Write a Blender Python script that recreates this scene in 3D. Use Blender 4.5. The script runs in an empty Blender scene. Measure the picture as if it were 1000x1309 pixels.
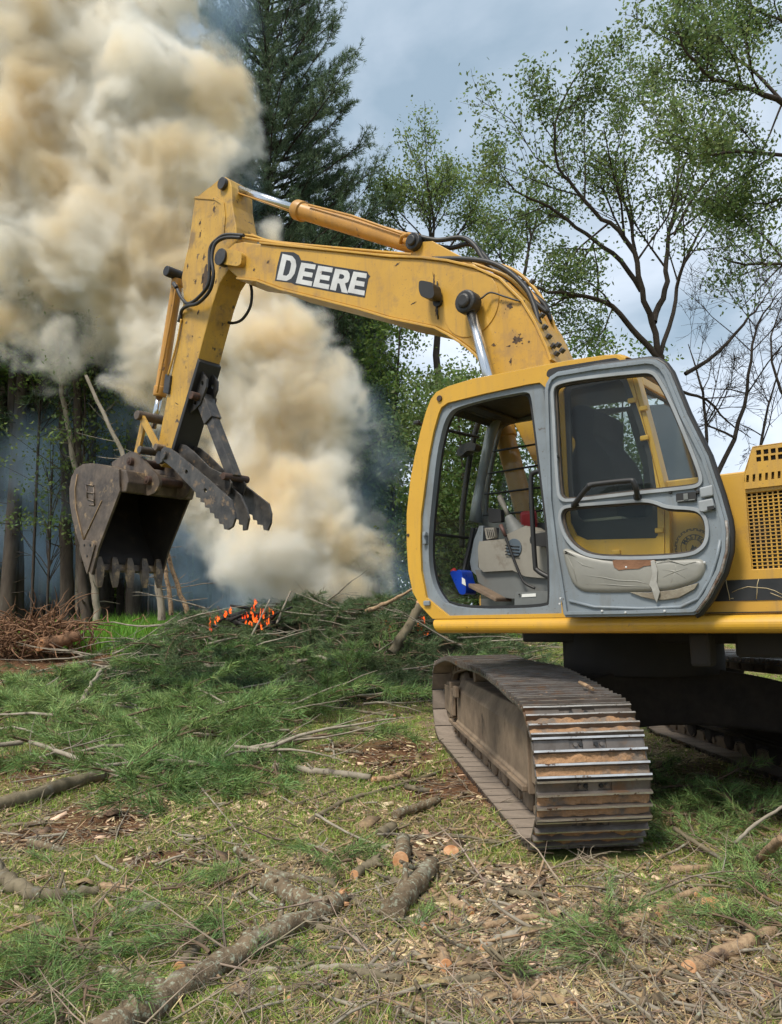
import bpy, bmesh, math, random
import numpy as np
from mathutils import Vector, Matrix
from mathutils.geometry import tessellate_polygon

sc = bpy.context.scene
C = sc.collection
rng = np.random.default_rng(11)
random.seed(5)

# ------------------------------------------------------------------ camera
H = 1.30
FOC = 990.0
PITCH = math.atan(130 / 990.0)
ROLL = 0.020
camd = bpy.data.cameras.new('camera')
camd.sensor_fit = 'VERTICAL'
camd.sensor_height = 24.0
camd.lens = 24.0 * FOC / 1309.0
camd.clip_start = 0.05
camd.clip_end = 2000
cam = bpy.data.objects.new('camera', camd)
C.objects.link(cam)
_F = Vector((0, math.cos(PITCH), math.sin(PITCH)))
_U0 = Vector((0, -math.sin(PITCH), math.cos(PITCH)))
_R0 = Vector((1, 0, 0))
_R = _R0 * math.cos(ROLL) - _U0 * math.sin(ROLL)
_U = _R0 * math.sin(ROLL) + _U0 * math.cos(ROLL)
cam.matrix_world = Matrix(((_R.x, _U.x, -_F.x, 0), (_R.y, _U.y, -_F.y, 0), (_R.z, _U.z, -_F.z, H), (0, 0, 0, 1)))
sc.camera = cam

# ------------------------------------------------------------------ world, sun, exposure
SUN_EL, SUN_AZ = math.radians(58), math.radians(-140)     # azimuth clockwise from +Y
w = bpy.data.worlds.new('World')
sc.world = w
w.use_nodes = True
nt = w.node_tree
nt.nodes.clear()
def NN(nt, t, **kw):
    n = nt.nodes.new(t)
    for k, v in kw.items():
        setattr(n, k, v)
    return n
out = NN(nt, 'ShaderNodeOutputWorld')
bg = NN(nt, 'ShaderNodeBackground')
bg.inputs['Strength'].default_value = 0.1
sky = NN(nt, 'ShaderNodeTexSky', sky_type='NISHITA')
sky.sun_disc = False
sky.sun_elevation = SUN_EL
sky.sun_rotation = SUN_AZ
sky.air_density = 1.0
sky.dust_density = 2.0
tc = NN(nt, 'ShaderNodeTexCoord')
sep = NN(nt, 'ShaderNodeSeparateXYZ')
nt.links.new(tc.outputs['Generated'], sep.inputs[0])
zz = NN(nt, 'ShaderNodeMath', operation='MAXIMUM')
zz.inputs[1].default_value = 0.0
nt.links.new(sep.outputs['Z'], zz.inputs[0])
za = NN(nt, 'ShaderNodeMath', operation='ADD')
za.inputs[1].default_value = 0.35
nt.links.new(zz.outputs[0], za.inputs[0])
dx = NN(nt, 'ShaderNodeMath', operation='DIVIDE')
dy = NN(nt, 'ShaderNodeMath', operation='DIVIDE')
nt.links.new(sep.outputs['X'], dx.inputs[0]); nt.links.new(za.outputs[0], dx.inputs[1])
nt.links.new(sep.outputs['Y'], dy.inputs[0]); nt.links.new(za.outputs[0], dy.inputs[1])
cmb = NN(nt, 'ShaderNodeCombineXYZ')
nt.links.new(dx.outputs[0], cmb.inputs[0]); nt.links.new(dy.outputs[0], cmb.inputs[1])
cmb.inputs[2].default_value = 6.3
no = NN(nt, 'ShaderNodeTexNoise')
no.inputs['Scale'].default_value = 2.1
no.inputs['Detail'].default_value = 7
no.inputs['Roughness'].default_value = 0.52
no.inputs['Distortion'].default_value = 0.3
nt.links.new(cmb.outputs[0], no.inputs['Vector'])
cr = NN(nt, 'ShaderNodeValToRGB')
cr.color_ramp.elements[0].position = 0.36
cr.color_ramp.elements[0].color = (0.31, 0.41, 0.50, 1)
cr.color_ramp.elements[1].position = 0.66
cr.color_ramp.elements[1].color = (0.78, 0.85, 0.95, 1)
nt.links.new(no.outputs['Fac'], cr.inputs[0])
mulc = NN(nt, 'ShaderNodeVectorMath', operation='SCALE')
mulc.inputs['Scale'].default_value = 6.4
nt.links.new(cr.outputs[0], mulc.inputs[0])
mx = NN(nt, 'ShaderNodeMix', data_type='RGBA')
mx.inputs[0].default_value = 0.88
nt.links.new(sky.outputs[0], mx.inputs[6])
nt.links.new(mulc.outputs[0], mx.inputs[7])
nt.links.new(mx.outputs[2], bg.inputs['Color'])
nt.links.new(bg.outputs[0], out.inputs[0])

sd = bpy.data.lights.new('sun', 'SUN')
sd.energy = 2.1
sd.angle = math.radians(14)
sd.color = (1.0, 0.93, 0.82)
sun = bpy.data.objects.new('sun', sd)
C.objects.link(sun)
sdir = Vector((math.sin(SUN_AZ) * math.cos(SUN_EL), math.cos(SUN_AZ) * math.cos(SUN_EL), math.sin(SUN_EL)))
sun.rotation_euler = sdir.to_track_quat('Z', 'Y').to_euler()
sun.location = (0, 0, 30)

sc.view_settings.view_transform = 'Standard'
sc.view_settings.look = 'None'
sc.view_settings.exposure = 1.0
sc.view_settings.gamma = 1
sc.view_settings.use_curve_mapping = False
sc.render.engine = 'CYCLES'
cy = sc.cycles
cy.max_bounces = 8
cy.diffuse_bounces = 3
cy.glossy_bounces = 3
cy.transmission_bounces = 4
cy.transparent_max_bounces = 24
cy.volume_bounces = 12
cy.volume_step_rate = 1.6
cy.volume_max_steps = 256
cy.use_denoising = True
cy.use_adaptive_sampling = True
cy.adaptive_threshold = 0.025
sc.render.use_persistent_data = False

# ------------------------------------------------------------------ where things stand (a pixel's ray met with a real plane)
CAM = Vector((0, 0, H))
def ray(px, py):
    return _F + _R * ((px - 500) / FOC) + _U * ((654.5 - py) / FOC)
def at(px, py, D):
    r = ray(px, py)
    return CAM + r * (D / r.y)
def rise(x, y):
    t = np.clip((np.asarray(y, float) - 10.5) / 9.0, 0, 1)
    return 1.0 * t * t * (3 - 2 * t)
def gnd(px, py, z=None):
    r = ray(px, py)
    if z is not None: return CAM + r * min(45.0, (z - H) / min(r.z, -1e-4))
    D = 2.0
    for _ in range(400):
        if H + r.z * D <= float(rise(0, D * r.y)): break
        D += .04 + D * .01
    return CAM + r * D
ANG = math.radians(50.7)
u = Vector((-math.sin(ANG), math.cos(ANG), 0))         # the machine's forward
l = Vector((-u.y, u.x, 0))                             # the machine's left (towards the camera)
P7 = at(700, 700, 4.9)
O = P7 - l * 1.25
O.z = 0
MW = Matrix(((u.x, l.x, 0, O.x), (u.y, l.y, 0, O.y), (0, 0, 1, 0), (0, 0, 0, 1)))
MI = MW.inverted()
def M2(px, py, yl):
    r = ray(px, py)
    t = (yl - (CAM - O).dot(l)) / r.dot(l)
    P = CAM + r * t
    return ((P - O).dot(u), P.z)
def M3(px, py, yl):
    x, z = M2(px, py, yl)
    return Vector((x, yl, z))
def pl(pts, yl):
    return [M2(a, b, yl) for a, b in pts]

# ------------------------------------------------------------------ materials
MATS = {}
def mat(name, c1, c2=None, scale=3.0, rough=0.6, metal=0.0, bump=0.0, bscale=40, c3=None, t3=0.62, s3=6.0, det=6,
        island=0.0, trans=0.0, spec=0.5, coat=0.0, stretch=None, c4=None, t4=0.66, s4=1.5, w3=0.04, speck=None, streak=None, orand=False):
    if name in MATS: return MATS[name]
    m = bpy.data.materials.new(name); m.use_nodes = True
    nt = m.node_tree; nt.nodes.clear()
    L = nt.links.new
    out = NN(nt, 'ShaderNodeOutputMaterial')
    b = NN(nt, 'ShaderNodeBsdfPrincipled')
    tc = NN(nt, 'ShaderNodeTexCoord')
    vec = tc.outputs['Object']
    if orand:
        oi = NN(nt, 'ShaderNodeObjectInfo'); sc_m = NN(nt, 'ShaderNodeMath', operation='MULTIPLY'); sc_m.inputs[1].default_value = 37.0
        ad = NN(nt, 'ShaderNodeVectorMath', operation='ADD'); L(oi.outputs['Random'], sc_m.inputs[0]); L(vec, ad.inputs[0]); L(sc_m.outputs[0], ad.inputs[1]); vec = ad.outputs[0]
    if stretch:
        mp = NN(nt, 'ShaderNodeMapping'); mp.inputs['Scale'].default_value = stretch
        L(vec, mp.inputs[0]); vec = mp.outputs[0]
    def noise(s, d=det, r=0.6):
        n = NN(nt, 'ShaderNodeTexNoise')
        n.inputs['Scale'].default_value = s; n.inputs['Detail'].default_value = d; n.inputs['Roughness'].default_value = r
        L(vec, n.inputs['Vector']); return n.outputs['Fac']
    c2 = c2 or c1
    mix = NN(nt, 'ShaderNodeMix', data_type='RGBA')
    rp = NN(nt, 'ShaderNodeMapRange'); rp.inputs[1].default_value = 0.35; rp.inputs[2].default_value = 0.65
    L(noise(scale), rp.inputs[0]); L(rp.outputs[0], mix.inputs[0])
    mix.inputs[6].default_value = (*c1, 1); mix.inputs[7].default_value = (*c2, 1)
    col = mix.outputs[2]
    def over(col, c, t, s, wd):
        r = NN(nt, 'ShaderNodeMapRange'); r.inputs[1].default_value = t; r.inputs[2].default_value = t + wd
        L(noise(s, 8, 0.65), r.inputs[0])
        k = NN(nt, 'ShaderNodeMix', data_type='RGBA'); L(r.outputs[0], k.inputs[0]); L(col, k.inputs[6]); k.inputs[7].default_value = (*c, 1)
        return k.outputs[2]
    if c4: col = over(col, c4, t4, s4, 0.12)
    if c3: col = over(col, c3, t3, s3, w3)
    if streak:
        mp2 = NN(nt, 'ShaderNodeMapping'); mp2.inputs['Scale'].default_value = (9, 9, .9); L(tc.outputs['Object'], mp2.inputs[0])
        ns = NN(nt, 'ShaderNodeTexNoise'); ns.inputs['Scale'].default_value = 1.6; ns.inputs['Detail'].default_value = 6; ns.inputs['Roughness'].default_value = .7; L(mp2.outputs[0], ns.inputs['Vector'])
        r = NN(nt, 'ShaderNodeMapRange'); r.inputs[1].default_value = .50; r.inputs[2].default_value = .72; r.inputs[4].default_value = .65; L(ns.outputs['Fac'], r.inputs[0])
        k = NN(nt, 'ShaderNodeMix', data_type='RGBA'); L(r.outputs[0], k.inputs[0]); L(col, k.inputs[6]); k.inputs[7].default_value = (*streak, 1); col = k.outputs[2]
    if speck: col = over(col, speck, .64, 55, .03)
    if island:
        g = NN(nt, 'ShaderNodeNewGeometry')
        hsv = NN(nt, 'ShaderNodeHueSaturation')
        r = NN(nt, 'ShaderNodeMapRange'); r.inputs[3].default_value = 1 - island; r.inputs[4].default_value = 1 + island
        L(g.outputs['Random Per Island'], r.inputs[0]); L(r.outputs[0], hsv.inputs['Value'])
        r2 = NN(nt, 'ShaderNodeMath', operation='MULTIPLY'); r2.inputs[1].default_value = 7.31
        r3 = NN(nt, 'ShaderNodeMath', operation='FRACT'); L(g.outputs['Random Per Island'], r2.inputs[0]); L(r2.outputs[0], r3.inputs[0])
        r4 = NN(nt, 'ShaderNodeMapRange'); r4.inputs[3].default_value = 0.5 - island * 0.06; r4.inputs[4].default_value = 0.5 + island * 0.06
        L(r3.outputs[0], r4.inputs[0]); L(r4.outputs[0], hsv.inputs['Hue'])
        L(col, hsv.inputs['Color']); col = hsv.outputs[0]
    L(col, b.inputs['Base Color'])
    b.inputs['Metallic'].default_value = metal
    b.inputs['Specular IOR Level'].default_value = spec
    b.inputs['Coat Weight'].default_value = coat
    rr = NN(nt, 'ShaderNodeMapRange'); rr.inputs[3].default_value = max(0.05, rough - 0.12); rr.inputs[4].default_value = min(1, rough + 0.12)
    L(noise(scale * 4), rr.inputs[0]); L(rr.outputs[0], b.inputs['Roughness'])
    if bump:
        bp = NN(nt, 'ShaderNodeBump'); bp.inputs['Strength'].default_value = bump; bp.inputs['Distance'].default_value = 0.01
        L(noise(bscale, 5), bp.inputs['Height']); L(bp.outputs[0], b.inputs['Normal'])
    sh = b.outputs[0]
    if trans:
        t = NN(nt, 'ShaderNodeBsdfTranslucent'); L(col, t.inputs[0])
        ms = NN(nt, 'ShaderNodeMixShader'); ms.inputs[0].default_value = trans
        L(sh, ms.inputs[1]); L(t.outputs[0], ms.inputs[2]); sh = ms.outputs[0]
    L(sh, out.inputs[0])
    MATS[name] = m
    return m

YEL = mat('yellow_paint', (0.57, 0.325, 0.045), (0.48, 0.27, 0.04), 1.6, 0.42, c3=(0.09, 0.06, 0.04), t3=0.68, s3=7, bump=0.12, bscale=9, c4=(0.36, 0.21, 0.06), t4=0.55, s4=3.3, speck=(0.22, .14, .06), streak=(.33, .20, .075))
YELA = mat('yellow_paint_worn', (0.56, 0.33, 0.05), (0.42, 0.24, 0.042), 2.2, 0.45, c3=(0.07, 0.05, 0.035), t3=0.625, s3=8, bump=0.2, bscale=12, c4=(0.24, 0.15, 0.055), t4=0.54, s4=3.6, speck=(0.12, .08, .045), streak=(.30, .19, .08))
YELC = mat('yellow_paint_cab', (0.62, 0.35, 0.035), (0.54, 0.295, 0.032), 1.2, 0.36, c3=(0.10, 0.06, 0.03), t3=0.71, s3=9, bump=0.05, bscale=8, speck=(.34, .2, .06), streak=(.44, .26, .06))
ORY = mat('orange_yellow_cylinder', (0.53, 0.265, 0.045), (0.42, 0.21, 0.04), 3, 0.42, c3=(0.12, 0.07, 0.04), t3=0.63, s3=9, speck=(.2, .11, .05), streak=(.30, .17, .06))
GREY = mat('grey_cab_paint', (0.225, 0.26, 0.29), (0.17, 0.195, 0.215), 4, 0.42, c3=(0.08, 0.06, 0.04), t3=0.66, s3=11, bump=0.06, bscale=20, speck=(.12, .11, .10), streak=(.17, .165, .15))
GREYD = mat('grey_plastic', (0.16, 0.17, 0.165), (0.12, 0.125, 0.12), 3, 0.6, c3=(0.16, 0.11, 0.07), t3=0.6, s3=3, w3=0.2)
BEIGE = mat('beige_grey_plastic', (0.27, 0.25, 0.21), (0.21, 0.195, 0.165), 3, 0.6, c3=(0.13, 0.10, 0.07), t3=0.6, s3=5, w3=0.15)
BLACK = mat('black_rubber', (0.014, 0.014, 0.015), (0.022, 0.021, 0.020), 6, 0.5)
BLKP = mat('black_painted_steel', (0.022, 0.021, 0.021), (0.045, 0.040, 0.036), 7, 0.42, c3=(0.10, 0.075, 0.055), t3=0.62, s3=6, bump=0.15, bscale=25, w3=0.1)
STEEL = mat('bucket_steel', (0.16, 0.12, 0.088), (0.07, 0.054, 0.044), 5, 0.48, metal=0.3, c3=(0.33, 0.23, 0.13), t3=0.57, s3=4, bump=0.35, bscale=22, w3=0.08)
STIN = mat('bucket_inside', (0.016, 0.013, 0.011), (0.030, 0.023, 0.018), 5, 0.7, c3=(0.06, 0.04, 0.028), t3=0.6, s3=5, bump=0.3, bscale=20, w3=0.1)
THB = mat('thumb_steel', (0.045, 0.042, 0.040), (0.10, 0.09, 0.08), 8, 0.38, metal=0.4, c3=(0.22, 0.15, 0.09), t3=0.575, s3=9, bump=0.3, bscale=30, w3=0.08)
RUST = mat('rusty_steel', (0.085, 0.038, 0.022), (0.04, 0.026, 0.02), 9, 0.7, bump=0.3, bscale=40)
CHROME = mat('chrome_rod', (0.62, 0.63, 0.64), None, 3, 0.22, metal=1.0)
SHOE = mat('track_steel', orand=True, c1=(0.20, 0.175, 0.155), c2=(0.12, 0.10, 0.085), scale=9, rough=0.42, metal=0.55, c3=(0.20, 0.125, 0.08), t3=0.55, s3=5, bump=0.2, bscale=35, w3=0.1)
SHOEIN = mat('track_plate_dusty', (0.27, 0.22, 0.175), (0.18, 0.145, 0.115), 7, 0.8, bump=0.3, bscale=30)
GROUS = mat('worn_grouser_glint', (0.75, 0.73, 0.70), (0.55, 0.52, 0.48), 14, 0.36, metal=0.85, c3=(0.16, 0.10, 0.07), t3=0.60, s3=12)  # worn ridge tops; their highlights are partly put into this bright colour
MUD = mat('caked_orange_mud', (0.42, 0.245, 0.13), (0.23, 0.145, 0.09), 5, orand=True, rough=0.95, bump=0.9, bscale=45, c3=(0.30, 0.18, 0.09), t3=0.58, s3=22, w3=0.1, spec=0.1, c4=(0.17, 0.14, 0.115), t4=0.50, s4=5)
FRAMEM = mat('dusty_track_frame', (0.26, 0.195, 0.135), (0.15, 0.112, 0.08), 4, 0.85, bump=0.35, bscale=22, c3=(0.06, 0.048, 0.038), t3=0.58, s3=3, w3=0.12, spec=0.2)
DARK = mat('dark_undercarriage', (0.022, 0.018, 0.015), (0.035, 0.027, 0.021), 4, 0.8, bump=0.2, bscale=20)
CARB = mat('carbody_and_shaded_frame', (0.045, 0.032, 0.023), (0.024, 0.018, 0.014), 5, 0.85, bump=0.3, bscale=20)
DECB = mat('decal_black', (0.016, 0.017, 0.019), (0.028, 0.028, 0.030), 9, 0.35)
DECW = mat('decal_white', (0.62, 0.63, 0.63), (0.50, 0.50, 0.50), 6, 0.5, c3=(0.25, 0.2, 0.15), t3=0.68, s3=12)
DECS = mat('decal_brown_print', (0.06, 0.045, 0.025), (0.10, 0.07, 0.03), 30, 0.5)
CRACK = mat('cream_crack_paint', (0.42, 0.34, 0.2), None, 3, 0.5)
VINYL = mat('torn_grey_vinyl', (0.27, 0.262, 0.23), (0.22, 0.215, 0.19), 5, 0.42, bump=0.25, bscale=7, c3=(0.14, 0.12, 0.09), t3=0.66, s3=9)
FOAM = mat('brown_backing_board', (0.26, 0.13, 0.07), (0.18, 0.09, 0.05), 12, 0.9, bump=0.4, bscale=50)
BLUE = mat('blue_plastic', (0.01, 0.055, 0.42), (0.008, 0.04, 0.33), 6, 0.3)
RED = mat('red_plastic', (0.45, 0.02, 0.02), None, 6, 0.4)
FLOORM = mat('muddy_floor_mat', (0.20, 0.14, 0.09), (0.12, 0.085, 0.06), 9, 0.85, bump=0.4, bscale=40)
SEATM = mat('dark_seat_cloth', (0.018, 0.018, 0.02), (0.03, 0.03, 0.03), 10, 0.9)
WHITE = mat('white_label', (0.7, 0.7, 0.66), None, 6, 0.6)
BARK = mat('bark_grey_brown', (0.215, 0.18, 0.12), (0.115, 0.095, 0.062), 9, 0.92, bump=0.8, bscale=30, stretch=(1, 1, 0.35), spec=0.15, c3=(0.19, 0.18, 0.15), t3=0.58, s3=7, w3=0.1)
BARKD = mat('bark_dark', (0.045, 0.036, 0.030), (0.075, 0.062, 0.052), 7, 0.95, bump=0.7, bscale=25, stretch=(1, 1, 0.3), spec=0.1)
BARKP = mat('bark_pale', (0.34, 0.30, 0.235), (0.21, 0.18, 0.14), 8, 0.9, bump=0.5, bscale=25, stretch=(1, 1, 0.4), spec=0.15, c3=(0.10, 0.085, 0.07), t3=0.6, s3=9)
LICH = mat('bark_with_lichen', (0.22, 0.165, 0.105), (0.11, 0.082, 0.055), 14, 0.92, bump=1.0, bscale=70, c3=(0.33, 0.345, 0.26), t3=0.53, s3=42, w3=0.09, c4=(0.27, 0.25, 0.19), t4=0.55, s4=6, spec=0.15)
CUT = mat('fresh_cut_wood', (0.55, 0.32, 0.17), (0.46, 0.20, 0.08), 25, 0.85, bump=0.5, bscale=60)
WOODP = mat('peeled_pale_wood', (0.40, 0.28, 0.165), (0.24, 0.15, 0.085), 26, 0.85, bump=0.9, bscale=60, c3=(0.12, 0.08, 0.055), t3=0.53, s3=14, w3=0.08)
ROOTM = mat('root_orange_brown', (0.27, 0.145, 0.075), (0.15, 0.08, 0.045), 9, 0.9, bump=0.5, bscale=30)

def glass(name, tint=(0.75, 0.8, 0.78), haze=0.0, refl=.7):
    m = bpy.data.materials.new(name); m.use_nodes = True
    nt = m.node_tree; nt.nodes.clear(); L = nt.links.new
    out = NN(nt, 'ShaderNodeOutputMaterial')
    t = NN(nt, 'ShaderNodeBsdfTransparent'); t.inputs[0].default_value = (*tint, 1)
    g = NN(nt, 'ShaderNodeBsdfGlossy'); g.inputs['Roughness'].default_value = 0.02
    d = NN(nt, 'ShaderNodeBsdfDiffuse'); d.inputs[0].default_value = (0.25, 0.24, 0.2, 1)
    fr = NN(nt, 'ShaderNodeFresnel'); ge = NN(nt, 'ShaderNodeNewGeometry')
    io = NN(nt, 'ShaderNodeMapRange'); io.inputs[3].default_value = 1.45; io.inputs[4].default_value = 1 / 1.45
    L(ge.outputs['Backfacing'], io.inputs[0]); L(io.outputs[0], fr.inputs[0])
    md = NN(nt, 'ShaderNodeMixShader')
    no = NN(nt, 'ShaderNodeTexNoise'); no.inputs['Scale'].default_value = 3
    mm = NN(nt, 'ShaderNodeMath', operation='MULTIPLY'); mm.inputs[1].default_value = haze * 2
    L(no.outputs['Fac'], mm.inputs[0]); L(mm.outputs[0], md.inputs[0])
    L(t.outputs[0], md.inputs[1]); L(d.outputs[0], md.inputs[2])
    ms = NN(nt, 'ShaderNodeMixShader'); fm = NN(nt, 'ShaderNodeMath', operation='MULTIPLY'); fm.inputs[1].default_value = refl; L(fr.outputs[0], fm.inputs[0])
    L(fm.outputs[0], ms.inputs[0]); L(md.outputs[0], ms.inputs[1]); L(g.outputs[0], ms.inputs[2])
    L(ms.outputs[0], out.inputs[0])
    return m
GLASS = glass('door_glass', (0.90, 0.925, 0.91), 0.006, .45)
GLASSD = glass('tinted_glass', (0.70, 0.72, 0.70), 0.004, .35)
GLASSF = glass('dusty_windscreen', (0.80, 0.82, 0.75), 0.16)

# ------------------------------------------------------------------ mesh helpers
def chaikin(p, n=2):
    for _ in range(n):
        q = []
        for i in range(len(p)):
            a, b = p[i], p[(i + 1) % len(p)]
            q.append(tuple(0.75 * s + 0.25 * t for s, t in zip(a, b)))
            q.append(tuple(0.25 * s + 0.75 * t for s, t in zip(a, b)))
        p = q
    return p
def rnd(p, r=0.03, n=4):
    # round each corner of a closed 2-D outline with radius about r
    q = []
    N = len(p)
    for i in range(N):
        a, b, c = Vector(p[i - 1]), Vector(p[i]), Vector(p[(i + 1) % N])
        d1, d2 = a - b, c - b
        k1, k2 = min(r, d1.length * 0.45), min(r, d2.length * 0.45)
        s, e = b + d1.normalized() * k1, b + d2.normalized() * k2
        for j in range(n + 1):
            t = j / n
            q.append(tuple(s * (1 - t) ** 2 + b * 2 * t * (1 - t) + e * t * t))
    return q

class G:
    def __init__(self):
        self.v = []; self.f = []; self.m = []; self.s = []
    def add(self, vs, fs, mi=0, smooth=False):
        o = len(self.v)
        self.v += [tuple(x) for x in vs]
        for f in fs:
            self.f.append([i + o for i in f]); self.m.append(mi); self.s.append(smooth)
    def box(self, c, s, rot=None, mi=0):
        vs = []
        for x in (-.5, .5):
            for y in (-.5, .5):
                for z in (-.5, .5):
                    p = Vector((x * s[0], y * s[1], z * s[2]))
                    if rot is not None: p = rot @ p
                    vs.append(p + Vector(c))
        self.add(vs, [(0, 1, 3, 2), (4, 6, 7, 5), (0, 4, 5, 1), (2, 3, 7, 6), (0, 2, 6, 4), (1, 5, 7, 3)], mi)
    def tube(self, pts, r, n=10, mi=0, caps=True, smooth=True):
        pts = [Vector(p) for p in pts]
        rs = r if isinstance(r, (list, tuple)) else [r] * len(pts)
        vs = []; fs = []
        t0 = (pts[1] - pts[0]).normalized()
        up = Vector((0, 0, 1)) if abs(t0.z) < 0.9 else Vector((1, 0, 0))
        nrm = t0.cross(up).normalized()
        for i, p in enumerate(pts):
            a = pts[max(0, i - 1)]; b = pts[min(len(pts) - 1, i + 1)]
            t = (b - a).normalized()
            nrm = (nrm - t * nrm.dot(t)).normalized()
            bi = t.cross(nrm)
            for k in range(n):
                an = 2 * math.pi * k / n
                vs.append(p + (nrm * math.cos(an) + bi * math.sin(an)) * rs[i])
        for i in range(len(pts) - 1):
            for k in range(n):
                fs.append((i * n + k, i * n + (k + 1) % n, (i + 1) * n + (k + 1) % n, (i + 1) * n + k))
        self.add(vs, fs, mi, smooth)
        if caps:
            o = len(self.v) - len(vs)
            self.f.append([o + k for k in range(n)][::-1]); self.m.append(mi); self.s.append(False)
            self.f.append([o + (len(pts) - 1) * n + k for k in range(n)]); self.m.append(mi); self.s.append(False)
    def plate(self, outer, y0, y1, holes=(), mi=0, mside=None):
        """outline in x-z extruded from y0 to y1"""
        loops = [list(outer)] + [list(h) for h in holes]
        flat = [p for lp in loops for p in lp]
        tris = tessellate_polygon([[Vector((a, b, 0)) for a, b in lp] for lp in loops])
        n = len(flat)
        vs = [(a, y0, b) for a, b in flat] + [(a, y1, b) for a, b in flat]
        fs = [tuple(t) for t in tris] + [tuple(i + n for i in t[::-1]) for t in tris]
        self.add(vs, fs, mi)
        o = len(self.v) - len(vs)
        k = 0
        for lp in loops:
            m = len(lp)
            for i in range(m):
                a, b = k + i, k + (i + 1) % m
                self.f.append([o + a, o + b, o + b + n, o + a + n]); self.m.append(mi if mside is None else mside); self.s.append(False)
            k += m
    def build(self, name, mats, parent=None, bevel=0.0, mw=None, seg=2, angle=40):
        me = bpy.data.meshes.new(name)
        me.from_pydata(self.v, [], self.f)
        bm = bmesh.new(); bm.from_mesh(me)
        bm.normal_update()
        lay = list(bm.faces)
        for f, mi, s in zip(lay, self.m, self.s):
            f.material_index = mi; f.smooth = s
        bmesh.ops.recalc_face_normals(bm, faces=bm.faces)
        bm.to_mesh(me); bm.free()
        for m in (mats if isinstance(mats, (list, tuple)) else [mats]):
            me.materials.append(m)
        o = bpy.data.objects.new(name, me)
        C.objects.link(o)
        if parent is not None: o.parent = parent
        if mw is not None: o.matrix_world = mw
        if bevel:
            b = o.modifiers.new('bevel', 'BEVEL'); b.width = bevel; b.segments = seg; b.limit_method = 'ANGLE'; b.angle_limit = math.radians(angle)
            b.harden_normals = False
        return o

def npmesh(name, V, quads=None, tris=None, mats=(), smooth=False, parent=None, kind=None, attrs=None):
    V = np.asarray(V, dtype=np.float32)
    me = bpy.data.meshes.new(name)
    me.vertices.add(len(V)); me.vertices.foreach_set('co', V.ravel())
    q = np.zeros((0, 4), np.int32) if quads is None else np.asarray(quads, np.int32)
    t = np.zeros((0, 3), np.int32) if tris is None else np.asarray(tris, np.int32)
    me.loops.add(q.size + t.size)
    me.loops.foreach_set('vertex_index', np.concatenate([q.ravel(), t.ravel()]).astype(np.int32))
    nf = len(q) + len(t)
    me.polygons.add(nf)
    st = np.concatenate([np.arange(len(q)) * 4, q.size + np.arange(len(t)) * 3]).astype(np.int32)
    me.polygons.foreach_set('loop_start', st)
    if smooth: me.polygons.foreach_set('use_smooth', np.ones(nf, bool))
    if attrs:
        for k, a in attrs.items():
            at_ = me.attributes.new(k, 'FLOAT', 'POINT'); at_.data.foreach_set('value', np.asarray(a, np.float32))
    for m in mats: me.materials.append(m)
    me.update(calc_edges=True)
    o = bpy.data.objects.new(name, me); C.objects.link(o)
    if parent is not None: o.parent = parent
    if kind: o['kind'] = kind
    return o

class Tubes:
    """many tapered tubes in one mesh"""
    def __init__(self): self.V = []; self.Q = []; self.n = 0
    def add(self, pts, rs, k=5):
        P = np.asarray(pts, float); R = np.asarray(rs, float)
        T = np.gradient(P, axis=0); T /= np.linalg.norm(T, axis=1)[:, None] + 1e-9
        up = np.array([0, 0, 1.]) if abs(T[0, 2]) < 0.85 else np.array([1., 0, 0])
        N = np.cross(T, up); N /= np.linalg.norm(N, axis=1)[:, None] + 1e-9
        B = np.cross(T, N)
        a = np.arange(k) * 2 * math.pi / k
        ring = P[:, None, :] + (N[:, None, :] * np.cos(a)[None, :, None] + B[:, None, :] * np.sin(a)[None, :, None]) * R[:, None, None]
        m = len(P)
        self.V.append(ring.reshape(-1, 3))
        i = np.arange(m - 1)[:, None] * k; j = np.arange(k)[None, :]; j2 = (j + 1) % k
        q = np.stack([i + j, i + j2, i + k + j2, i + k + j], -1).reshape(-1, 4) + self.n
        self.Q.append(q); self.n += m * k
    def build(self, name, m, parent=None, kind=None, loc=None):
        V = np.concatenate(self.V)
        if loc is not None: V = V - np.array(loc)
        return npmesh(name, V, quads=np.concatenate(self.Q), mats=[m], smooth=True, parent=parent, kind=kind)

def leaf_arrays(P, size, nbias=None, aspect=0.55):
    n = len(P)
    a = rng.normal(size=(n, 3)); a /= np.linalg.norm(a, axis=1)[:, None]
    b = rng.normal(size=(n, 3)); b -= a * (a * b).sum(1)[:, None]; b /= np.linalg.norm(b, axis=1)[:, None] + 1e-9
    s = (np.asarray(size) * rng.uniform(0.6, 1.3, n))[:, None]
    v = np.stack([P - a * s * .5, P + b * s * aspect * .5, P + a * s * .5, P - b * s * aspect * .5], 1).reshape(-1, 3)
    q = np.arange(n * 4).reshape(-1, 4)
    return v, q

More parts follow.
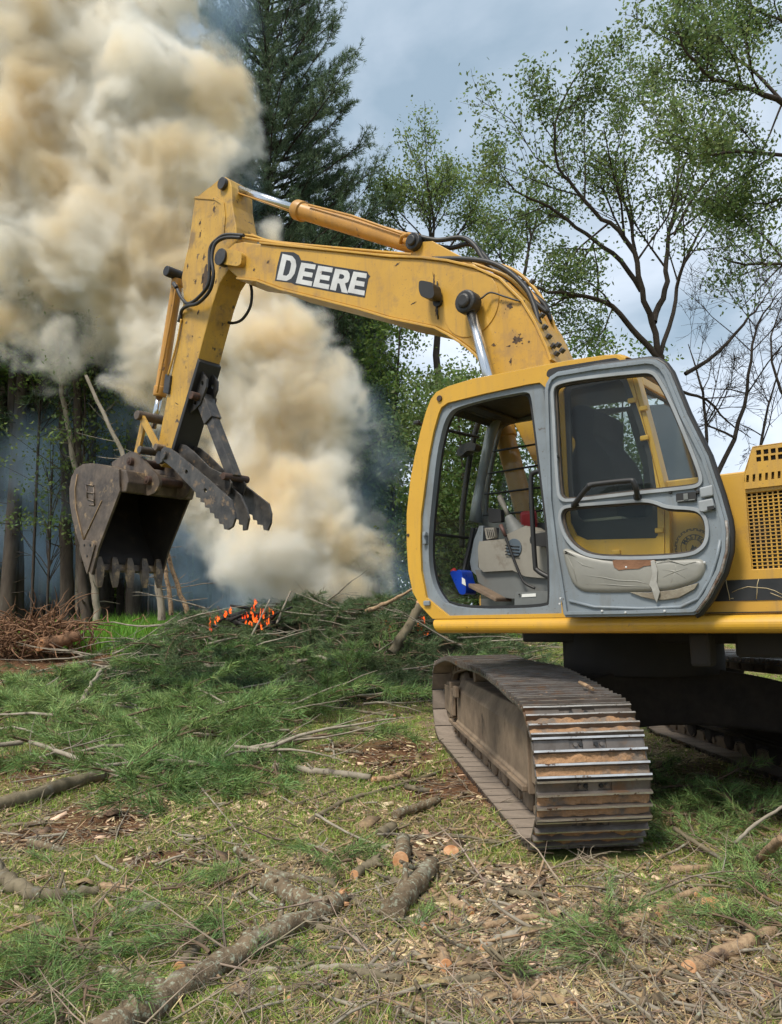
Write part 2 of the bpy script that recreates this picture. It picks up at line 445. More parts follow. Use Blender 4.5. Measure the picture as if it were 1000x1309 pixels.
def tuft_arrays(P, Dv, nn=14, length=0.1, width=0.004, spread=0.6):
    """needle tufts: P (n,3) bases, Dv (n,3) directions"""
    n = len(P)
    P = np.repeat(P, nn, 0); Dv = np.repeat(Dv, nn, 0)
    d = Dv + rng.normal(size=(n * nn, 3)) * spread
    d /= np.linalg.norm(d, axis=1)[:, None]
    L = (np.repeat(np.broadcast_to(length, (n,)), nn) * rng.uniform(0.6, 1.1, n * nn))[:, None]
    b = rng.normal(size=(n * nn, 3)); b -= d * (b * d).sum(1)[:, None]; b /= np.linalg.norm(b, axis=1)[:, None] + 1e-9
    W = np.repeat(np.broadcast_to(width, (n,)), nn)[:, None]
    base = P + rng.normal(size=(n * nn, 3)) * L * 0.12
    tip = base + d * L + np.array([0, 0, -0.12]) * L
    v = np.stack([base - b * W * .5, base + b * W * .5, tip], 1).reshape(-1, 3)
    t = np.arange(n * nn * 3).reshape(-1, 3)
    return v, t

def empty(name, loc=(0, 0, 0)):
    o = bpy.data.objects.new(name, None); C.objects.link(o); o.location = loc
    o.empty_display_size = 0.2
    return o
def tag(o, label=None, cat=None, group=None, kind=None):
    if label: o['label'] = label
    if cat: o['category'] = cat
    if group: o['group'] = group
    if kind: o['kind'] = kind
    return o

# ================================================================== GROUND
def nz(x, y, s, ph=0.0):
    x = np.asarray(x) * s; y = np.asarray(y) * s
    return (np.sin(x * 1.0 + 1.3 * np.sin(y * .7 + ph) + ph) + np.sin(y * 1.13 + 1.7 * np.sin(x * .61 - ph) + 2.1 * ph)
            + .6 * np.sin(1.9 * x - 1.4 * y + ph * 3) + .5 * np.sin(2.7 * x + 2.3 * y - ph) + .35 * np.sin(4.3 * y - 3.1 * x + ph)) / 3.45
def hgt(x, y):
    x = np.asarray(x, float); y = np.asarray(y, float)
    h = .035 * nz(x, y, 1.1, .4) + .018 * nz(x, y, 3.7, 1.9)
    h = h * np.clip((y - 1) / 3, .2, 1)
    # bare earth bank on the left and a gentle rise to the burn pile
    h = h + rise(x, y) + .12 * np.exp(-(((x + 8.2) / 3.2) ** 2 + ((y - 14.5) / 2.6) ** 2))
    # flat where the tracks stand
    near = np.exp(-(((x - 1.9) / 2.0) ** 4 + ((y - 6.3) / 3.2) ** 4))
    h = h * (1 - near) - .005 * near
    return h
DP = [(130,1050,70,32),(230,1100,75,14),(60,1075,90,18),(30,985,90,25),(500,965,60,22),(545,1010,40,16),(60,860,110,22),(430,960,30,8),(600,1000,40,30),(690,1200,110,50),(560,1090,50,25),(860,1270,60,18),(640,1130,80,18)]
def dirt_mask(x, y):
    x = np.asarray(x, float); y = np.asarray(y, float)
    m = np.zeros_like(x)
    for (px, py, rx, ry) in DP:
        c = gnd(px, py); e = gnd(px + rx, py); f_ = gnd(px, py + ry); b_ = gnd(px, py - ry)
        sx_ = abs(e.x - c.x); sy_ = abs(b_.y - f_.y) / 2
        s = .75 if py > 1085 and px > 500 else 1.0
        q = ((x - c.x) / sx_) ** 2 + ((y - c.y) / sy_) ** 2
        m = np.maximum(m, s * np.clip(1.45 - q, 0, 1))
    m = m + .35 * nz(x, y, 4.1, .7) + .25 * nz(x, y, 9.0, 2.7)
    return np.clip(m * 1.4 - .15, 0, 1)
nr_, ncl = 330, 330
ys = np.exp(np.linspace(math.log(.7), math.log(60), nr_))
ts = np.linspace(-1.15, 1.15, ncl)
X = (ys[:, None] + 1.2) * ts[None, :]
Y = np.repeat(ys[:, None], ncl, 1)
dm = dirt_mask(X, Y)
Z = hgt(X, Y) + dm * (.018 * nz(X, Y, 23, 1) + .014 * nz(X, Y, 41, 2.2)) * (Y < 14) + .004 * rng.normal(size=X.shape) * (Y < 10) * (.4 + dm)
i = np.arange(nr_ - 1)[:, None] * ncl; j = np.arange(ncl - 1)[None, :]
Q = np.stack([i + j, i + j + 1, i + j + ncl + 1, i + j + ncl], -1).reshape(-1, 4)

def ground_material():
    m = bpy.data.materials.new('forest_clearing_soil'); m.use_nodes = True
    nt = m.node_tree; nt.nodes.clear(); L = nt.links.new
    out = NN(nt, 'ShaderNodeOutputMaterial'); b = NN(nt, 'ShaderNodeBsdfPrincipled')
    b.inputs['Roughness'].default_value = .95; b.inputs['Specular IOR Level'].default_value = .1
    tc = NN(nt, 'ShaderNodeTexCoord')
    def noise(s, d=8, r=.65):
        n = NN(nt, 'ShaderNodeTexNoise'); n.inputs['Scale'].default_value = s; n.inputs['Detail'].default_value = d; n.inputs['Roughness'].default_value = r
        L(tc.outputs['Object'], n.inputs['Vector']); return n.outputs['Fac']
    def ramp(f, stops):
        r = NN(nt, 'ShaderNodeValToRGB'); e = r.color_ramp.elements
        while len(e) < len(stops): e.new(.5)
        for k, (p, c) in enumerate(stops): e[k].position = p; e[k].color = (*c, 1)
        L(f, r.inputs[0]); return r.outputs[0]
    litter = ramp(noise(38), [(.3, (.075, .050, .030)), (.45, (.17, .12, .068)), (.58, (.29, .225, .13)), (.72, (.42, .34, .21))])
    green = ramp(noise(55), [(.3, (.06, .08, .02)), (.5, (.14, .175, .042)), (.7, (.26, .28, .085))])
    dirt = ramp(noise(26), [(.3, (.065, .034, .019)), (.5, (.15, .078, .042)), (.7, (.26, .15, .085))])
    def mixc(f, a, c):
        k = NN(nt, 'ShaderNodeMix', data_type='RGBA'); L(f, k.inputs[0]); L(a, k.inputs[6]); L(c, k.inputs[7]); return k.outputs[2]
    mr = NN(nt, 'ShaderNodeMapRange'); mr.inputs[1].default_value = .46; mr.inputs[2].default_value = .56; L(noise(2.6, 6), mr.inputs[0])
    c = mixc(mr.outputs[0], litter, green)
    a = NN(nt, 'ShaderNodeAttribute'); a.attribute_name = 'bare'
    c = mixc(a.outputs['Fac'], c, dirt)
    L(c, b.inputs['Base Color'])
    bp = NN(nt, 'ShaderNodeBump'); bp.inputs['Strength'].default_value = .9; bp.inputs['Distance'].default_value = .02
    L(noise(60, 6, .7), bp.inputs['Height']); L(bp.outputs[0], b.inputs['Normal'])
    L(b.outputs[0], out.inputs[0]); return m
GM = ground_material()
gr = npmesh('ground', np.stack([X, Y, Z], -1).reshape(-1, 3), quads=Q, mats=[GM], smooth=True, kind='structure', attrs={'bare': dm.ravel()})
gr['label'] = 'trampled clearing floor of grass, straw and reddish bare soil'
g = G(); g.add([(-400, -200, -.09), (400, -200, -.09), (400, 600, -.09), (-400, 600, -.09)], [(0, 1, 2, 3)])
g2 = g.build('forest_ground', GM); tag(g2, 'wide forest floor running on under the trees', kind='structure')

# ================================================================== FOLIAGE MATERIALS
def leafmat(name, c1, c2, tr=.35, isl=.35, rough=.55):
    return mat(name, c1, c2, .35, rough, island=isl, trans=tr, spec=.35)
NEED = leafmat('pine_needles_green', (.13, .225, .07), (.23, .325, .105), .25, .55)
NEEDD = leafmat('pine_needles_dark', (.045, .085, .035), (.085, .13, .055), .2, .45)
NEEDB = leafmat('pine_needles_blue_green', (.085, .14, .075), (.14, .20, .105), .25, .45)
LEAFA = leafmat('leaves_fresh', (.15, .22, .06), (.22, .29, .095), .5, .4)
LEAFB = leafmat('leaves_mid', (.12, .185, .055), (.18, .245, .085), .5, .45)
LEAFC = leafmat('leaves_dark', (.10, .175, .035), (.17, .25, .06), .5, .4)
GRASS = leafmat('grass_blades_green', (.21, .33, .05), (.34, .42, .10), .4, .45)
GRASSL = leafmat('lush_grass', (.14, .32, .035), (.22, .42, .06), .4, .35)
STRAW = leafmat('dry_straw', (.48, .38, .21), (.32, .22, .11), .15, .55)
CHIP = leafmat('wood_chips', (.58, .42, .24), (.70, .56, .38), .05, .4)

# ================================================================== TREE BUILDERS
def poly_rs(p0, d, L, r0, r1, n=5, wob=.12, droop=0.0):
    p = np.array(p0, float); d = np.array(d, float); d /= np.linalg.norm(d) + 1e-9
    P = [p.copy()]; st = L / (n - 1)
    for k in range(n - 1):
        d = d + rng.normal(size=3) * wob + np.array([0, 0, droop]); d /= np.linalg.norm(d)
        p = p + d * st; P.append(p.copy())
    return np.array(P), np.linspace(r0, r1, n), d
def spread_dir(d, ang):
    d = np.array(d) / (np.linalg.norm(d) + 1e-9)
    a = rng.normal(size=3); a -= d * a.dot(d); a /= np.linalg.norm(a) + 1e-9
    return d * math.cos(ang) + a * math.sin(ang)
def ramify(T, LP, P, R, lvl, maxl, lenf=.55, nb=5, ang=.75, k=4, up=.05, minr=.004, leafn=5, leafs=.25):
    """side branches off a polyline; leaf positions collect in LP"""
    L0 = np.linalg.norm(np.diff(P, axis=0), axis=1).sum()
    for b in range(nb):
        t = rng.uniform(.25, 1.0); i = t * (len(P) - 1); i0 = min(int(i), len(P) - 2); f_ = i - i0
        p = P[i0] * (1 - f_) + P[i0 + 1] * f_; r = (R[i0] * (1 - f_) + R[i0 + 1] * f_)
        d = spread_dir(P[i0 + 1] - P[i0], rng.uniform(ang * .6, ang * 1.3)); d[2] += up
        L = L0 * lenf * rng.uniform(.6, 1.15) * (1.15 - .5 * t)
        rr_ = max(minr, r * .55)
        Q_, S_, _ = poly_rs(p, d, L, rr_, max(minr * .6, rr_ * .35), 4, .16, up * .5)
        T.add(Q_, S_, k if lvl < maxl else 3)
        if lvl < maxl:
            ramify(T, LP, Q_, S_, lvl + 1, maxl, lenf, nb, ang, k, up, minr, leafn, leafs)
        else:
            for q in range(leafn):
                s = rng.uniform(.2, 1); j = min(int(s * 3), 2); ff = s * 3 - j
                LP.append(Q_[j] * (1 - ff) + Q_[j + 1] * ff + rng.normal(size=3) * leafs * .35)
def finish_tree(name, base, T, LP, size, bark, leaf, label, cat='tree', group=None, aspect=.55, crown='crown'):
    root = empty(name, tuple(base)); tag(root, label, cat, group)
    b = np.array(base)
    if T.V: T.build('trunk', bark, root, loc=b)
    if len(LP):
        v, q = leaf_arrays(np.array(LP) - b, size, aspect=aspect)
        npmesh(crown, v, quads=q, mats=[leaf], parent=root)
    return root
def vw(p): return np.array([p.x, p.y, p.z])
def limb(T, px, D, r0, r1, D2=None):
    n = len(px); P = np.array([vw(at(a, b, D + ((D2 or D) - D) * i / (n - 1))) for i, (a, b) in enumerate(px)])
    # resample for smooth bends
    t = np.linspace(0, n - 1, (n - 1) * 3 + 1)
    Q_ = np.stack([np.interp(t, np.arange(n), P[:, k]) for k in range(3)], 1)
    Q_[1:-1] = (Q_[:-2] + 2 * Q_[1:-1] + Q_[2:]) / 4
    Q_[1:-1] += rng.normal(size=Q_[1:-1].shape) * r0 * .25
    R = np.linspace(r0, r1, len(Q_)); T.add(Q_, R, 8)
    return Q_, R

def hardwood(name, limbs, D, dens, size, bark, leaf, label, trunkline=None, maxl=2, nb=4, leafn=6, lenf=.42, minr=.005, group=None, root_xy=None, leafs=.25):
    T = Tubes(); LP = []
    first = None
    if trunkline:
        P, R = limb(T, trunkline[0], trunkline[1], trunkline[2], trunkline[3]); 
        b = P[0].copy()
        T.add(np.array([[b[0] - .1, b[1], -.05], [b[0] - .05, b[1], b[2] * .5], b]), [trunkline[2] * 1.35, trunkline[2] * 1.12, trunkline[2]], 10)
        base = (b[0] - .1, b[1], 0)
    for px, r0, r1, dd, nbb in limbs:
        P, R = limb(T, px, D, r0, r1, D + dd)
        if not trunkline and first is None: first = P[0]; base = (P[0][0], P[0][1], 0)
        ramify(T, LP, P, R, 1, maxl, lenf, int(nbb * dens), .8, 4, .06, minr, leafn, leafs)
    return finish_tree(name, base, T, LP, size, bark, leaf, label, group=group)

# ---- the open leafed tree right of the boom
R1 = [
 ([(844,456),(836,412),(820,372),(812,320),(792,296),(760,272),(736,240),(712,215),(706,175),(722,120),(748,82)], 0.068, .012, -1.0, 16),
 ([(820,372),(796,332),(760,308),(724,280),(690,258),(660,246),(640,222)], 0.056, .012, -.6, 8),
 ([(836,412),(840,392),(856,360),(850,320),(862,280),(868,232),(864,152),(858,110)], 0.068, .014, .6, 10),
 ([(844,456),(862,400),(868,352),(882,320),(896,292),(918,262),(930,225)], 0.048, .010, 1.0, 8),
 ([(840,456),(808,420),(784,392),(752,378),(700,374),(672,362),(648,352)], 0.064, .018, -.8, 6),
 ([(812,320),(806,280),(790,240),(786,200),(800,160)], 0.036, .010, .5, 8),
 ([(862,300),(880,260),(905,230),(925,200)], 0.032, .010, -.5, 7),
 ([(760,308),(748,330),(728,345),(705,335)], 0.024, .008, -.5, 5),
 ([(784,392),(770,430),(742,440),(720,455)], 0.016, .006, .5, 4),
]
hardwood('leafy_tree', R1, 15.0, 1.0, .085, BARKD, LEAFB, 'open-crowned leafy tree with dark forking limbs right behind the boom and cab roof',
         ([(858,560),(853,510),(844,456)], 15.0, .11, .08), leafn=26, leafs=.40)
# ---- the heavier tree hanging in from the right edge
R2 = [
 ([(1060,150),(1000,132),(976,120),(932,108),(904,98),(880,70),(866,40)], 0.054, .015, -.6, 12),
 ([(1080,230),(1000,196),(936,194),(890,200),(860,190)], 0.036, .012, -.8, 10),
 ([(1010,140),(960,85),(928,68),(905,30),(890,0)], 0.030, .012, .3, 10),
 ([(1070,60),(1010,30),(960,10),(930,-30)], 0.030, .012, .3, 10),
 ([(1100,350),(1000,336),(952,340),(925,330)], 0.036, .012, -.5, 6),
 ([(1000,330),(975,300),(945,280),(920,262)], 0.018, .008, .5, 8),
 ([(1060,280),(1010,250),(975,262),(950,255)], 0.024, .010, .8, 8),
 ([(1000,132),(985,170),(965,215),(960,240)], 0.018, .008, 0, 7),
 ([(1060,-30),(1000,-40),(950,-60)], 0.030, .012, .3, 6),
]
hardwood('leafy_tree', R2, 12.0, 1.1, .072, BARKD, LEAFB, 'dense leafy tree reaching in over the upper right corner',
         ([(1180,560),(1150,400),(1110,300),(1060,150),(1040,-80)], 12.0, .18, .07), leafn=24, leafs=.42)
# ---- bare twiggy tree at the right, above the engine hood
R3 = [
 ([(876,478),(920,452),(952,412),(970,390),(984,372)], .05, .010, .2, 9),
 ([(870,500),(905,510),(930,540),(960,560)], .04, .008, .4, 9),
 ([(900,640),(905,560),(898,500),(890,470),(880,440)], .05, .010, .5, 9),
 ([(900,640),(940,560),(955,500),(960,440),(975,400),(1000,370)], .06, .010, .4, 12),
 ([(960,640),(975,560),(985,500),(1005,450)], .045, .010, .4, 10),
 ([(940,560),(900,540),(870,560)], .03, .008, .4, 6),
 ([(1040,640),(1020,540),(990,480),(985,430),(1000,390)], .05, .010, .3, 9),
]
def bare(name, limbs, D, label, base):
    T = Tubes(); LP = []
    for px, r0, r1, dd, nbb in limbs:
        P, R = limb(T, px, D, r0, r1, D + dd)
        ramify(T, LP, P, R, 1, 3, .55, max(4, nbb // 2 + 2), .75, 3, .03, .0055, 0)
    b = at(base[0], base[1], D)
    P0 = at(limbs[2][0][0][0], limbs[2][0][0][1], D)
    T.add(np.array([[b.x, b.y, -.05], [b.x * .5 + P0.x * .5, D, P0.z * .5], vw(P0)]), [.12, .09, .06], 8)
    P1 = at(limbs[3][0][0][0], limbs[3][0][0][1], D)
    T.add(np.array([[b.x, b.y, -.05], [b.x * .5 + P1.x * .5, D, P1.z * .5], vw(P1)]), [.12, .09, .06], 8)
    for k in (4, 6):
        P2 = at(limbs[k][0][0][0], limbs[k][0][0][1], D)
        T.add(np.array([[P2.x + .2, D, -.05], [P2.x + .05, D, P2.z * .5], vw(P2)]), [.08, .06, .045], 8)
    root = empty(name, (b.x, b.y, 0)); tag(root, label, 'tree'); T.build('trunk', BARKD, root, loc=np.array([b.x, b.y, 0])); return root
bare('bare_tree', R3, 17.0, 'bare twiggy tree against the sky above the engine hood', (915, 800))

# ---- pale leafed tree in the middle, above the boom cylinder
R4 = [
 ([(560,420),(556,350),(550,300),(548,250),(545,215)], .10, .015, 0, 16),
 ([(556,350),(530,310),(505,280),(490,255)], .05, .012, -1, 11),
 ([(556,350),(585,300),(605,270),(612,245)], .05, .012, 1, 11),
 ([(558,390),(600,350),(630,320),(650,300)], .05, .012, 1, 10),
 ([(552,300),(575,260),(580,225)], .03, .01, 1, 9),
 ([(560,400),(520,360),(480,340)], .04, .01, -1, 8),
]
hardwood('leafy_tree', R4, 26.0, .8, .125, BARKD, LEAFA, 'pale green round-topped tree above the boom cylinder', ([(562,700),(560,520),(560,420)], 26.0, .16, .11), leafn=26, lenf=.48, leafs=.6, minr=.01)
R4b = [
 ([(650,420),(668,360),(680,300),(690,260)], .07, .015, 0, 10),
 ([(668,380),(640,330),(625,300)], .04, .012, -1, 8),
 ([(660,420),(710,380),(735,340)], .05, .012, 1, 8),
 ([(650,440),(700,430),(760,420)], .05, .012, 1, 9),
 ([(650,440),(620,430),(600,440)], .05, .012, 1, 8),
]
hardwood('leafy_tree', R4b, 22.0, .9, .11, BARKD, LEAFB, 'thin leafy tree half hidden behind the curve of the boom', ([(640,700),(645,560),(650,430)], 22.0, .12, .09), leafn=22, lenf=.5, leafs=.5, minr=.008)

# ---- understorey hardwoods between the smoke and the cab, also seen through the cab
def bushy(px, D, top_px, wpx, label, leaf=LEAFC, n=2600, size=.16, r=.09, trunk2=None, low=.25, bark=BARKD):
    b = at(px, 780, D); base = np.array([b.x, D, 0.0])
    top = at(top_px[0], top_px[1], D); Hh = top.z; W_ = wpx * D / FOC
    T = Tubes(); LP = []
    P = np.array([base + np.array([(top.x - b.x) * t + .12 * math.sin(t * 5 + px), .0, Hh * t]) for t in np.linspace(0, 1, 8)])
    P[1:, 1] += rng.normal(size=7) * .08
    T.add(P, np.linspace(r, .015, 8), 8)
    nb = 26
    for k in range(nb):
        t = rng.uniform(low, .98); p = P[0] * 0 + np.array([np.interp(t, np.linspace(0, 1, 8), P[:, j]) for j in range(3)])
        a = rng.uniform(0, 2 * math.pi); L = W_ * .6 * (1 - .55 * abs(t - .45)) * rng.uniform(.7, 1.2)
        Q_, S_, _ = poly_rs(p, (math.cos(a), math.sin(a), .45), L, .03 * (1.2 - t), .006, 5, .12, .02)
        T.add(Q_, S_, 4)
        m_ = int(n / nb)
        for c in range(8):
            s = rng.uniform(.25, 1.05); cpt = np.array([np.interp(min(s, 1), np.linspace(0, 1, 5), Q_[:, j]) for j in range(3)]) + rng.normal(size=3) * .22
            LP.extend(cpt + rng.normal(size=(m_ // 8, 3)) * np.array([.34, .34, .14]))
    return finish_tree('leafy_tree', tuple(base), T, np.array(LP), size, bark, leaf, label)
bushy(505, 21, (508, 395), 120, 'grey-trunked leafy tree just right of the smoke column', LEAFC, 9000, .13, .11)
bushy(470, 24, (465, 480), 110, 'low leafy tree whose foot the smoke drifts across', LEAFC, 6000, .14, .08)
bushy(545, 19, (560, 470), 130, 'bushy green tree beside the cab front below the boom', LEAFB, 9000, .12, .08)
bushy(577, 16, (590, 505), 95, 'dark-stemmed young tree seen through the open cab doorway', LEAFB, 7000, .10, .07, low=.15)
bushy(603, 16.6, (610, 500), 95, 'second young tree seen through the cab doorway, nearest the inner pillar', LEAFC, 7000, .10, .06, low=.15)
bushy(655, 18, (650, 520), 120, 'leafy tree seen through the barred cab window', LEAFB, 7000, .11, .08)
bushy(735, 19, (740, 470), 150, 'leafy tree hidden low behind the cab roof', LEAFC, 6000, .13, .10)
bushy(805, 21, (800, 490), 150, 'leafy tree seen through the rear cab glass', LEAFC, 6000, .13, .10)
bushy(1000, 24, (1010, 640), 160, 'low leafy tree beyond the engine hood', LEAFC, 4000, .15, .08)

# ---- conifers
def pine(px, D, top_z, base_r, rmax, z_first, label, n_whorl=None, needle=NEEDB, tuft_len=.22, tw=.018, nn=9, group=None, dens=1.0, x=None, lean=0.0, name='pine_tree', bark=BARKD, width_fn=None):
    xb = at(px, 780, D).x if x is None else x
    base = np.array([xb, D, 0.0])
    T = Tubes(); TP = []; TD = []
    P = np.array([base + np.array([lean * t + .06 * math.sin(7 * t), 0, top_z * t]) for t in np.linspace(0, 1, 12)])
    T.add(P, base_r * (1 - np.linspace(0, 1, 12) * .92), 9)
    z = z_first
    while z < top_z - .2:
        t = z / top_z
        prof = (1 - t) ** .75 * (1.0 if t > .3 else .75 + .8 * t)
        Lm = rmax * (width_fn(t) if width_fn else prof)
        nb = max(3, int(round(rng.uniform(4, 6.5) * dens)))
        a0 = rng.uniform(0, 6.28)
        for k in range(nb):
            a = a0 + k * 2 * math.pi / nb + rng.uniform(-.35, .35)
            L = max(.3, Lm * rng.uniform(.45, 1.25))
            p = np.array([xb + lean * t, D, z + rng.uniform(-.15, .15)])
            Q_, S_, _ = poly_rs(p, (math.cos(a), math.sin(a), .18 + .5 * t), L, .012 + .012 * L, .006, 6, .06, .05)
            T.add(Q_, S_, 4)
            ns = max(3, int(L * 5 * dens))
            for s in range(ns):
                tt = rng.uniform(.3, 1); j = tt * 5; j0 = min(int(j), 4); ff = j - j0
                q = Q_[j0] * (1 - ff) + Q_[j0 + 1] * ff
                dd = Q_[j0 + 1] - Q_[j0]; dd /= np.linalg.norm(dd)
                sd_ = np.cross(dd, [0, 0, 1]) * rng.choice([-1, 1]); d2 = dd * .6 + sd_ * rng.uniform(.3, .9) + np.array([0, 0, rng.uniform(0, .35)])
                d2 /= np.linalg.norm(d2)
                l2 = min(.9, L * .3) * rng.uniform(.5, 1.1) * (1.25 - tt * .6)
                if l2 > .25: T.add(np.array([q, q + d2 * l2]), [.008, .004], 3)
                mt = max(2, int(l2 / .11))
                for e in range(mt):
                    f_ = (e + 1) / mt
                    TP.append(q + d2 * l2 * f_ + rng.normal(size=3) * .035); TD.append(d2 * .7 + np.array([0, 0, .35]) + rng.normal(size=3) * .2)
        z += rng.uniform(.35, .6) / max(.6, dens) * (1 if top_z < 14 else 1.15)
    root = empty(name, tuple(base)); tag(root, label, 'tree', group)
    T.build('trunk', bark, root, loc=base)
    if TP:
        v, t = tuft_arrays(np.array(TP) - base, np.array(TD), nn, tuft_len, tw, .55)
        npmesh('crown', v, tris=t, mats=[needle], parent=root)
    return root
def wf_big(t):
    return (1 - t) ** .6 * (.55 + .75 * math.sin(min(1, t * 1.9) * math.pi * .5))
pine(342, 24, 27.5, .30, 4.4, 3.0, 'tall dark pine towering behind the arm and the smoke', needle=NEEDB, dens=1.5, tuft_len=.22, tw=.021, nn=9, width_fn=wf_big)
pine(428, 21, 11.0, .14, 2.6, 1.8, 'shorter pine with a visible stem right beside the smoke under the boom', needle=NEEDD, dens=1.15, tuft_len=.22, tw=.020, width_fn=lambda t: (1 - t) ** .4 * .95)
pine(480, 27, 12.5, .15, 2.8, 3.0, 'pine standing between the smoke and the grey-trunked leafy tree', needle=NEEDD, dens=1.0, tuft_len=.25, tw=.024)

# ---- the dark forest on the left: rows of slim pine trunks, each a tree of its own
def proto_forest(v):
    """a slim plantation pine at the origin: trunk with dead stubs and a high crown"""
    T = Tubes(); Hh = 15.5
    r0 = .15 + .02 * v
    P = np.array([[.05 * math.sin(3 * t + v), .05 * math.cos(2.2 * t + v), -.1 + Hh * t] for t in np.linspace(0, 1, 12)])
    T.add(P, r0 * (1 - .7 * np.linspace(0, 1, 12)), 8)
    for k in range(34):
        z = rng.uniform(.8, 8); a = rng.uniform(0, 6.28); L = rng.uniform(.3, 1.3)
        Q_, S_, _ = poly_rs((0, 0, z), (math.cos(a), math.sin(a), -.05), L, .014, .004, 4, .12); T.add(Q_, S_, 3)
    TP = []; TD = []
    for k in range(95):
        z = 5.0 + 10.3 * rng.uniform(0, 1) ** .8; a = rng.uniform(0, 6.28); L = rng.uniform(.8, 2.3) * (1.2 - (z - 5) / 12)
        Q_, S_, _ = poly_rs((0, 0, z), (math.cos(a), math.sin(a), .12), L, .025, .005, 4, .08); T.add(Q_, S_, 3)
        for s in range(9):
            t = rng.uniform(.25, 1) * 3; j = min(int(t), 2); TP.append(Q_[j] * (1 - t + j) + Q_[j + 1] * (t - j) + rng.normal(size=3) * .18); TD.append(rng.normal(size=3) * .5 + np.array([math.cos(a), math.sin(a), .2]))
    V, F = np.concatenate(T.V), np.concatenate(T.Q)
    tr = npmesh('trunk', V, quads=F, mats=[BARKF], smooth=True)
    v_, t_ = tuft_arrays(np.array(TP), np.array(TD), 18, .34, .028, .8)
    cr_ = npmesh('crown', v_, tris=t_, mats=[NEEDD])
    m1, m2 = tr.data, cr_.data
    bpy.data.objects.remove(tr); bpy.data.objects.remove(cr_)
    return m1, m2
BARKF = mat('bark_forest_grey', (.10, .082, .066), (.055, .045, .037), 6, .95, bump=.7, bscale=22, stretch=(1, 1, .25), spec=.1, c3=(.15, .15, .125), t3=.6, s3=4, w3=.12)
protos = [proto_forest(v) for v in range(4)]
r2 = random.Random(21)
spots = []
def try_spot(x_, y_, md):
    for (a, b) in spots:
        if (a - x_) ** 2 + (b - y_) ** 2 < md * md: return False
    spots.append((x_, y_)); return True
while len(spots) < 210:
    y_ = r2.uniform(19.5, 48) if r2.random() < .75 else r2.uniform(48, 70)
    px = r2.uniform(-260, 480)
    x_ = at(px, 700, y_).x
    if px > 300 and y_ < 27: continue
    try_spot(x_, y_, .95 if y_ < 40 else 1.2)
for k, (x_, y_) in enumerate(spots):
    m1, m2 = protos[k % 4]
    root = empty('forest_pine', (x_, y_, float(hgt(x_, y_)))); s = r2.uniform(.75, 1.15)
    root.scale = (s, s, r2.uniform(.92, 1.12)); root.rotation_euler = (r2.uniform(-.012, .012), r2.uniform(-.012, .012), r2.uniform(0, 6.28))
    tag(root, 'straight slim pine trunk in the dark shaded forest rows behind the bucket', 'tree', 'slim pines of the dark forest on the left')
    a = bpy.data.objects.new('trunk', m1); C.objects.link(a); a.parent = root
    b = bpy.data.objects.new('crown', m2); C.objects.link(b); b.parent = root
# deep forest and the far wood: reads as one mass
nL = 60000
xx = rng.uniform(-75, -3, nL); yy = rng.uniform(68, 86, nL); zz_ = 17 * rng.uniform(0, 1, nL) ** .8
v1, q1 = leaf_arrays(np.stack([xx, yy, zz_], 1), 1.0, aspect=.7)
n2 = 30000
xx = rng.uniform(-8, 75, n2); yy = rng.uniform(44, 60, n2); top = 5.2 + 1.8 * nz(xx, yy, .35, .2) + 3.5 * np.exp(-((xx) / 9) ** 2)
v2, q2 = leaf_arrays(np.stack([xx, yy, top * rng.uniform(0, 1, n2) ** .8], 1), .6, aspect=.7)
fw = npmesh('far_wood', np.concatenate([v1, v2]), quads=np.concatenate([q1, q2 + len(v1)]), mats=[LEAFC], kind='stuff')
fw['label'] = 'far dark wood closing the view behind the trees'

# ---- nearer trunks that stand out at the forest edge
def pole(name, px, D, r0, r1, m, label, root_z=True, k=9, cat='tree'):
    T = Tubes(); P = np.array([vw(at(a, b, D)) for a, b in px])
    n = len(P); t = np.linspace(0, n - 1, (n - 1) * 4 + 1); Q_ = np.stack([np.interp(t, np.arange(n), P[:, j]) for j in range(3)], 1)
    Q_[1:-1] = (Q_[:-2] + 2 * Q_[1:-1] + Q_[2:]) / 4; Q_[1:-1, :2] += rng.normal(size=(len(Q_) - 2, 2)) * .015
    R = np.linspace(r0, r1, len(Q_)) * rng.uniform(.94, 1.06, len(Q_))
    T.add(Q_, R, k)
    for s in range(12):
        i = rng.integers(2, len(Q_) - 1); a = rng.uniform(0, 6.28); B_, S_, _ = poly_rs(Q_[i], (math.cos(a), math.sin(a), .2), rng.uniform(.15, .8), R[i] * .2, .004, 4, .15); T.add(B_, S_, 3)
    base = Q_[0].copy(); root = empty(name, tuple(base)); tag(root, label, cat)
    T.build('trunk', m, root, loc=base)
    return root
pole('tree_trunk', [(112,812),(108,760),(102,680),(99,600),(98,500),(96,440),(95,400)], 18.0, .13, .08, BARKF, 'straight grey trunk at the forest edge left of the bucket teeth')
pole('tree_trunk', [(124,812),(123,780),(119,740),(112,690),(100,620),(88,550),(78,490),(70,420)], 17.9, .09, .05, BARKP, 'thin curved trunk beside the straight grey one left of the bucket')
pole('tree_trunk', [(86,800),(84,700),(86,600),(80,500),(77,430)], 19, .17, .1, BARKF, 'thick grey trunk with leafy twigs at the far left forest edge')
pole('tree_trunk', [(104,780),(104,640),(106,520),(107,400)], 20.5, .14, .1, BARKP, 'pale upright trunk right behind the back of the bucket')
pole('tree_trunk', [(25,800),(22,700),(18,560),(16,430)], 20, .16, .12, BARKF, 'broad trunk in the forest above the root pile')
pole('tree_trunk', [(172,790),(172,700),(170,600),(168,500)], 19.5, .20, .14, BARKF, 'wide trunk seen between the bucket teeth')
pole('tree_trunk', [(207,793),(203,740),(200,660),(198,560)], 15.8, .08, .06, BARKP, 'pale thin trunk right of the bucket teeth')
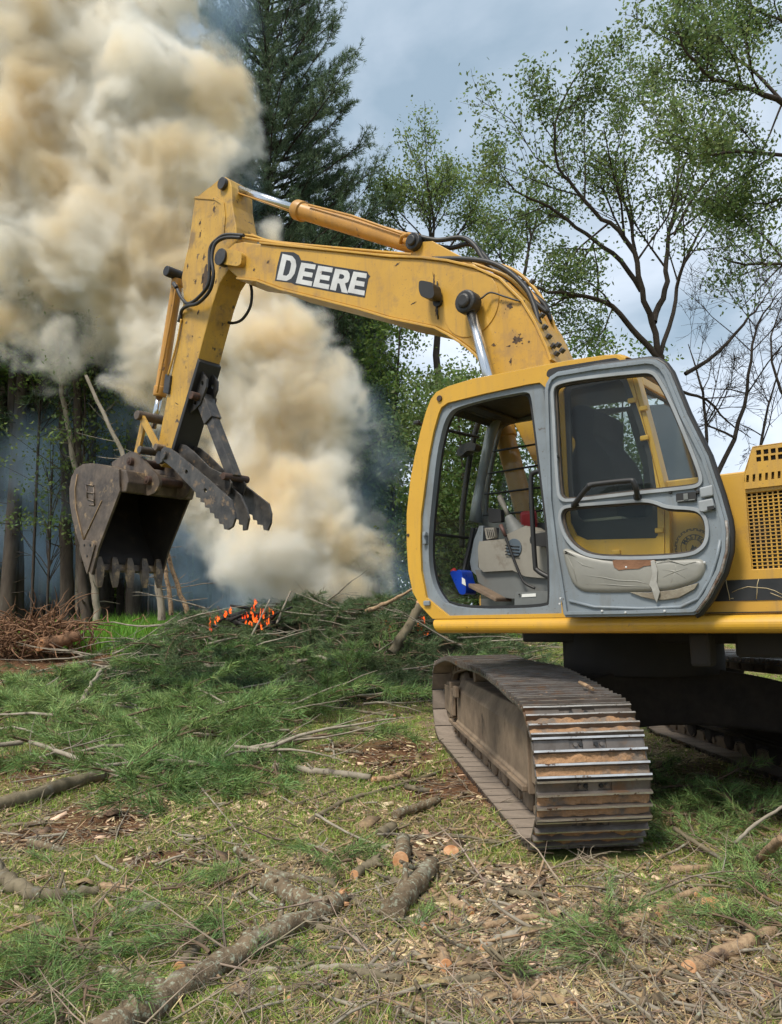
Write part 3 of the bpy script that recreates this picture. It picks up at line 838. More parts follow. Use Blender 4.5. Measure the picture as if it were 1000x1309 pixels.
pole('leaning_pole', [(219,786),(214,740),(204,690),(195,640)], 15.0, .045, .035, WOODP, 'peeled leaning pole just behind the last bucket tooth', cat='pole')
pole('leaning_pole', [(240,784),(228,752),(216,712),(205,680)], 15.2, .05, .035, WOODP, 'peeled leaning pole furthest right of the bucket', cat='pole')
pole('leaning_pole', [(205,700),(175,620),(158,585),(140,545),(110,480)], 15.5, .06, .035, BARKP, 'dead pole leaning left above the bucket', cat='pole')
pole('tree_trunk', [(236,790),(232,700),(230,600)], 21, .15, .12, BARKF, 'trunk veiled by blue smoke right of the bucket')
pole('tree_trunk', [(262,790),(261,700),(259,600)], 22, .14, .12, BARKF, 'trunk veiled by blue smoke under the thumb jaw')
# leafy undergrowth in the forest edge
def shrub(px, py0, py1, wpx, D, label, n, leaf, size, ctr_dens=1.0):
    LP = []; T = Tubes()
    b = at(px, 790, D); z0, z1 = at(px, py0, D).z, at(px, py1, D).z
    W_ = wpx * D / FOC
    for c in range(26):
        c0 = np.array([b.x + rng.normal() * W_ * .35, D + rng.normal() * .6, rng.uniform(z1, z0)])
        Q_, S_, _ = poly_rs((b.x, D, max(0, c0[2] - 1.2)), c0 - np.array([b.x, D, max(0, c0[2] - 1.2)]), np.linalg.norm(c0 - np.array([b.x, D, max(0, c0[2] - 1.2)])), .015, .004, 5, .08)
        T.add(Q_, S_, 3)
        LP.extend(c0 + rng.normal(size=(n // 26, 3)) * np.array([.38, .38, .12]))
    T.add(np.array([[b.x, D, -.02], [b.x, D, max(.3, z1)], [b.x, D, z0]]), [.04, .03, .01], 5)
    return finish_tree('sapling', (b.x, D, 0), T, np.array(LP), size, BARKD, leaf, label, crown='crown')
shrub(40, 400, 500, 120, 18.5, 'dark leafy sapling in the top left of the forest edge', 2600, LEAFC, .11)
shrub(100, 470, 600, 120, 18, 'light green sapling behind the bucket back', 1300, LEAFB, .11)
shrub(60, 560, 690, 70, 18.5, 'wispy sapling between trunks left of the bucket', 1200, LEAFB, .10)
shrub(190, 450, 540, 90, 19, 'leafy sapling between the bucket cylinder and the leaning dead pole', 1800, LEAFC, .11)
shrub(15, 420, 500, 110, 21, 'second dark sapling at the left picture edge', 3500, LEAFC, .14)
# lush grass along the forest edge
n = 60000
xx = rng.uniform(-14, 2.5, n); yy = rng.uniform(15.3, 26, n)
hh = rng.uniform(.3, .75, n) * (.7 + .3 * nz(xx, yy, 2.1, .5)) * np.clip((xx + 16) / 8, .25, 1) * (1 - .6 * (yy > 20))
keep = (nz(xx, yy, .9, 1.1) > -.55) & ((xx > -6.9) | (yy > 19))
xx, yy, hh = xx[keep], yy[keep], hh[keep]
def blades(xx, yy, zz, hh, wd, bend=.35):
    n = len(xx); a = rng.uniform(0, 6.283, n); b = rng.uniform(0, 6.283, n)
    bx = np.cos(a) * wd; by = np.sin(a) * wd
    tx = np.cos(b) * hh * bend * rng.uniform(.2, 1.5, n); ty = np.sin(b) * hh * bend * rng.uniform(.2, 1.5, n)
    P0 = np.stack([xx - bx, yy - by, zz], 1); P1 = np.stack([xx + bx, yy + by, zz], 1)
    P2 = np.stack([xx + tx * .35 + bx * .7, yy + ty * .35 + by * .7, zz + hh * .6], 1); P3 = np.stack([xx + tx * .35 - bx * .7, yy + ty * .35 - by * .7, zz + hh * .6], 1)
    P4 = np.stack([xx + tx, yy + ty, zz + hh * rng.uniform(.8, 1, n)], 1)
    V = np.stack([P0, P1, P2, P3, P4], 1).reshape(-1, 3); o = np.arange(n)[:, None] * 5
    return V, o + np.array([[0, 1, 2, 3]]), o + np.array([[3, 2, 4]])
V, q, t = blades(xx, yy, hgt(xx, yy), hh, .012)
lg = npmesh('lush_grass', V, quads=q, tris=t, mats=[GRASSL], kind='stuff'); lg['label'] = 'bright green lush grass along the forest edge'

# ================================================================== EXCAVATOR
ex = empty('excavator')
ex.matrix_world = MW
tag(ex, 'yellow crawler excavator with open cab door, raised boom and toothed bucket', 'excavator')
def part(g, name, m, bevel=0.0, parent=None, seg=2):
    return g.build(name, m, parent or ex, bevel, seg=seg)

# ---- boom
YB0, YB1 = -0.32, 0.12
boom_px = [(292,318),(300,311),(312,309),(333,312),(380,317),(440,323),(500,329.5),(540,331),(572,335),(606,343),(639,358),(667,386),(684,414),(698,445),(704,462)]
bot_px = [(617,462),(609,452),(600,444),(589,436),(575,427),(558,418),(530,412),(500,406),(460,394),(416,383),(360,369),(330,358),(304,355),(292,344),(286,331)]
foot = [(0.30, 2.75), (0.12, 2.2), (-0.12, 1.78), (-0.10, 1.58), (0.12, 1.50), (0.30, 1.62), (0.62, 2.35), (0.88, 2.9)]
boom2 = pl(boom_px, YB1) + foot + pl(bot_px, YB1)
g = G(); g.plate(boom2, YB0, YB1)
boom = part(g, 'boom', YEL, 0.012)
# top and bottom flange plates standing a little proud
def strip(g, pts2, y0, y1, th, mi=0):
    P = [Vector(p) for p in pts2]
    vs = []; fs = []
    for i, p in enumerate(P):
        t = (P[min(i + 1, len(P) - 1)] - P[max(i - 1, 0)]).normalized()
        n = Vector((-t.y, t.x))
        a = p + n * th; b = p
        vs += [(b.x, y0, b.y), (b.x, y1, b.y), (a.x, y1, a.y), (a.x, y0, a.y)]
    for i in range(len(P) - 1):
        o = i * 4
        for k in range(4):
            fs.append((o + k, o + (k + 1) % 4, o + 4 + (k + 1) % 4, o + 4 + k))
    fs += [(0, 1, 2, 3), tuple(len(vs) - 4 + k for k in (3, 2, 1, 0))]
    g.add(vs, fs, mi)
g = G(); strip(g, pl(boom_px[3:], YB1), YB0 - .02, YB1 + .022, -0.022); part(g, 'top_flange', YEL, 0.004, boom)
g = G(); strip(g, pl(bot_px[:13], YB1), YB0 - .02, YB1 + .022, -0.022); part(g, 'bottom_flange', YEL, 0.004, boom)
# round reinforcement plate at the lift pin
px_, pz_ = M2(600, 388, YB1)
def disc(g, cx, cz, r, y0, y1, n=40, mi=0):
    g.plate([(cx + r * math.cos(2 * math.pi * k / n), cz + r * math.sin(2 * math.pi * k / n)) for k in range(n)], y0, y1, mi=mi)
g = G(); disc(g, px_ - .02, pz_ - 0.02, 0.29, YB1, YB1 + 0.009); part(g, 'pin_plate', YEL, 0.004, boom)
# tip bosses
bx, bz = M2(291, 331, YB1)
g = G(); disc(g, bx + .02, bz, 0.10, YB1, YB1 + 0.10, 24)
part(g, 'tip_boss', BLKP, 0.012, boom)
g = G()
g.plate(rnd(pl([(279,316),(306,321),(311,324),(310,338),(305,341),(280,337)], YB1 + .05), .05), YB1 + .002, YB1 + .07)
part(g, 'tip_block', YELA, 0.012, boom)
# ---- work lamp with bracket on the boom side
g = G()
a = M3(547, 371, YB1 + .10)
g.plate(rnd(pl([(537,361),(540,359),(555,362),(557,378),(553,383),(540,380),(537,372)], YB1 + .13), .03), YB1 + .03, YB1 + .15)
lamp = part(g, 'work_lamp', BLACK, 0.015, boom)
g = G(); g.tube([M3(554, 375, YB1 + .06), M3(559, 380, YB1 + .01)], .014); g.tube([M3(559, 360, YB1 + .012), M3(559, 392, YB1 + .012), M3(560, 408, YB1 + .01)], .007)
disc(g, *M2(561, 387, YB1), .045, YB1, YB1 + .03, 14)
part(g, 'lamp_bracket', BLACK, 0, lamp)

# ---- lettering on the boom
g = G()
def zm(x, z_): return (220 + x / 3.571, 210 + z_ / 3.571)
bk = [(498,399),(556,402),(580,416),(590,438),(640,444),(655,451),(740,466),(822,479),(893,490),(896,500),(906,512),(897,524),(881,609),(796,594),(720,580),(640,564),(560,549),(545,541),(471,532),(480,470)]
g.plate(pl([zm(*p) for p in bk], YB1), YB1 + .001, YB1 + .0025)
backd = part(g, 'lettering_backing', DECB, 0, boom)
LET = {'D': ([(0,0),(.62,0),(.86,.12),(1,.34),(1,.66),(.86,.88),(.62,1),(0,1)], [(.32,.2),(.55,.2),(.66,.3),(.68,.5),(.66,.7),(.55,.8),(.32,.8)]),
       'E': ([(0,0),(1,0),(1,.22),(.34,.22),(.34,.39),(.92,.39),(.92,.61),(.34,.61),(.34,.78),(1,.78),(1,1),(0,1)], None),
       'R': ([(0,0),(.33,0),(.33,.36),(.44,.36),(.66,0),(1,0),(.74,.41),(.90,.50),(.95,.68),(.90,.88),(.74,1),(0,1)], [(.33,.58),(.52,.58),(.62,.64),(.62,.74),(.52,.79),(.33,.79)])}
quads = [('D', (506,409),(578,426),(552,537),(479,527)), ('E', (592,449),(658,459),(638,557),(566,543)),
         ('E', (669,463),(736,473),(716,572),(644,558)), ('R', (747,477),(822,489),(804,590),(722,572)), ('E', (830,490),(891,499),(879,600),(802,585))]
for ch, TL, TR, BR, BL in quads:
    def bl(p):
        s, t = p
        a = [TL[i] * (1 - s) + TR[i] * s for i in (0, 1)]; b = [BL[i] * (1 - s) + BR[i] * s for i in (0, 1)]
        return M2(*zm(a[0] * t + b[0] * (1 - t), a[1] * t + b[1] * (1 - t)), YB1)
    o_, h_ = LET[ch]
    g = G(); g.plate([bl(p) for p in o_], YB1 + .003, YB1 + .0045, [[bl(p) for p in h_]] if h_ else [])
    part(g, 'letter', DECW, 0, boom)

# ---- arm (stick)
YA0, YA1 = -0.27, 0.06
arm_px = [(249,254),(272,236),(281,228),(288,226),(294,230),(296,238),(297,262),(302,290),(303,318),(292,345),(281,362),(272,389),(261,430),(249,476),(236,520),(222,568),(214,590),(206,597),(201,590),(203,563),(220,472),(235,380),(232,355),(237,330),(241,314)]
arm2 = pl(arm_px, YA1)
g = G(); g.plate(arm2, YA0, YA1)
arm = part(g, 'arm', YELA, 0.012)
g = G()   # raised edge plate at the arm's head
g.plate(pl([(249,254),(250,251.5),(277,253),(287,259),(289,278),(287,300),(284,300),(286,279),(283,261),(275,256)], YA1), YA1, YA1 + .012)
part(g, 'head_plate', YELA, 0.003, arm)
g = G(); disc(g, *M2(287, 236, YA1), .075, YA1 + .001, YA1 + .05, 20); part(g, 'head_pin', BLKP, .008, arm)
# dark greasy stain where hoses rub
g = G()
# ---- arm cylinder
def cyl(name, a, b, c, rb, rr, mb, parent=None):
    a, b, c = Vector(a), Vector(b), Vector(c)
    g = G(); d = (c - b).normalized()
    L_ = (c - b).length
    g.tube([b, b + d * .02, b + d * .021, b + d * .13, b + d * .135, b + d * (L_ - .1), b + d * (L_ - .09), c],
           [rb * 1.12, rb * 1.22, rb * 1.22, rb * 1.22, rb, rb, rb * 1.12, rb * 1.12], 24)
    o = part(g, name, mb, .004, parent)
    g = G(); g.tube([a, b + d * .02], rr, 20); part(g, 'piston_rod', CHROME, 0, o)
    return o
yc = (YB0 + YB1) / 2
ca, cb, cc = M3(292, 238, yc), M3(379, 268, yc), M3(543, 317, yc)
arm_cyl = cyl('arm_cylinder', ca, cb, cc, .092, .052, ORY)
g = G(); g.tube([ca + Vector((0, -.09, 0)), ca + Vector((0, .09, 0))], .07, 18); part(g, 'rod_eye', BLKP, .006, arm_cyl)
g = G(); g.tube([cc + Vector((0, -.2, 0)), cc + Vector((0, .2, 0))], .085, 18); g.tube([cc + Vector((0, -.23, 0)), cc + Vector((0, .23, 0))], .05, 14); part(g, 'base_pin', BLACK, .01, arm_cyl)
g = G()   # bracket on the boom back that carries the cylinder
brk = pl([(520,334),(531,318),(541,309),(553,308),(575,320),(600,333),(620,349),(560,338)], yc + .14)
g.plate(brk, yc + .11, yc + .14); g.plate(brk, yc - .14, yc - .11)
part(g, 'cylinder_bracket', YEL, .005)
# grease line and pipe elbow along the cylinder
g = G(); g.tube([M3(305,247,yc+.05), M3(378,272,yc+.06)], .010, 6); g.tube([M3(395,262,yc+.1), M3(450,276,yc+.11), M3(512,298,yc+.11), M3(522,302,yc+.08)], .013, 8)
g.tube([M3(512,311,yc+.1),M3(514,302,yc+.14),M3(522,299,yc+.16),M3(532,302,yc+.15),M3(538,301,yc+.14)], .018, 8)
part(g, 'cylinder_pipe', ORY, 0, arm_cyl)
# ---- lift cylinders
def lift(y, nm):
    a = M3(600, 388, .22); a.y = y
    f_ = M3(697, 745, .22); f_.y = y
    b = a + (f_ - a) * .46
    o = cyl('lift_cylinder', a, b, f_, .082, .048, ORY)
    g = G(); g.tube([a + Vector((0, -.06, 0)), a + Vector((0, .07, 0))], .105, 18); g.tube([a + Vector((0, -.10, 0)), a + Vector((0, .10, 0))], .065, 14); part(g, 'rod_eye', BLACK, .02, o)
    return o
lift(.23, ''); lift(-.43, '')

# ---- hoses and steel lines on the boom
def hose(name, pts, r, m=BLACK, parent=None, n=8, sub=8):
    P = [Vector(p) for p in pts]; Q = []
    for i in range(len(P) - 1):
        p0, p1, p2, p3 = P[max(0, i - 1)], P[i], P[i + 1], P[min(len(P) - 1, i + 2)]
        for k in range(sub):
            t = k / sub
            Q.append(0.5 * ((2 * p1) + (p2 - p0) * t + (2 * p0 - 5 * p1 + 4 * p2 - p3) * t * t + (3 * p1 - p0 - 3 * p2 + p3) * t ** 3))
    Q.append(P[-1])
    g = G(); g.tube(Q, r, n)
    return part(g, name, m, 0, parent)
y = YB1
hose('boom_pipe', [M3(308,303,.0),M3(330,307,.0),M3(400,317,.02),M3(470,325,.04),M3(556,331,.05)], .017, YEL)
hose('boom_pipe', [M3(308,300,-.06),M3(325,302,-.06),M3(350,309,-.04),M3(420,316,-.02),M3(545,327,0)], .016, YEL)
hose('boom_pipe', [M3(322,300,-.12),M3(345,308,-.1),M3(430,317,-.08),M3(540,328,-.08)], .016, ORY)
hose('hydraulic_hose', [M3(553,331,.05),M3(590,331,.04),M3(625,335,.03),M3(650,347,.02),M3(672,368,.02),M3(682,388,.03),M3(688,408,.05),M3(690,414,.05)], .024)
hose('hydraulic_hose', [M3(538,303,yc+.14),M3(560,307,yc+.1),M3(590,304,yc+.05),M3(607,314,yc+.05),M3(620,334,yc+.05),M3(640,352,yc+.03),M3(668,374,yc),M3(700,400,yc-.05)], .024)
hose('hydraulic_hose', [M3(545,311,yc+.1),M3(575,317,yc+.02),M3(600,312,yc),M3(618,325,yc),M3(634,345,yc-.02),M3(660,362,yc-.05),M3(695,388,yc-.1),M3(703,410,yc-.1)], .023)
for k, dxy in enumerate([0, 9, 17, 25]):
    hose('boom_pipe', [M3(592+dxy*.9,337-dxy*.15,.05-.1*k),M3(640+dxy*.6,357-dxy*.5,.05-.1*k),M3(668+dxy*.7,384-dxy*.5,.05-.1*k),M3(687+dxy*.7,414-dxy*.3,.05-.1*k),M3(702+dxy*.65,450,.05-.1*k),M3(710+dxy*.6,480,.05-.1*k),M3(716+dxy*.5,560,.05-.1*k),M3(716+dxy*.5,640,.05-.1*k)], .017, YEL if k % 2 else ORY)
for (a, b) in [(693,403),(697,418),(702,430),(708,442),(700,443),(712,452),(690,432),(714,441),(681,360),(646,362),(719,448)]:
    g = G(); g.box(M3(a, b, .06), (.04, .05, .028), Matrix.Rotation(.7, 3, 'Y'))
    part(g, 'pipe_clamp', BLKP, .004)
hose('grease_line', [M3(606,386,.2),M3(616,381,.2),M3(627,374,.17),M3(645,379,.15),M3(661,384,.14),M3(671,385,.12)], .008)
# hoses looping from boom to arm
hose('hydraulic_hose', [M3(312,301,.08),M3(290,300,.14),M3(278,306,.18),M3(269,318,.2),M3(268,345,.2),M3(266,365,.19),M3(252,382,.16),M3(240,388,.12),M3(232,380,.1),M3(227,370,.08)], .022)
hose('hydraulic_hose', [M3(308,304,.1),M3(288,304,.15),M3(275,312,.2),M3(271,330,.22),M3(273,352,.22),M3(268,372,.2),M3(254,387,.17),M3(240,391,.13),M3(233,396,.1),M3(231,403,.08)], .022)
hose('hydraulic_hose', [M3(318,356,-.2),M3(322,372,-.2),M3(320,392,-.2),M3(310,408,-.2),M3(298,413,-.22),M3(288,411,-.24)], .018)
g = G(); g.tube([M3(226,368,.08), M3(222,362,.08)], .028, 8); part(g, 'hose_fitting', BLKP, .003); g = G(); g.tube([M3(231,403,.08), M3(229,412,.08)], .026, 8); part(g, 'hose_fitting', BLKP, .003)

# ---- bucket cylinder on the arm's front
yb = (YA0 + YA1) / 2
b0, b1, b2 = M3(180, 531, yb), M3(203, 512, yb), M3(228, 352, yb)
rod_end = M3(177, 531, yb)
tA = M3(229, 350, yb + .0); tB = M3(203.5, 508, yb + .02); tC = M3(187, 541, yb)
bc = cyl('bucket_cylinder', M3(196,548,yb), M3(204,507,yb), M3(227.5,357,yb), .072, .044, ORY)
g = G(); e_ = M3(228, 352, yb)
g.tube([e_ + Vector((0, -.15, 0)), e_ + Vector((0, .19, 0))], .07, 16); part(g, 'base_pin', BLACK, .01, bc)
hose('cylinder_pipe', [M3(226,362,yb+.12),M3(220,400,yb+.13),M3(207,470,yb+.13),M3(201,502,yb+.12)], .014, ORY, bc)
g = G(); g.plate(pl([(212,478),(219,480),(216,504),(209,502)], YA1+.02), YA1 - .03, YA1 + .03); part(g, 'pipe_guard', BLKP, .008, arm)
hose('arm_pipe', [M3(232,408,YA1+.02),M3(226,440,YA1+.02),M3(215,480,YA1+.03)], .013, YEL, arm)

# ---- linkage between arm and bucket
pA = Vector((*M2(178, 531, YA1 + .10), 0)); 
def link(name, p, q, y0, y1, wd, m, parent=None):
    (x0, z0), (x1, z1) = p, q
    d = Vector((x1 - x0, z1 - z0)).normalized(); n = Vector((-d.y, d.x)) * wd
    out_ = []
    for k in range(9):
        a = math.pi / 2 + math.pi * k / 8
        out_.append((x0 + (d.x * math.cos(a) - d.y * math.sin(a)) * wd, z0 + (d.y * math.cos(a) + d.x * math.sin(a)) * wd))
    for k in range(9):
        a = -math.pi / 2 + math.pi * k / 8
        out_.append((x1 + (d.x * math.cos(a) - d.y * math.sin(a)) * wd, z1 + (d.y * math.cos(a) + d.x * math.sin(a)) * wd))
    g = G(); g.plate(out_, y0, y1)
    return part(g, name, m, .006, parent)
jl = M2(178, 531, YA1 + .12); ja = M2(203, 572, YA1 + .08); jb = M2(172, 588, YA1 + .05)
link('arm_link', jl, ja, YA1 + .07, YA1 + .11, .042, YELA)
link('arm_link', jl, ja, YA0 - .11, YA0 - .07, .042, YELA)
lk = link('bucket_link', jl, jb, YA1 + .01, YA1 + .05, .05, YELA)
link('bucket_link', jl, jb, YA0 - .05, YA0 - .01, .05, YELA)
g = G(); g.tube([Vector((jl[0], YA0 - .16, jl[1])), Vector((jl[0], YA1 + .16, jl[1]))], .062, 18)
part(g, 'linkage_pin', STEEL, .008)
g = G(); g.tube([Vector((ja[0], YA0 - .13, ja[1])), Vector((ja[0], YA1 + .13, ja[1]))], .045, 16)
part(g, 'linkage_pin', STEEL, .008)

# ---- bucket
YK1 = .44; YK0 = -.62
prof_px = [(152,600),(146,598),(133,596),(119,592),(106,593),(97,599),(91,610),(88.5,625),(89,642),(92,662),(97,682),(104,704),(112,729)]
prof = pl(prof_px, YK1)
rim = pl([(153,626),(123,697)], YK1)
outer_ = prof + pl([(117,735),(126,700),(153,628)], YK1)
bucket = empty('bucket'); bucket.parent = ex
def bpart(g, name, m, bevel=0.0): return g.build(name, m, bucket, bevel)
g = G(); g.plate(outer_, YK1 - .03, YK1); bpart(g, 'side_plate', STEEL, .006)
g = G(); g.plate(outer_, YK0, YK0 + .03); bpart(g, 'side_plate', STEEL, .006)
g = G()
def shell(g, pr, y0, y1, th, mo=0, mi_=1):
    P = [Vector(p) for p in pr]; cx_ = sum(p.x for p in P) / len(P); cz_ = sum(p.y for p in P) / len(P)
    ctr = Vector((cx_, cz_)); vs = []; fs = []; 
    for i, p in enumerate(P):
        t = (P[min(i + 1, len(P) - 1)] - P[max(i - 1, 0)]).normalized(); n = Vector((-t.y, t.x))
        if (ctr - p).dot(n) < 0: n = -n
        q = p + n * th
        vs += [(p.x, y0, p.y), (p.x, y1, p.y), (q.x, y1, q.y), (q.x, y0, q.y)]
    o = len(g.v); g.v += vs
    for i in range(len(P) - 1):
        a = o + i * 4
        g.f.append([a, a + 1, a + 5, a + 4]); g.m.append(mo); g.s.append(True)
        g.f.append([a + 3, a + 2, a + 6, a + 7]); g.m.append(mi_); g.s.append(True)
    g.f.append([o, o + 1, o + 2, o + 3]); g.m.append(mo); g.s.append(False)
    e = len(g.v) - 4; g.f.append([e, e + 1, e + 2, e + 3]); g.m.append(mo); g.s.append(False)
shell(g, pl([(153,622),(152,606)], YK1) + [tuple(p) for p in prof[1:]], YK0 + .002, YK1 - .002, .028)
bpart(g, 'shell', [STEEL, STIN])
# inner faces of the side plates get thin sheets in the near-black inside colour
g = G(); g.plate(outer_, YK1 - .034, YK1 - .0305); g.plate(outer_, YK0 + .0305, YK0 + .034); bpart(g, 'inner_face', STIN)
# lip plate
lipa = pl([(113.5,722),(114.5,731),(117,728.5),(116.5,720)], YK1)
g = G(); g.plate(lipa, YK0 + .04, YK1 - .04); bpart(g, 'lip', STEEL, .004)
# torque bar on top
g = G(); g.plate(pl([(148,599),(160,601),(163,616),(160,629),(150,629)], YK1 - .02), YK0 + .03, YK1 - .03); bpart(g, 'top_bar', STEEL, .015)
# ears
ear = rnd(pl([(143,592),(157,583),(168,577),(176,579),(186,590),(203,608),(206,618),(200,630),(190,634),(172,626),(158,622)], YA1 + .07), .05)
for y0 in (YA1 + .045, YA0 - .085):
    g = G(); g.plate(ear, y0, y0 + .04); bpart(g, 'ear', STEEL, .006)
for c_ in ((168.5, 590), (191, 614)):
    cx_, cz_ = M2(*c_, YA1 + .09)
    g = G(); g.tube([(cx_, YA0 - .14, cz_), (cx_, YA1 + .135, cz_)], .055, 18); g.tube([(cx_, YA1 + .136, cz_), (cx_, YA1 + .15, cz_)], .03, 6)
    bpart(g, 'bucket_pin', [RUST], .008)
# teeth
ty = np.linspace(YK1 - .09, YK0 + .09, 5)
A_ = Vector(M2(118, 722, YK1)); B_ = Vector(M2(115.5, 727, YK1))
dirT = (Vector(M2(116, 757, YK1)) - Vector(M2(115, 712, YK1))).normalized()
nT = Vector((-dirT.y, dirT.x))
base = Vector(M2(118, 711, YK1))
def prism_tooth(g, b, d, n, y, Ls, wid, thk):
    vs = []; fs = []
    for i, (s, ww, tt) in enumerate(zip(Ls, wid, thk)):
        c = b + d * s
        for (sy, sn) in ((-1, -1), (1, -1), (1, 1), (-1, 1)):
            p = c + n * (sn * tt)
            vs.append((p.x, y + sy * ww, p.y))
    for i in range(len(Ls) - 1):
        o = i * 4
        for k in range(4): fs.append((o + k, o + (k + 1) % 4, o + 4 + (k + 1) % 4, o + 4 + k))
    fs += [(0, 1, 2, 3), tuple(len(vs) - 4 + k for k in range(4))]
    g.add(vs, fs)
for y_ in ty:
    g = G(); prism_tooth(g, base, dirT, nT, y_, [0, .08, .16, .2], [.032, .05, .05, .04], [.02, .03, .034, .028])
    ad = bpart(g, 'tooth_adapter', STEEL, .006)
    g = G(); prism_tooth(g, base, dirT, nT, y_, [.16, .26, .34, .40], [.060, .052, .042, .03], [.036, .03, .02, .008])
    bpart(g, 'tooth', STEEL, .005)
# cast marks on the side plate, side cutters
g = G()
for (a, b) in [((110,619),(120,621)),((111,629),(121,631)),((112,638),(121,641)),((110,619),(112,638)),((120,623),(121,645)),((114,645),(121,646))]:
    p, q = M3(*a, YK1 + .004), M3(*b, YK1 + .004); g.tube([p, q], .011, 6)
bpart(g, 'cast_mark', STEEL)
g = G(); g.plate(pl([(104,692),(107,690),(120,692),(123,697),(113,734),(111,729),(103,702)], YK1), YK1, YK1 + .018)
bpart(g, 'side_cutter', STEEL, .005); g = G()
g.plate(pl([(104,692),(107,690),(120,692),(123,697),(113,734),(111,729),(103,702)], YK1), YK0 - .018, YK0)
sc_ = bpart(g, 'side_cutter', STEEL, .005)
g = G()
for p in ((108,697),(115.5,697),(111.5,711)):
    disc(g, *M2(*p, YK1 + .018), .016, YK1 + .018, YK1 + .024, 8)
    disc(g, *M2(*p, YK1 + .018), .016, YK0 - .024, YK0 - .018, 8)
bpart(g, 'bolt_head', BLACK)
g = G(); g.tube([M3(99,606,YK1+.006),M3(96,625,YK1+.006),M3(97,650,YK1+.006),M3(102,672,YK1+.006),M3(107,690,YK1+.006)], .010, 6)
g.tube([M3(107,690,YK1+.006),M3(130,640,YK1+.006)], .008, 6)
bpart(g, 'wear_ridge', mat('sandy_dirt', (.30,.21,.12), (.2,.13,.07), 9, .9, bump=.5))

# ---- thumb (grapple jaw) and its link
g = G()   # black mount plate welded on the arm's back (faces the operator)
bx_ = lambda a, b, y: M3(a, b, y)
# arm back line, in plane YA1: from (262,470) to (222,575)
k0, k1 = Vector(M2(255, 458, YA1)), Vector(M2(219, 580, YA1))
dd = (k1 - k0).normalized(); nb = Vector((dd.y, -dd.x))
if nb.x > 0: nb = -nb
def offp(s, n_): 
    p = k0 + dd * s + nb * n_
    return (p.x, p.y)
Lk = (k1 - k0).length
g.plate([offp(0, -.03), offp(0.03, .03), offp(Lk, .03), offp(Lk, -.03)], YA0 + .0, YA1 + .004)
mount = part(g, 'thumb_mount', BLACK, .01)
for y0 in (YA1 - .10, YA0 + .07):
    g = G()
    g.plate([offp(.14, .02), offp(.20, .16), offp(.30, .20), offp(.52, .18), offp(.62, .10), offp(.70, .02)], y0, y0 + .03,
            [[(offp(.28, .10)[0] + .03 * math.cos(t), offp(.28, .10)[1] + .03 * math.sin(t)) for t in np.linspace(0, 5.5, 9)],
             [(offp(.53, .08)[0] + .03 * math.cos(t), offp(.53, .08)[1] + .03 * math.sin(t)) for t in np.linspace(0, 5.5, 9)]])
    g.build('mount_ear', BLKP, mount, .005)
yt = (YA0 + YA1) / 2
th = empty('thumb'); th.parent = ex
def tpart(g, name, m, bevel=.006): return g.build(name, m, th, bevel)
# three toothed plates: near, middle, far
def jaw(ref, top, bottom, y0, y1, hole_px, m=THB, nm='jaw_plate'):
    o2 = pl(top, ref) + pl(bottom, ref)
    hs = []
    for h in hole_px:
        cx_, cz_ = M2(*h, ref); hs.append([(cx_ + .026 * math.cos(t), cz_ + .026 * math.sin(t)) for t in np.linspace(0, 5.6, 10)])
    g = G(); g.plate(o2, y0, y1, hs); return tpart(g, nm, m)
JY = YA1 + .13
def q3(x, y): return (180 + x / 5.035, 440 + y / 5.035)
top1 = [q3(*p) for p in [(130,680),(150,660),(180,665),(240,705),(340,790),(440,875),(580,1000),(600,1060),(608,1120),(590,1175),(560,1195)]]
bot1 = [q3(*p) for p in [(535,1190),(530,1160),(505,1155),(500,1125),(475,1120),(470,1090),(445,1085),(442,1055),(412,1050),(410,1020),(383,1015),(382,990),(355,985),(352,955),(280,880),(215,810),(150,755),(132,730)]]
jaw(JY, top1, bot1, JY - .03, JY, [q3(293, 822), q3(415, 943)])
# middle plate
def shift(pts, d): return [(a + d[0], b + d[1]) for a, b in pts]
top2 = [q3(*p) for p in [(430,790),(470,830),(590,925),(640,970),(680,1060),(695,1120),(680,1195)]]
bot2 = [q3(*p) for p in [(655,1200),(655,1165),(630,1160),(630,1130),(605,1125),(600,1090),(560,1050),(520,1000),(470,930),(400,850)]]
jaw(yt + .03, top2, bot2, yt - .0, yt + .03, [])
top3 = [q3(*p) for p in [(300,690),(330,700),(460,820),(640,885),(820,1025),(838,1090),(835,1150),(815,1200)]]
bot3 = [q3(*p) for p in [(790,1195),(785,1165),(750,1160),(748,1135),(722,1130),(718,1100),(690,1090),(640,1010),(560,930),(470,900),(400,830),(300,740)]]
jaw(YA0 - .10, top3, bot3, YA0 - .13, YA0 - .10, [])
# inner spine plates, cross tubes
top4 = [q3(*p) for p in [(225,650),(250,640),(290,650),(340,690),(440,790),(520,830),(560,850),(585,890),(560,980)]]
bot4 = [q3(*p) for p in [(520,960),(470,900),(400,850),(300,770),(230,710),(215,680)]]
jaw(yt + .10, top4, bot4, yt + .08, yt + .10, [])
jaw(yt + .10, top4, bot4, yt - .13, yt - .11, [])
g = G()
for p, r_ in (((203.5,579),.05),((232,592),.035),((258,605),.04),((285,625),.05)):
    cx_, cz_ = M2(*p, yt); g.tube([(cx_, YA0 - .10, cz_), (cx_, JY + .002, cz_)], r_, 14)
tpart(g, 'cross_tube', THB)
g = G(); cx_, cz_ = M2(211, 582, JY); g.tube([(cx_, YA0 - .13, cz_), (cx_, JY + .035, cz_)], .055, 18)
tpart(g, 'pivot_pin', THB)
g = G(); cx_, cz_ = M2(287.5, 609, yt + .14); g.tube([(cx_, yt - .2, cz_), (cx_, yt + .17, cz_)], .045, 14); tpart(g, 'link_pin', RUST)
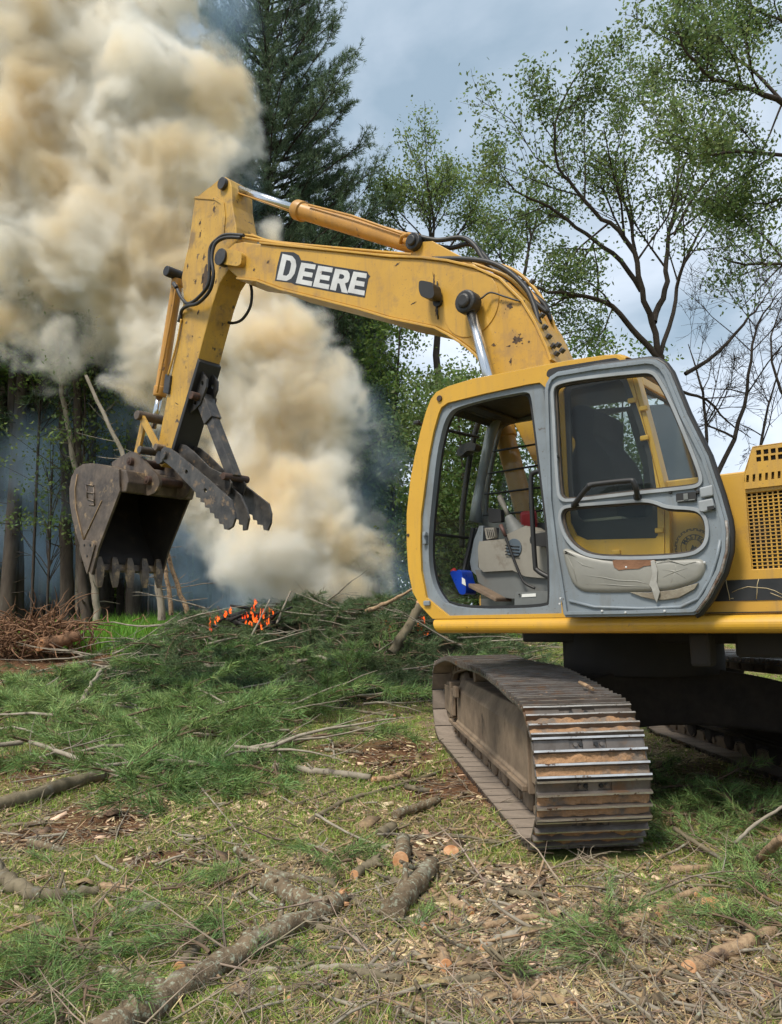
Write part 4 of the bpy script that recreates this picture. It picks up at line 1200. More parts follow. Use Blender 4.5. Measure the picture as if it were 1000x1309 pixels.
# the link bar
pa = M3(256, 508, yt + .06); pb = M3(297, 611, yt + .04)
pa.y = yt; pb.y = yt
g = G(); d_ = (pb - pa); Lb = d_.length; d_.normalize(); n_ = Vector((-d_.z, 0, d_.x))
for (s0, s1, ww, hh, ) in ((0.0, .30, .062, .085), (.18, 1.0, .045, .068)):
    a_, b_ = pa + d_ * s0 * Lb, pa + d_ * s1 * Lb
    vs = [p + n_ * (sn * hh) + Vector((0, sy * ww * 1.25, 0)) for p in (a_, b_) for sy, sn in ((-1, -1), (1, -1), (1, 1), (-1, 1))]
    g.add(vs, [(0, 1, 2, 3), (4, 7, 6, 5), (0, 4, 5, 1), (1, 5, 6, 2), (2, 6, 7, 3), (3, 7, 4, 0)])
part(g, 'thumb_link', THB, .008, )
g = G(); g.tube([pa + Vector((0, -.16, 0)), pa + Vector((0, .20, 0))], .05, 14); part(g, 'thumb_link_pin', RUST, .006)

# ---- greasy stains and chipped patches on the boom and arm (real, with ragged outlines)
rs = random.Random(3)
STAIN = mat('grease_stain', (.035, .025, .018), (.10, .055, .025), 30, .75, bump=.4)
def stain(px, py, rx, ry, yl, par, tilt=0.0, drops=5):
    g = G(); cx_, cz_ = M2(px, py, yl); k_ = 22
    def blob(x0, z0, a_, b_, sp):
        P_ = []
        for k in range(k_):
            t = 2 * math.pi * k / k_; q = rs.uniform(1 - sp, 1 + sp * .6); x1 = a_ * math.cos(t) * q; z1 = b_ * math.sin(t) * q
            P_.append((x0 + x1 * math.cos(tilt) - z1 * math.sin(tilt), z0 + x1 * math.sin(tilt) + z1 * math.cos(tilt)))
        g.plate(P_, yl + .0006, yl + .0016)
    blob(cx_, cz_, rx, ry, .55)
    for k in range(drops):
        blob(cx_ + rs.gauss(0, rx * 1.2), cz_ + rs.gauss(0, ry * 1.3), rx * rs.uniform(.06, .25), ry * rs.uniform(.06, .3), .5)
    g.build('grease_stain', STAIN, par)
for a_ in [(661,434,.050,.034,YB1,boom,.2,9),(652,391,.035,.022,YB1,boom,.6,9),(631,441,.022,.012,YB1,boom,.5,3),(555,358,.012,.075,YB1,boom,0,5),(558,395,.014,.06,YB1,boom,0,4),(582,372,.035,.008,YB1,boom,-.2,2),
           (528,388,.028,.008,YB1,boom,-.1,3),(583,420,.055,.010,YB1,boom,-.7,3),(653,462,.014,.026,YB1,boom,0,2),(610,450,.02,.03,YB1,boom,.3,2),(508,338,.03,.008,YB1,boom,-.3,2),(343,335,.025,.02,YB1,boom,0,6),(325,345,.02,.02,YB1,boom,0,5),
           (263,355,.09,.16,YA1,arm,.3,10),(256,300,.02,.03,YA1,arm,0,8),(250,360,.022,.03,YA1,arm,.4,5),(256,285,.02,.03,YA1,arm,0,6),(274,268,.022,.04,YA1,arm,0,6),(268,320,.02,.03,YA1,arm,0,5),(240,340,.02,.03,YA1,arm,0,5),(226,516,.05,.006,YA1,arm,.5,0),(238,470,.010,.015,YA1,arm,0,6),(246,430,.010,.015,YA1,arm,0,8)]:
    stain(*a_)
g = G(); disc(g, *M2(207, 585, YA1), .085, YA0 - .02, YA1 + .04, 24); part(g, 'bucket_pivot_boss', BLKP, .01, arm)

# ================================================================== upper body
# deck and the rounded side skirt beam
zb0, zb1 = M2(800, 810, 1.27)[1], M2(800, 788, 1.27)[1]
xf = M2(556, 800, 1.27)[0]
g = G()
prof_ = []
for k in range(13):
    a = -math.pi / 2 + math.pi * k / 12
    prof_.append((1.20 + .085 * max(0, math.cos(a)) ** .6, (zb0 + zb1) / 2 + (zb1 - zb0) / 2 * math.sin(a)))
prof_ += [(1.05, zb1), (1.05, zb0)]
vs = []; fs = []
for x_, cut in ((xf + .02, 1), (-3.3, 0)):
    for (yy, z_) in prof_:
        vs.append((x_ - (zb1 - z_) * .35 * cut, yy, z_))
n = len(prof_)
for k in range(n): fs.append((k, (k + 1) % n, n + (k + 1) % n, n + k))
fs += [tuple(range(n)), tuple(range(2 * n - 1, n - 1, -1))]
g.add(vs, fs)
part(g, 'side_skirt', YELC, .006)
g = G()
g.box(((xf - 3.3) / 2 - .02, -.05, zb0 + .075), (xf + 3.2, 2.18, .14))
part(g, 'deck', DARK, .01)
g = G()
xr = M2(849, 640, 1.20)[0] - .015
zh = M2(925, 611, 1.20)[1]
zc = M2(950, 768, 1.20)[1]; zc1 = M2(950, 741, 1.20)[1]
# engine housing side with grille opening
gx0 = M2(953.5, 633, 1.20)[0]; gz1 = M2(960, 630, 1.20)[1]; gz0 = M2(963, 728, 1.20)[1]
gx1 = gx0 - .95
g.plate(rnd([(xr, zb1 + .002), (xr, zh + .01), (-3.0, zh + .01), (-3.0, zb1 + .002)], .015, 2), 1.17, 1.20, [[(gx0, gz0), (gx0, gz1), (gx1, gz1), (gx1, gz0)]])
eng = part(g, 'engine_side_panel', YEL, .004)
g = G()   # hood roof, front wall, right wall
g.box(((xr - 3.0) / 2, 0.0, zh + .012), (abs(-3.0 - xr) , 2.40, .024))
g.box((xr - .012, .80, (zb1 + zh) / 2), (.022, .74, zh - zb1 - .01))
part(g, 'engine_hood', YEL, .008)
g = G(); g.box(((xr - 3) / 2, -1.18, (zb1 + zh) / 2), (abs(-3 - xr) - .1, .03, zh - zb1 - .03)); part(g, 'right_side_panel', YEL, .004)
# grille: punched sheet with square holes
g = G()
px_w = (gx0 - gx1); cell = .0265
nc = int(px_w / cell); nr = 21; cz = (gz1 - gz0) / nr; hw = .30
for i in range(nc + 1):
    x_ = gx0 - i * cell
    g.box((x_, 1.186, (gz0 + gz1) / 2), (cell * hw, .004, gz1 - gz0 + .004))
for j in range(nr + 1):
    g.box(((gx0 + gx1) / 2, 1.188, gz0 + j * cz), (px_w + .004, .003, cz * .27))
part(g, 'grille', YEL)
g = G(); g.box(((gx0 + gx1) / 2, 1.12, (gz0 + gz1) / 2), (px_w + .1, .02, gz1 - gz0 + .1)); part(g, 'grille_recess', DARK)  # dark sheet behind the grille, the recess shade put into its colour
# raised air box on the hood with slots and square holes
ax0 = M2(953, 611, 1.18)[0]; az1 = M2(975, 571, 1.18)[1]; ax1 = M2(965, 575, 1.18)[0]; 
azs = M2(953, 609, 1.18)[1]
holes = []
for i in range(12):
    for j in range(2):
        a = M2(972 + i * 9.2, 576.5 + j * 8.6 - i * 1.1, 1.18); 
        w_, h_ = .024, .026
        holes.append([(a[0] - w_/2, a[1] - h_), (a[0] - w_/2, a[1]), (a[0] + w_/2, a[1]), (a[0] + w_/2, a[1] - h_)])
for i in range(16):
    a = M2(956 + i * 8.0, 608.5 - i * 1.0, 1.18); b = M2(957.5 + i * 8.0, 617.5 - i * 1.0, 1.18)
    if a[0] < -2.6: break
    holes.append([(a[0] + .002, b[1]), (a[0] - .012, b[1]), (a[0] - .016, a[1]), (a[0] - .002, a[1])])
holes = [h for h in holes if min(p[0] for p in h) > -2.55]
g = G(); g.plate([(ax0, azs - .075), (ax0, azs), (ax1, az1), (-2.6, az1), (-2.6, azs - .075)], 1.205, 1.215, holes)
part(g, 'air_box_side', YEL, .002)
g = G(); g.plate([(ax0, azs - .04), (ax0, azs), (ax1, az1), (-2.6, az1), (-2.6, azs - .04)], -.4, 1.20); part(g, 'air_box', DARK)
g = G(); strip(g, [(ax0 + .003, azs - .04), (ax0 + .003, azs), (ax1 + .003, az1 + .003), (-2.6, az1 + .003)], -.4, 1.215, .012); part(g, 'air_box_cover', YEL, .003)
# black stripe decal with cracks
g = G(); g.plate([(xr - .005, zc), (xr - .005, zc1), (-3.0, zc1), (-3.0, zc)], 1.201, 1.204); dec = part(g, 'stripe_decal', DECB)
g = G()
for ln in ([(928,741),(929.5,750),(932,760),(933,767)],[(970,740),(968,748),(968,757),(967,766)],[(936,757),(945,753),(956,750),(966,751),(980,752),(990,755),(1000,760)],[(985,758),(1000,764)],[(933,765),(938,765)]):
    g.tube([M3(a, b, 1.2045) for a, b in ln], .0022, 4)
part(g, 'decal_crack', CRACK, 0, dec)
g = G(); g.box(((xr - 3) / 2, 1.2, zb1 + .012), (abs(-3 - xr), .02, .006)); part(g, 'panel_seam', DARK)
g = G(); g.plate(rnd([(-3.0, 1.0), (-3.0, 2.2), (-3.35, 2.1), (-3.6, 1.7), (-3.6, 1.25), (-3.4, 1.0)], .1), -1.25, 1.2); part(g, 'counterweight', YEL, .04)
g = G(); g.plate(rnd([(.75, zb1), (.75, 1.9), (.3, 2.02), (-.9, 2.02), (-.9, zb1)], .08), -1.2, -.5); part(g, 'tank_box', YEL, .03)
g = G(); g.box((-.1, -.1, 1.42), (.5, .6, .3)); g.box((1.0, -.1, 1.36), (.3, .8, .16)); part(g, 'boom_mount', YEL, .02)
# slewing ring under the deck
cs = MI @ Vector((2.03, 6.3, 0))

# gear emblem sticker
ecx, ecz = M2(886.5, 699.5, 1.21)
g = G()
def ring(g, r0, r1, n=40, a0=0, a1=2 * math.pi, mi=0):
    vs = []; fs = []
    for k in range(n + 1):
        a = a0 + (a1 - a0) * k / n
        vs += [(ecx + r0 * math.cos(a), 1.2025, ecz + r0 * math.sin(a)), (ecx + r1 * math.cos(a), 1.2025, ecz + r1 * math.sin(a))]
    for k in range(n): fs.append((2 * k, 2 * k + 1, 2 * k + 3, 2 * k + 2))
    g.add(vs, fs, mi)
ring(g, .070, .074); ring(g, .043, .046)
for k in range(34):
    a = 2 * math.pi * k / 34
    if k % 2 == 0: ring(g, .095, .099, 2, a, a + .13); 
    else: ring(g, .104, .108, 2, a, a + .13)
    for e in (0, .13):
        ring(g, .095, .108, 1, a + e - .02, a + e + .02)
g.plate([(ecx - .025, ecz - .02), (ecx - .012, ecz + .006), (ecx - .004, ecz), (ecx + .006, ecz + .016), (ecx + .024, ecz - .02)], 1.2015, 1.2025)
ring(g, .046, .070, 60, 2.75, 3.1); 
emb = part(g, 'gear_emblem', DECS)
word = 'MASTEC'
for i, ch in enumerate(word):
    a = 2.55 - i * .40
    fc = bpy.data.curves.new('letter', 'FONT'); fc.body = ch; fc.size = .034; fc.align_x = 'CENTER'; fc.align_y = 'CENTER'; fc.extrude = .0003; fc.offset = .001
    fo = bpy.data.objects.new('letter', fc); C.objects.link(fo)
    dg = bpy.context.evaluated_depsgraph_get()
    me = bpy.data.meshes.new_from_object(fo.evaluated_get(dg)); bpy.data.objects.remove(fo)
    o = bpy.data.objects.new('letter', me); me.materials.clear(); me.materials.append(DECS); C.objects.link(o); o.parent = emb
    # text x -> viewer's right = -x local ; text y -> up
    rot = a - math.pi / 2
    Xv = Vector((-math.cos(rot), 0, math.sin(rot))); Yv = Vector((math.sin(rot), 0, math.cos(rot)))
    # seen from +y the local x runs to the left
    cpos = Vector((ecx - .058 * math.cos(a), 1.2035, ecz + .058 * math.sin(a)))
    Zv = Xv.cross(Yv)
    o.matrix_local = Matrix(((Xv.x, Yv.x, Zv.x, cpos.x), (Xv.y, Yv.y, Zv.y, cpos.y), (Xv.z, Yv.z, Zv.z, cpos.z), (0, 0, 0, 1)))

# ================================================================== cab
YC = 1.25; YR = .33
def qa(x, y): return (500 + x / 3.967, 470 + y / 3.967)
def qb(x, y): return (690 + x / 3.636, 440 + y / 3.636)
front = [(574,791),(553,791),(538,775),(527.7,757),(522,730),(520,697),(520,656),(525,611),(531,580),(538,550),(545,525),(551,510),(558,501),(570,495),(601,485.5),(651,476),(691,468)]
roofp = [(726,461.5),(772,455),(790,454),(799,458)]
rear = [(806,478),(826,553),(845,630),(849,650),(850,788)]
outl = pl(front + roofp + rear, YC)
jamb = pl([(573,787),(545,764),(538.5,730),(537.5,700),(538,659),(548,583),(554,552),(560.5,529),(564,521),(572,515),(620,503),(676,491),(690,489),(698,496),(707,560),(716,700),(718,784)], YC)
winh = pl([(720,500),(724,491),(797,478),(801,483),(818,530),(833,580),(840,630),(841,684),(838,688),(750,690),(737,684),(729,668),(725,620)], YC)
g = G(); g.plate(outl, YC - .06, YC, [jamb, winh])
cab = part(g, 'cab_side', YELC, .012, seg=3)
inn = pl(chaikin([(577,779),(558,757),(550,730),(548.5,697),(550.5,664),(559,583),(565,555),(569,540),(576,527),(585,521),(620,511),(661,503),(676,501),(680,508),(684,540),(688,571),(695,630),(701.7,684),(704,768),(700,777)], 2), YC - .03)
jamb_o = pl([(573,788),(545,765),(538,730),(537,700),(537.5,659),(547.5,583),(553.5,552),(560,529),(563.5,520),(572,514),(620,502),(676,490),(691,488),(699,495),(708,560),(717,700),(719,786)], YC - .02)
g = G(); g.plate(jamb_o, YC - .075, YC - .022, [inn]); part(g, 'door_jamb', GREY, .010, cab, seg=3)
inn2 = [((a - .0) , b) for a, b in pl(chaikin([(577,775),(560,755),(553,730),(552,697),(554,664),(562,583),(568,556),(572,542),(579,530),(588,524),(620,514),(660,506.5),(672,505),(676,510),(680,540),(684,571),(691,630),(697.5,684),(700,765),(697,773)], 2), YC - .07)]
g = G(); g.plate(inn, YC - .10, YC - .078, [inn2]); part(g, 'door_seal', BLACK, .003, cab)
# rear side window: black gasket and tinted pane
w_in = pl([(727,505),(731,497),(790,485),(795,489),(811,535),(826,583),(832,630),(833,655),(830,660),(745,667),(738,660),(733,640),(730,610)], YC)
g = G(); g.plate(winh, YC - .035, YC - .012, [w_in]); part(g, 'window_gasket', BLACK, .003, cab)
g = G(); g.plate(w_in, YC - .028, YC - .022); part(g, 'window_pane', GLASSD, 0, cab)
# grey louvre strip by the B pillar, hinge line
g = G(); strip(g, pl([(697,500),(704,560),(711,640),(716,700),(718,745)], YC + .002), YC, YC + .012, .006); part(g, 'hinge_seal', BLACK, 0, cab)
for (a, b) in ((712, 745), (700, 560)):
    pass
# roof
topl = pl([(551,510),(558,501),(570,495),(601,485.5),(651,476),(691,468),(726,461.5),(772,455),(790,454),(799,458)], YC)
g = G()
secs = [(YC, 0), (YC - .03, .014), (YC - .10, .026), (YC - .45, .034), (YR + .12, .026), (YR + .03, .012), (YR, 0)]
vs = []; fs = []
for (yy, dz) in secs:
    for (x_, z_) in topl: vs.append((x_, yy, z_ + dz))
m_ = len(topl)
for i in range(len(secs) - 1):
    for k in range(m_ - 1): fs.append((i * m_ + k, i * m_ + k + 1, (i + 1) * m_ + k + 1, (i + 1) * m_ + k))
n0 = len(vs)
for (yy, dz) in secs:
    for (x_, z_) in topl: vs.append((x_, min(max(yy, YR + .02), YC - .02), z_ - .05))
for i in range(len(secs) - 1):
    for k in range(m_ - 1): fs.append((n0 + i * m_ + k, n0 + (i + 1) * m_ + k, n0 + (i + 1) * m_ + k + 1, n0 + i * m_ + k + 1))
g.add(vs, fs, 0, True)
part(g, 'cab_roof', YELC, 0, cab)
g = G(); tl2 = [(x_, z_ - .055) for x_, z_ in topl]
strip(g, tl2, YR + .03, YC - .07, .03); part(g, 'headliner', BLACK, 0, cab)
# front-right pillar and right wall, same profile
g = G()
rw = pl(front + roofp + rear, YC)
rj = [(x_, z_) for x_, z_ in pl([(573,787),(541,760),(532,730),(530,697),(531,656),(536,611),(543,575),(552,540),(560,521),(566,513),(580,508)], YC)]
# right wall: full profile with the barred window and a rear quarter window
wr1 = pl(chaikin([(622,668),(621,640),(627,600),(636,555),(642,544),(655,540),(700,533),(742,527),(749,533),(750,560),(745,640),(742,668)], 2), YR + .04)
wr2 = pl(rnd([(774,530),(800,524),(822,598),(824,640),(782,650)], .03), YR + .04)
rfront = pl([(574,791),(553,791),(538,775),(527.7,757),(522,730),(520,697),(520,656),(525,611),(531,580),(538,550),(545,525),(551,510)], YC)
xrr = [p[0] for p in pl(rear, YC)]; zrr = [p[1] for p in pl(rear, YC)]
pf = pl([(608,735),(604,690),(608,640),(617,590),(628,545),(634,526)], YR + .1)
zt_ = M2(691, 468, YC)[1] + .005
ow = [(pf[0][0], zb1 + .02)] + pf + [(pf[-1][0] - .01, zt_ - .02), (xrr[0], zrr[0])] + list(zip(xrr[1:], zrr[1:]))
# open the part ahead of the pillar (that is windscreen side glass)
fr_gap = pl([(556,755),(536,740),(530,700),(531,656),(536,611),(549,550),(560,521),(572,514),(588,510),(598,512)], YC)
g.plate(ow, YR, YR + .035, [wr1, wr2])
rwall = part(g, 'right_wall', GREYD, .006, cab)
g = G()
for yy in (.0, .085, .17, .255):
    pass
bars = [((628,577.5),(690,567)),((624,605.5),(694,594)),((620,632),(700,622)),((618,659),(702,652)),((712,560),(752,551)),((712,590),(752,582)),((712,618),(752,612))]
for a, b in bars: g.tube([M3(*a, YR + .03), M3(*b, YR + .03)], .0085, 8)
part(g, 'window_guard_bars', BLACK, 0, rwall)
g = G(); g.plate(wr1, YR + .012, YR + .016); part(g, 'window_pane', GLASS, 0, rwall)
g = G(); g.plate(wr2, YR + .012, YR + .016); part(g, 'window_pane', GLASS, 0, rwall)
# front-right pillar with its foot
g = G()
g.tube([M3(637,524,YR+.14), M3(626,560,YR+.14), M3(616,610,YR+.13), M3(610,640,YR+.13), M3(608,668,YR+.13)], [.05,.042,.038,.04,.055], 12)
part(g, 'front_pillar', GREY, 0, cab)
hose('pillar_seal', [M3(618,520,YR+.2), M3(606,560,YR+.2), M3(597,610,YR+.2), M3(591,660,YR+.2), M3(591,700,YR+.18)], .024, BLACK, cab)
# windscreen frame and panes
g = G()
wf = pl([(553,765),(541,745),(534,715),(533,690),(533,656),(538,611),(544,580),(552,546),(558,525),(566,512)], YC)
def sheet(g, pts, y0, y1, th=.005, mi=0): strip(g, pts, y0, y1, th, mi)
sheet(g, wf[:5], YR + .04, YC - .07); part(g, 'lower_windscreen', GLASSF, 0, cab)
g = G(); sheet(g, wf[4:], YR + .04, YC - .07); part(g, 'upper_windscreen', GLASS, 0, cab)
g = G(); a = Vector((wf[3][0], 0, wf[3][1]))
g.tube([(wf[4][0] - .01, YR + .05, wf[4][1] - .14), (wf[4][0] - .01, YC - .08, wf[4][1] - .14)], .012, 6)
part(g, 'windscreen_rail', BLACK, 0, cab)
g = G(); g.box((wf[-1][0] - .06, (YR + YC) / 2, wf[-1][1] + .01), (.10, YC - YR - .1, .05)); part(g, 'front_header', BLACK, .01, cab)
# floor, rear wall
fz = M2(640, 779, YC)[1] + .005
fx0 = M2(560, 780, YC)[0]
g = G(); g.box(((fx0 - .02 + outl[-1][0]) / 2 + .02, (YR + YC) / 2, fz - .03), (fx0 - outl[-1][0], YC - YR - .08, .05)); part(g, 'floor', FLOORM, .01, cab)
rr = pl(rear, YC)
g = G()
def rwallq(g, s0, s1, y0, y1, th=.04):
    strip(g, [s0, s1], y0, y1, th)
strip(g, rr, YC - .10, YC - .005, -.03)
strip(g, rr, YR + .002, YR + .13, -.03)
def lerp2(a, b, t): return (a[0] * (1 - t) + b[0] * t, a[1] * (1 - t) + b[1] * t)
strip(g, [rr[0], lerp2(rr[0], rr[1], .16)], YR + .13, YC - .10, -.03)
strip(g, [lerp2(rr[1], rr[2], .80), rr[2], rr[3], rr[4]], YR + .13, YC - .10, -.03)
part(g, 'rear_wall', YELC, .006, cab)
ra, rb_ = lerp2(rr[0], rr[1], .14), lerp2(rr[1], rr[2], .82)
g = G(); strip(g, [ra, lerp2(ra, rb_, .5), rb_], YR + .12, YC - .09, .004); part(g, 'rear_window_pane', GLASS, 0, cab)
g = G()
P0 = [(ra[0], YC - .10, ra[1]), (rb_[0], YC - .10, rb_[1]), (rb_[0], YR + .13, rb_[1]), (ra[0], YR + .13, ra[1]), (ra[0], YC - .10, ra[1])]
g.tube(P0, .018, 8); part(g, 'rear_window_gasket', BLACK, 0, cab)
# yellow strip hardware on the rear edge
g = G()
for (a, b) in ((808,512),(823,522),(824,560),(843,678),(788,706)): g.box(M3(a, b, YC + .008), (.05, .02, .03))
part(g, 'latch_stud', YELC, .006, cab)
# black louvre strip on roof edge, small lamps, rivets
g = G(); g.plate(rnd(pl([(701,481),(703,474),(712,471),(790,458.5),(797,463),(797,468),(704,484)], YC), .02), YC, YC + .03); part(g, 'roof_edge_trim', BLACK, .008, cab)
g = G(); disc(g, *M2(562.5, 509.5, YC), .022, YC, YC + .012, 14); disc(g, *M2(522,684,YC), .012, YC, YC + .006, 8)
part(g, 'bolt_head', RUST, .003, cab)
g = G(); g.box(M3(546, 771, YC + .008), (.055, .02, .035)); part(g, 'striker', GREY, .006, cab)
g = G(); g.box(M3(543.5, 688, YC - .01), (.03, .03, .09)); g.box(M3(544, 684, YC), (.02, .04, .02)); part(g, 'door_latch_plate', GREY, .006, cab)
# mirror arm / wiper bar across the front
hose('wiper_arm', [M3(531,540,YC-.02), M3(545,544,YC-.1), M3(568,549,YC-.4), M3(612,559,YR+.25)], .014, BLACK, cab)
g = G(); g.box(M3(533, 540, YC - .02), (.05, .03, .03)); part(g, 'wiper_pivot', BLACK, .008, cab)
g = G(); g.plate(rnd(pl([(587,578),(592,570),(602,566),(612,568),(611,577),(600,577),(594,584),(588,584)], YR + .3), .02), YR + .26, YR + .34); part(g, 'lamp_housing', BLACK, .01, cab)

# ---- interior
yi = .92
con = pl(rnd([(611,700),(613,692),(644,689),(648,683),(672,672),(681,678),(704,680),(704,740),(672,737),(655,729),(618,731),(612,725)], .03), yi)
g = G(); g.plate(con, yi - .22, yi); cons = part(g, 'side_console', BEIGE, .02, cab)
skirt = pl([(606,728),(655,729),(704,740),(704,768),(655,766),(640,764),(610,745)], yi - .02)
g = G(); g.plate(skirt, yi - .22, yi - .03); part(g, 'console_base', GREYD, .015, cab)
kn = pl(rnd([(601,718),(606,690),(613,672),(618,672),(617,693),(612,700),(611,725),(616,732),(610,736),(603,730)], .03), yi - .1)
g = G(); g.plate(kn, yi - .32, yi - .10); part(g, 'console_upright', GREY, .015, cab)
g = G(); cx_, cz_ = M2(657.5, 700.5, yi)
g.plate([(cx_ + .062 * math.cos(t), cz_ + .066 * math.sin(t)) for t in np.linspace(0, 6.1, 24)], yi, yi + .008); part(g, 'round_panel', mat('blue_grey_plastic', (.075, .10, .125), None, 4, .6), .003, cab)
g = G()
for k in range(4):
    p = M3(646, 697 + k * 4, yi + .01); q = M3(664, 699 + k * 4, yi + .01); g.tube([p, q], .0035, 5)
part(g, 'panel_rib', BLACK, 0, cab)
# joystick: rubber boot and handle
g = G(); b0 = M3(662, 683, yi - .1); b1_ = M3(650, 660, yi - .1)
ps = []; rs_ = []
for k in range(13):
    t = k / 12; ps.append(b0.lerp(b1_, t)); rs_.append((.075 * (1 - t) + .030 * t) * (1.08 if k % 2 else .90))
g.tube(ps, rs_, 14); part(g, 'joystick_boot', GREYD, 0, cab)
g = G(); g.tube([b1_, M3(646, 650, yi - .1), M3(641, 640, yi - .1), M3(638.5, 634, yi - .1)], [.014, .017, .022, .018], 12); part(g, 'joystick', BEIGE, 0, cab)
hose('control_lever', [M3(641,674,yi+.03), M3(647,688,yi+.03), M3(657,715,yi+.03), M3(666,737,yi+.03), M3(672,746,yi+.03), M3(684,752,yi+.02)], .010, BLACK, cab)
g = G(); g.tube([M3(640,671,yi+.03), M3(647,686,yi+.03)], [.014, .011], 10); part(g, 'lever_grip', mat('brown_grip', (.09,.04,.03), None, 4, .6), 0, cab)
hose('grab_bar', [M3(693,602,yi+.13), M3(684,604,yi+.13), M3(679,611,yi+.13), M3(680,650,yi+.13), M3(684,718,yi+.13), M3(687,729,yi+.13), M3(702,738,yi+.13)], .017, BLACK, cab)
g = G(); g.plate(rnd(pl([(624,649),(640,651),(641,667),(625,668)], yi - .12), .01), yi - .17, yi - .12); part(g, 'monitor', BLACK, .006, cab)
g = G(); g.plate(rnd(pl([(619,675),(631,674),(633,687),(622,690)], yi - .11), .01), yi - .15, yi - .11); vent = part(g, 'air_vent', BEIGE, .005, cab)
g = G()
for k in range(4):
    g.tube([M3(622.5 + k * 2.4, 677, yi - .108), M3(624.5 + k * 2.4, 687, yi - .108)], .004, 4)
part(g, 'vent_slot', BLACK, 0, cab)
# pedals, levers at the front
for k, (a, b) in enumerate([((590,745),(634,767))]):
    g = G(); A0, A1 = M3(592, 745, 1.08), M3(636, 766, 1.0)
    g.plate([(A0.x, A0.z), (A0.x, A0.z - .03), (A1.x, A1.z - .02), (A1.x, A1.z + .01), ((A0.x + A1.x) / 2, A1.z + .07)], .80, 1.02)
    ped = part(g, 'foot_pedal', FLOORM, .01, cab)
hose('pedal_lever', [M3(605,675,.75), M3(600,700,.78), M3(594,725,.82), M3(592,745,.88)], .018, BLACK, cab)
hose('pedal_lever', [M3(611,675,.70), M3(606,700,.72), M3(599,728,.76), M3(597,748,.8)], .018, BLACK, cab)
g = G(); g.plate(pl([(661,757),(704,756),(704,768),(700,776),(659,776),(659,764)], 1.1), .8, 1.12); part(g, 'step_box', GREYD, .01, cab)
g = G(); g.plate(pl([(667.5,759.5),(685.5,758.5),(685.5,762.5),(667.5,763.5)], 1.12), 1.121, 1.124); part(g, 'white_label', WHITE, 0, cab)
g = G(); g.tube([M3(664, 760, 1.125), M3(664, 760, 1.13)], .006, 8); part(g, 'screw_head', BLACK, 0, cab)
g = G(); g.box(M3(676, 666, YR + .12) , (.14, .06, .16)); part(g, 'red_bag', RED, .03, cab)
# seat
sx, sz = M2(775, 640, .8)
g = G()
seat_out = pl(chaikin([(735,690),(732,650),(736,612),(750,588),(756,572),(748,562),(744,545),(748,530),(762,524),(776,530),(779,546),(775,562),(783,574),(798,590),(806,620),(808,690)], 2), .8)
g.plate(seat_out, .55, 1.02); seat = part(g, 'seat_back', SEATM, .06, cab, seg=4)
g = G(); g.plate(rnd(pl([(700,700),(700,686),(745,680),(804,685),(804,705)], .8), .05), .5, 1.05); part(g, 'seat_cushion', SEATM, .04, cab)
g = G(); g.box((outl[-1][0] + .22, (YR + YC) / 2, 1.55), (.36, .75, .5)); part(g, 'storage_shelf', BLACK, .02, cab)
g = G(); g.box(M3(770, 668, .98), (.32, .12, .05)); part(g, 'folded_cloth', BEIGE, .02, cab)

# ================================================================== door folded back against the cab
YD = 1.37
d_out = pl([(695,500),(697,490),(702,481),(712,474.5),(760,466),(827,457.5),(838,459),(848,465),(856,476),(877,528),(904.5,583),(921,632.5),(930,665),(932,680),(931,705),(924,731),(907,764),(892,783.5),(886,786),(805,788),(722,789),(719,784),(714,750),(706,700),(699,640)], YD)
d_w1 = pl(chaikin([(708,515),(707,498),(712,491),(740,485),(822,476),(833,477),(840,484),(855,511),(873,553),(890,596),(895,612),(893,619),(880,622),(800,630),(726,639),(718,637),(714,628)], 2), YD)
d_w2 = pl(chaikin([(716,664),(718,652),(726,648),(780,644),(822,641),(836,643),(852,650),(882,651),(893,654),(900,662),(903,675),(902,690),(896,700),(882,708),(830,712),(772,712),(745,707),(725,690)], 2), YD)
door = empty('door'); door.parent = ex
def dpart(g, name, m, bevel=0.0, seg=2): return g.build(name, m, door, bevel, seg=seg)
g = G(); g.plate(d_out, YD - .07, YD - .012, [d_w1, d_w2]); dpart(g, 'door_frame', GREY, .012, 3)
def inset(poly, d):
    P = [Vector(p) for p in poly]; n = len(P); q = []
    A = sum(P[i].x * P[(i + 1) % n].y - P[(i + 1) % n].x * P[i].y for i in range(n))
    s = 1 if A > 0 else -1
    for i in range(n):
        t = (P[(i + 1) % n] - P[i - 1]).normalized()
        q.append(tuple(P[i] + Vector((-t.y, t.x)) * d * s))
    return q
g = G(); g.plate(inset(d_out, .014), YD - .012, YD + .006, [inset(d_out, .034)]); dpart(g, 'door_flange', GREY, .006, 3)
# black weather strip round the outer edge, rusty lower edge
do = d_out
g = G(); g.tube([(a, YD - .045, b) for a, b in do[3:19]], .021, 8); dpart(g, 'weather_strip', BLACK)
g = G(); g.tube([(a, YD + .004, b) for a, b in inset(do, .006)[12:18]], .007, 6); dpart(g, 'chipped_edge', mat('chipped_paint_edge', (.3,.29,.27), (.12,.07,.045), 30, .6, bump=.5))
for wdw in (d_w1, d_w2):
    g = G(); g.plate(inset(wdw, -.016), YD - .012, YD + .004, [inset(wdw, .003)]); dpart(g, 'pane_rim', mat('light_grey_rim', (.33,.355,.375), (.25,.265,.275), 5, .42), .004)
    g = G(); g.plate(wdw, YD - .045, YD - .02, [inset(wdw, .014)]); dpart(g, 'pane_gasket', mat('dusty_rubber', (.05,.042,.036), (.09,.07,.055), 20, .8), .003)
    g = G(); g.plate(inset(wdw, .01), YD - .036, YD - .031); dpart(g, 'pane', GLASS)
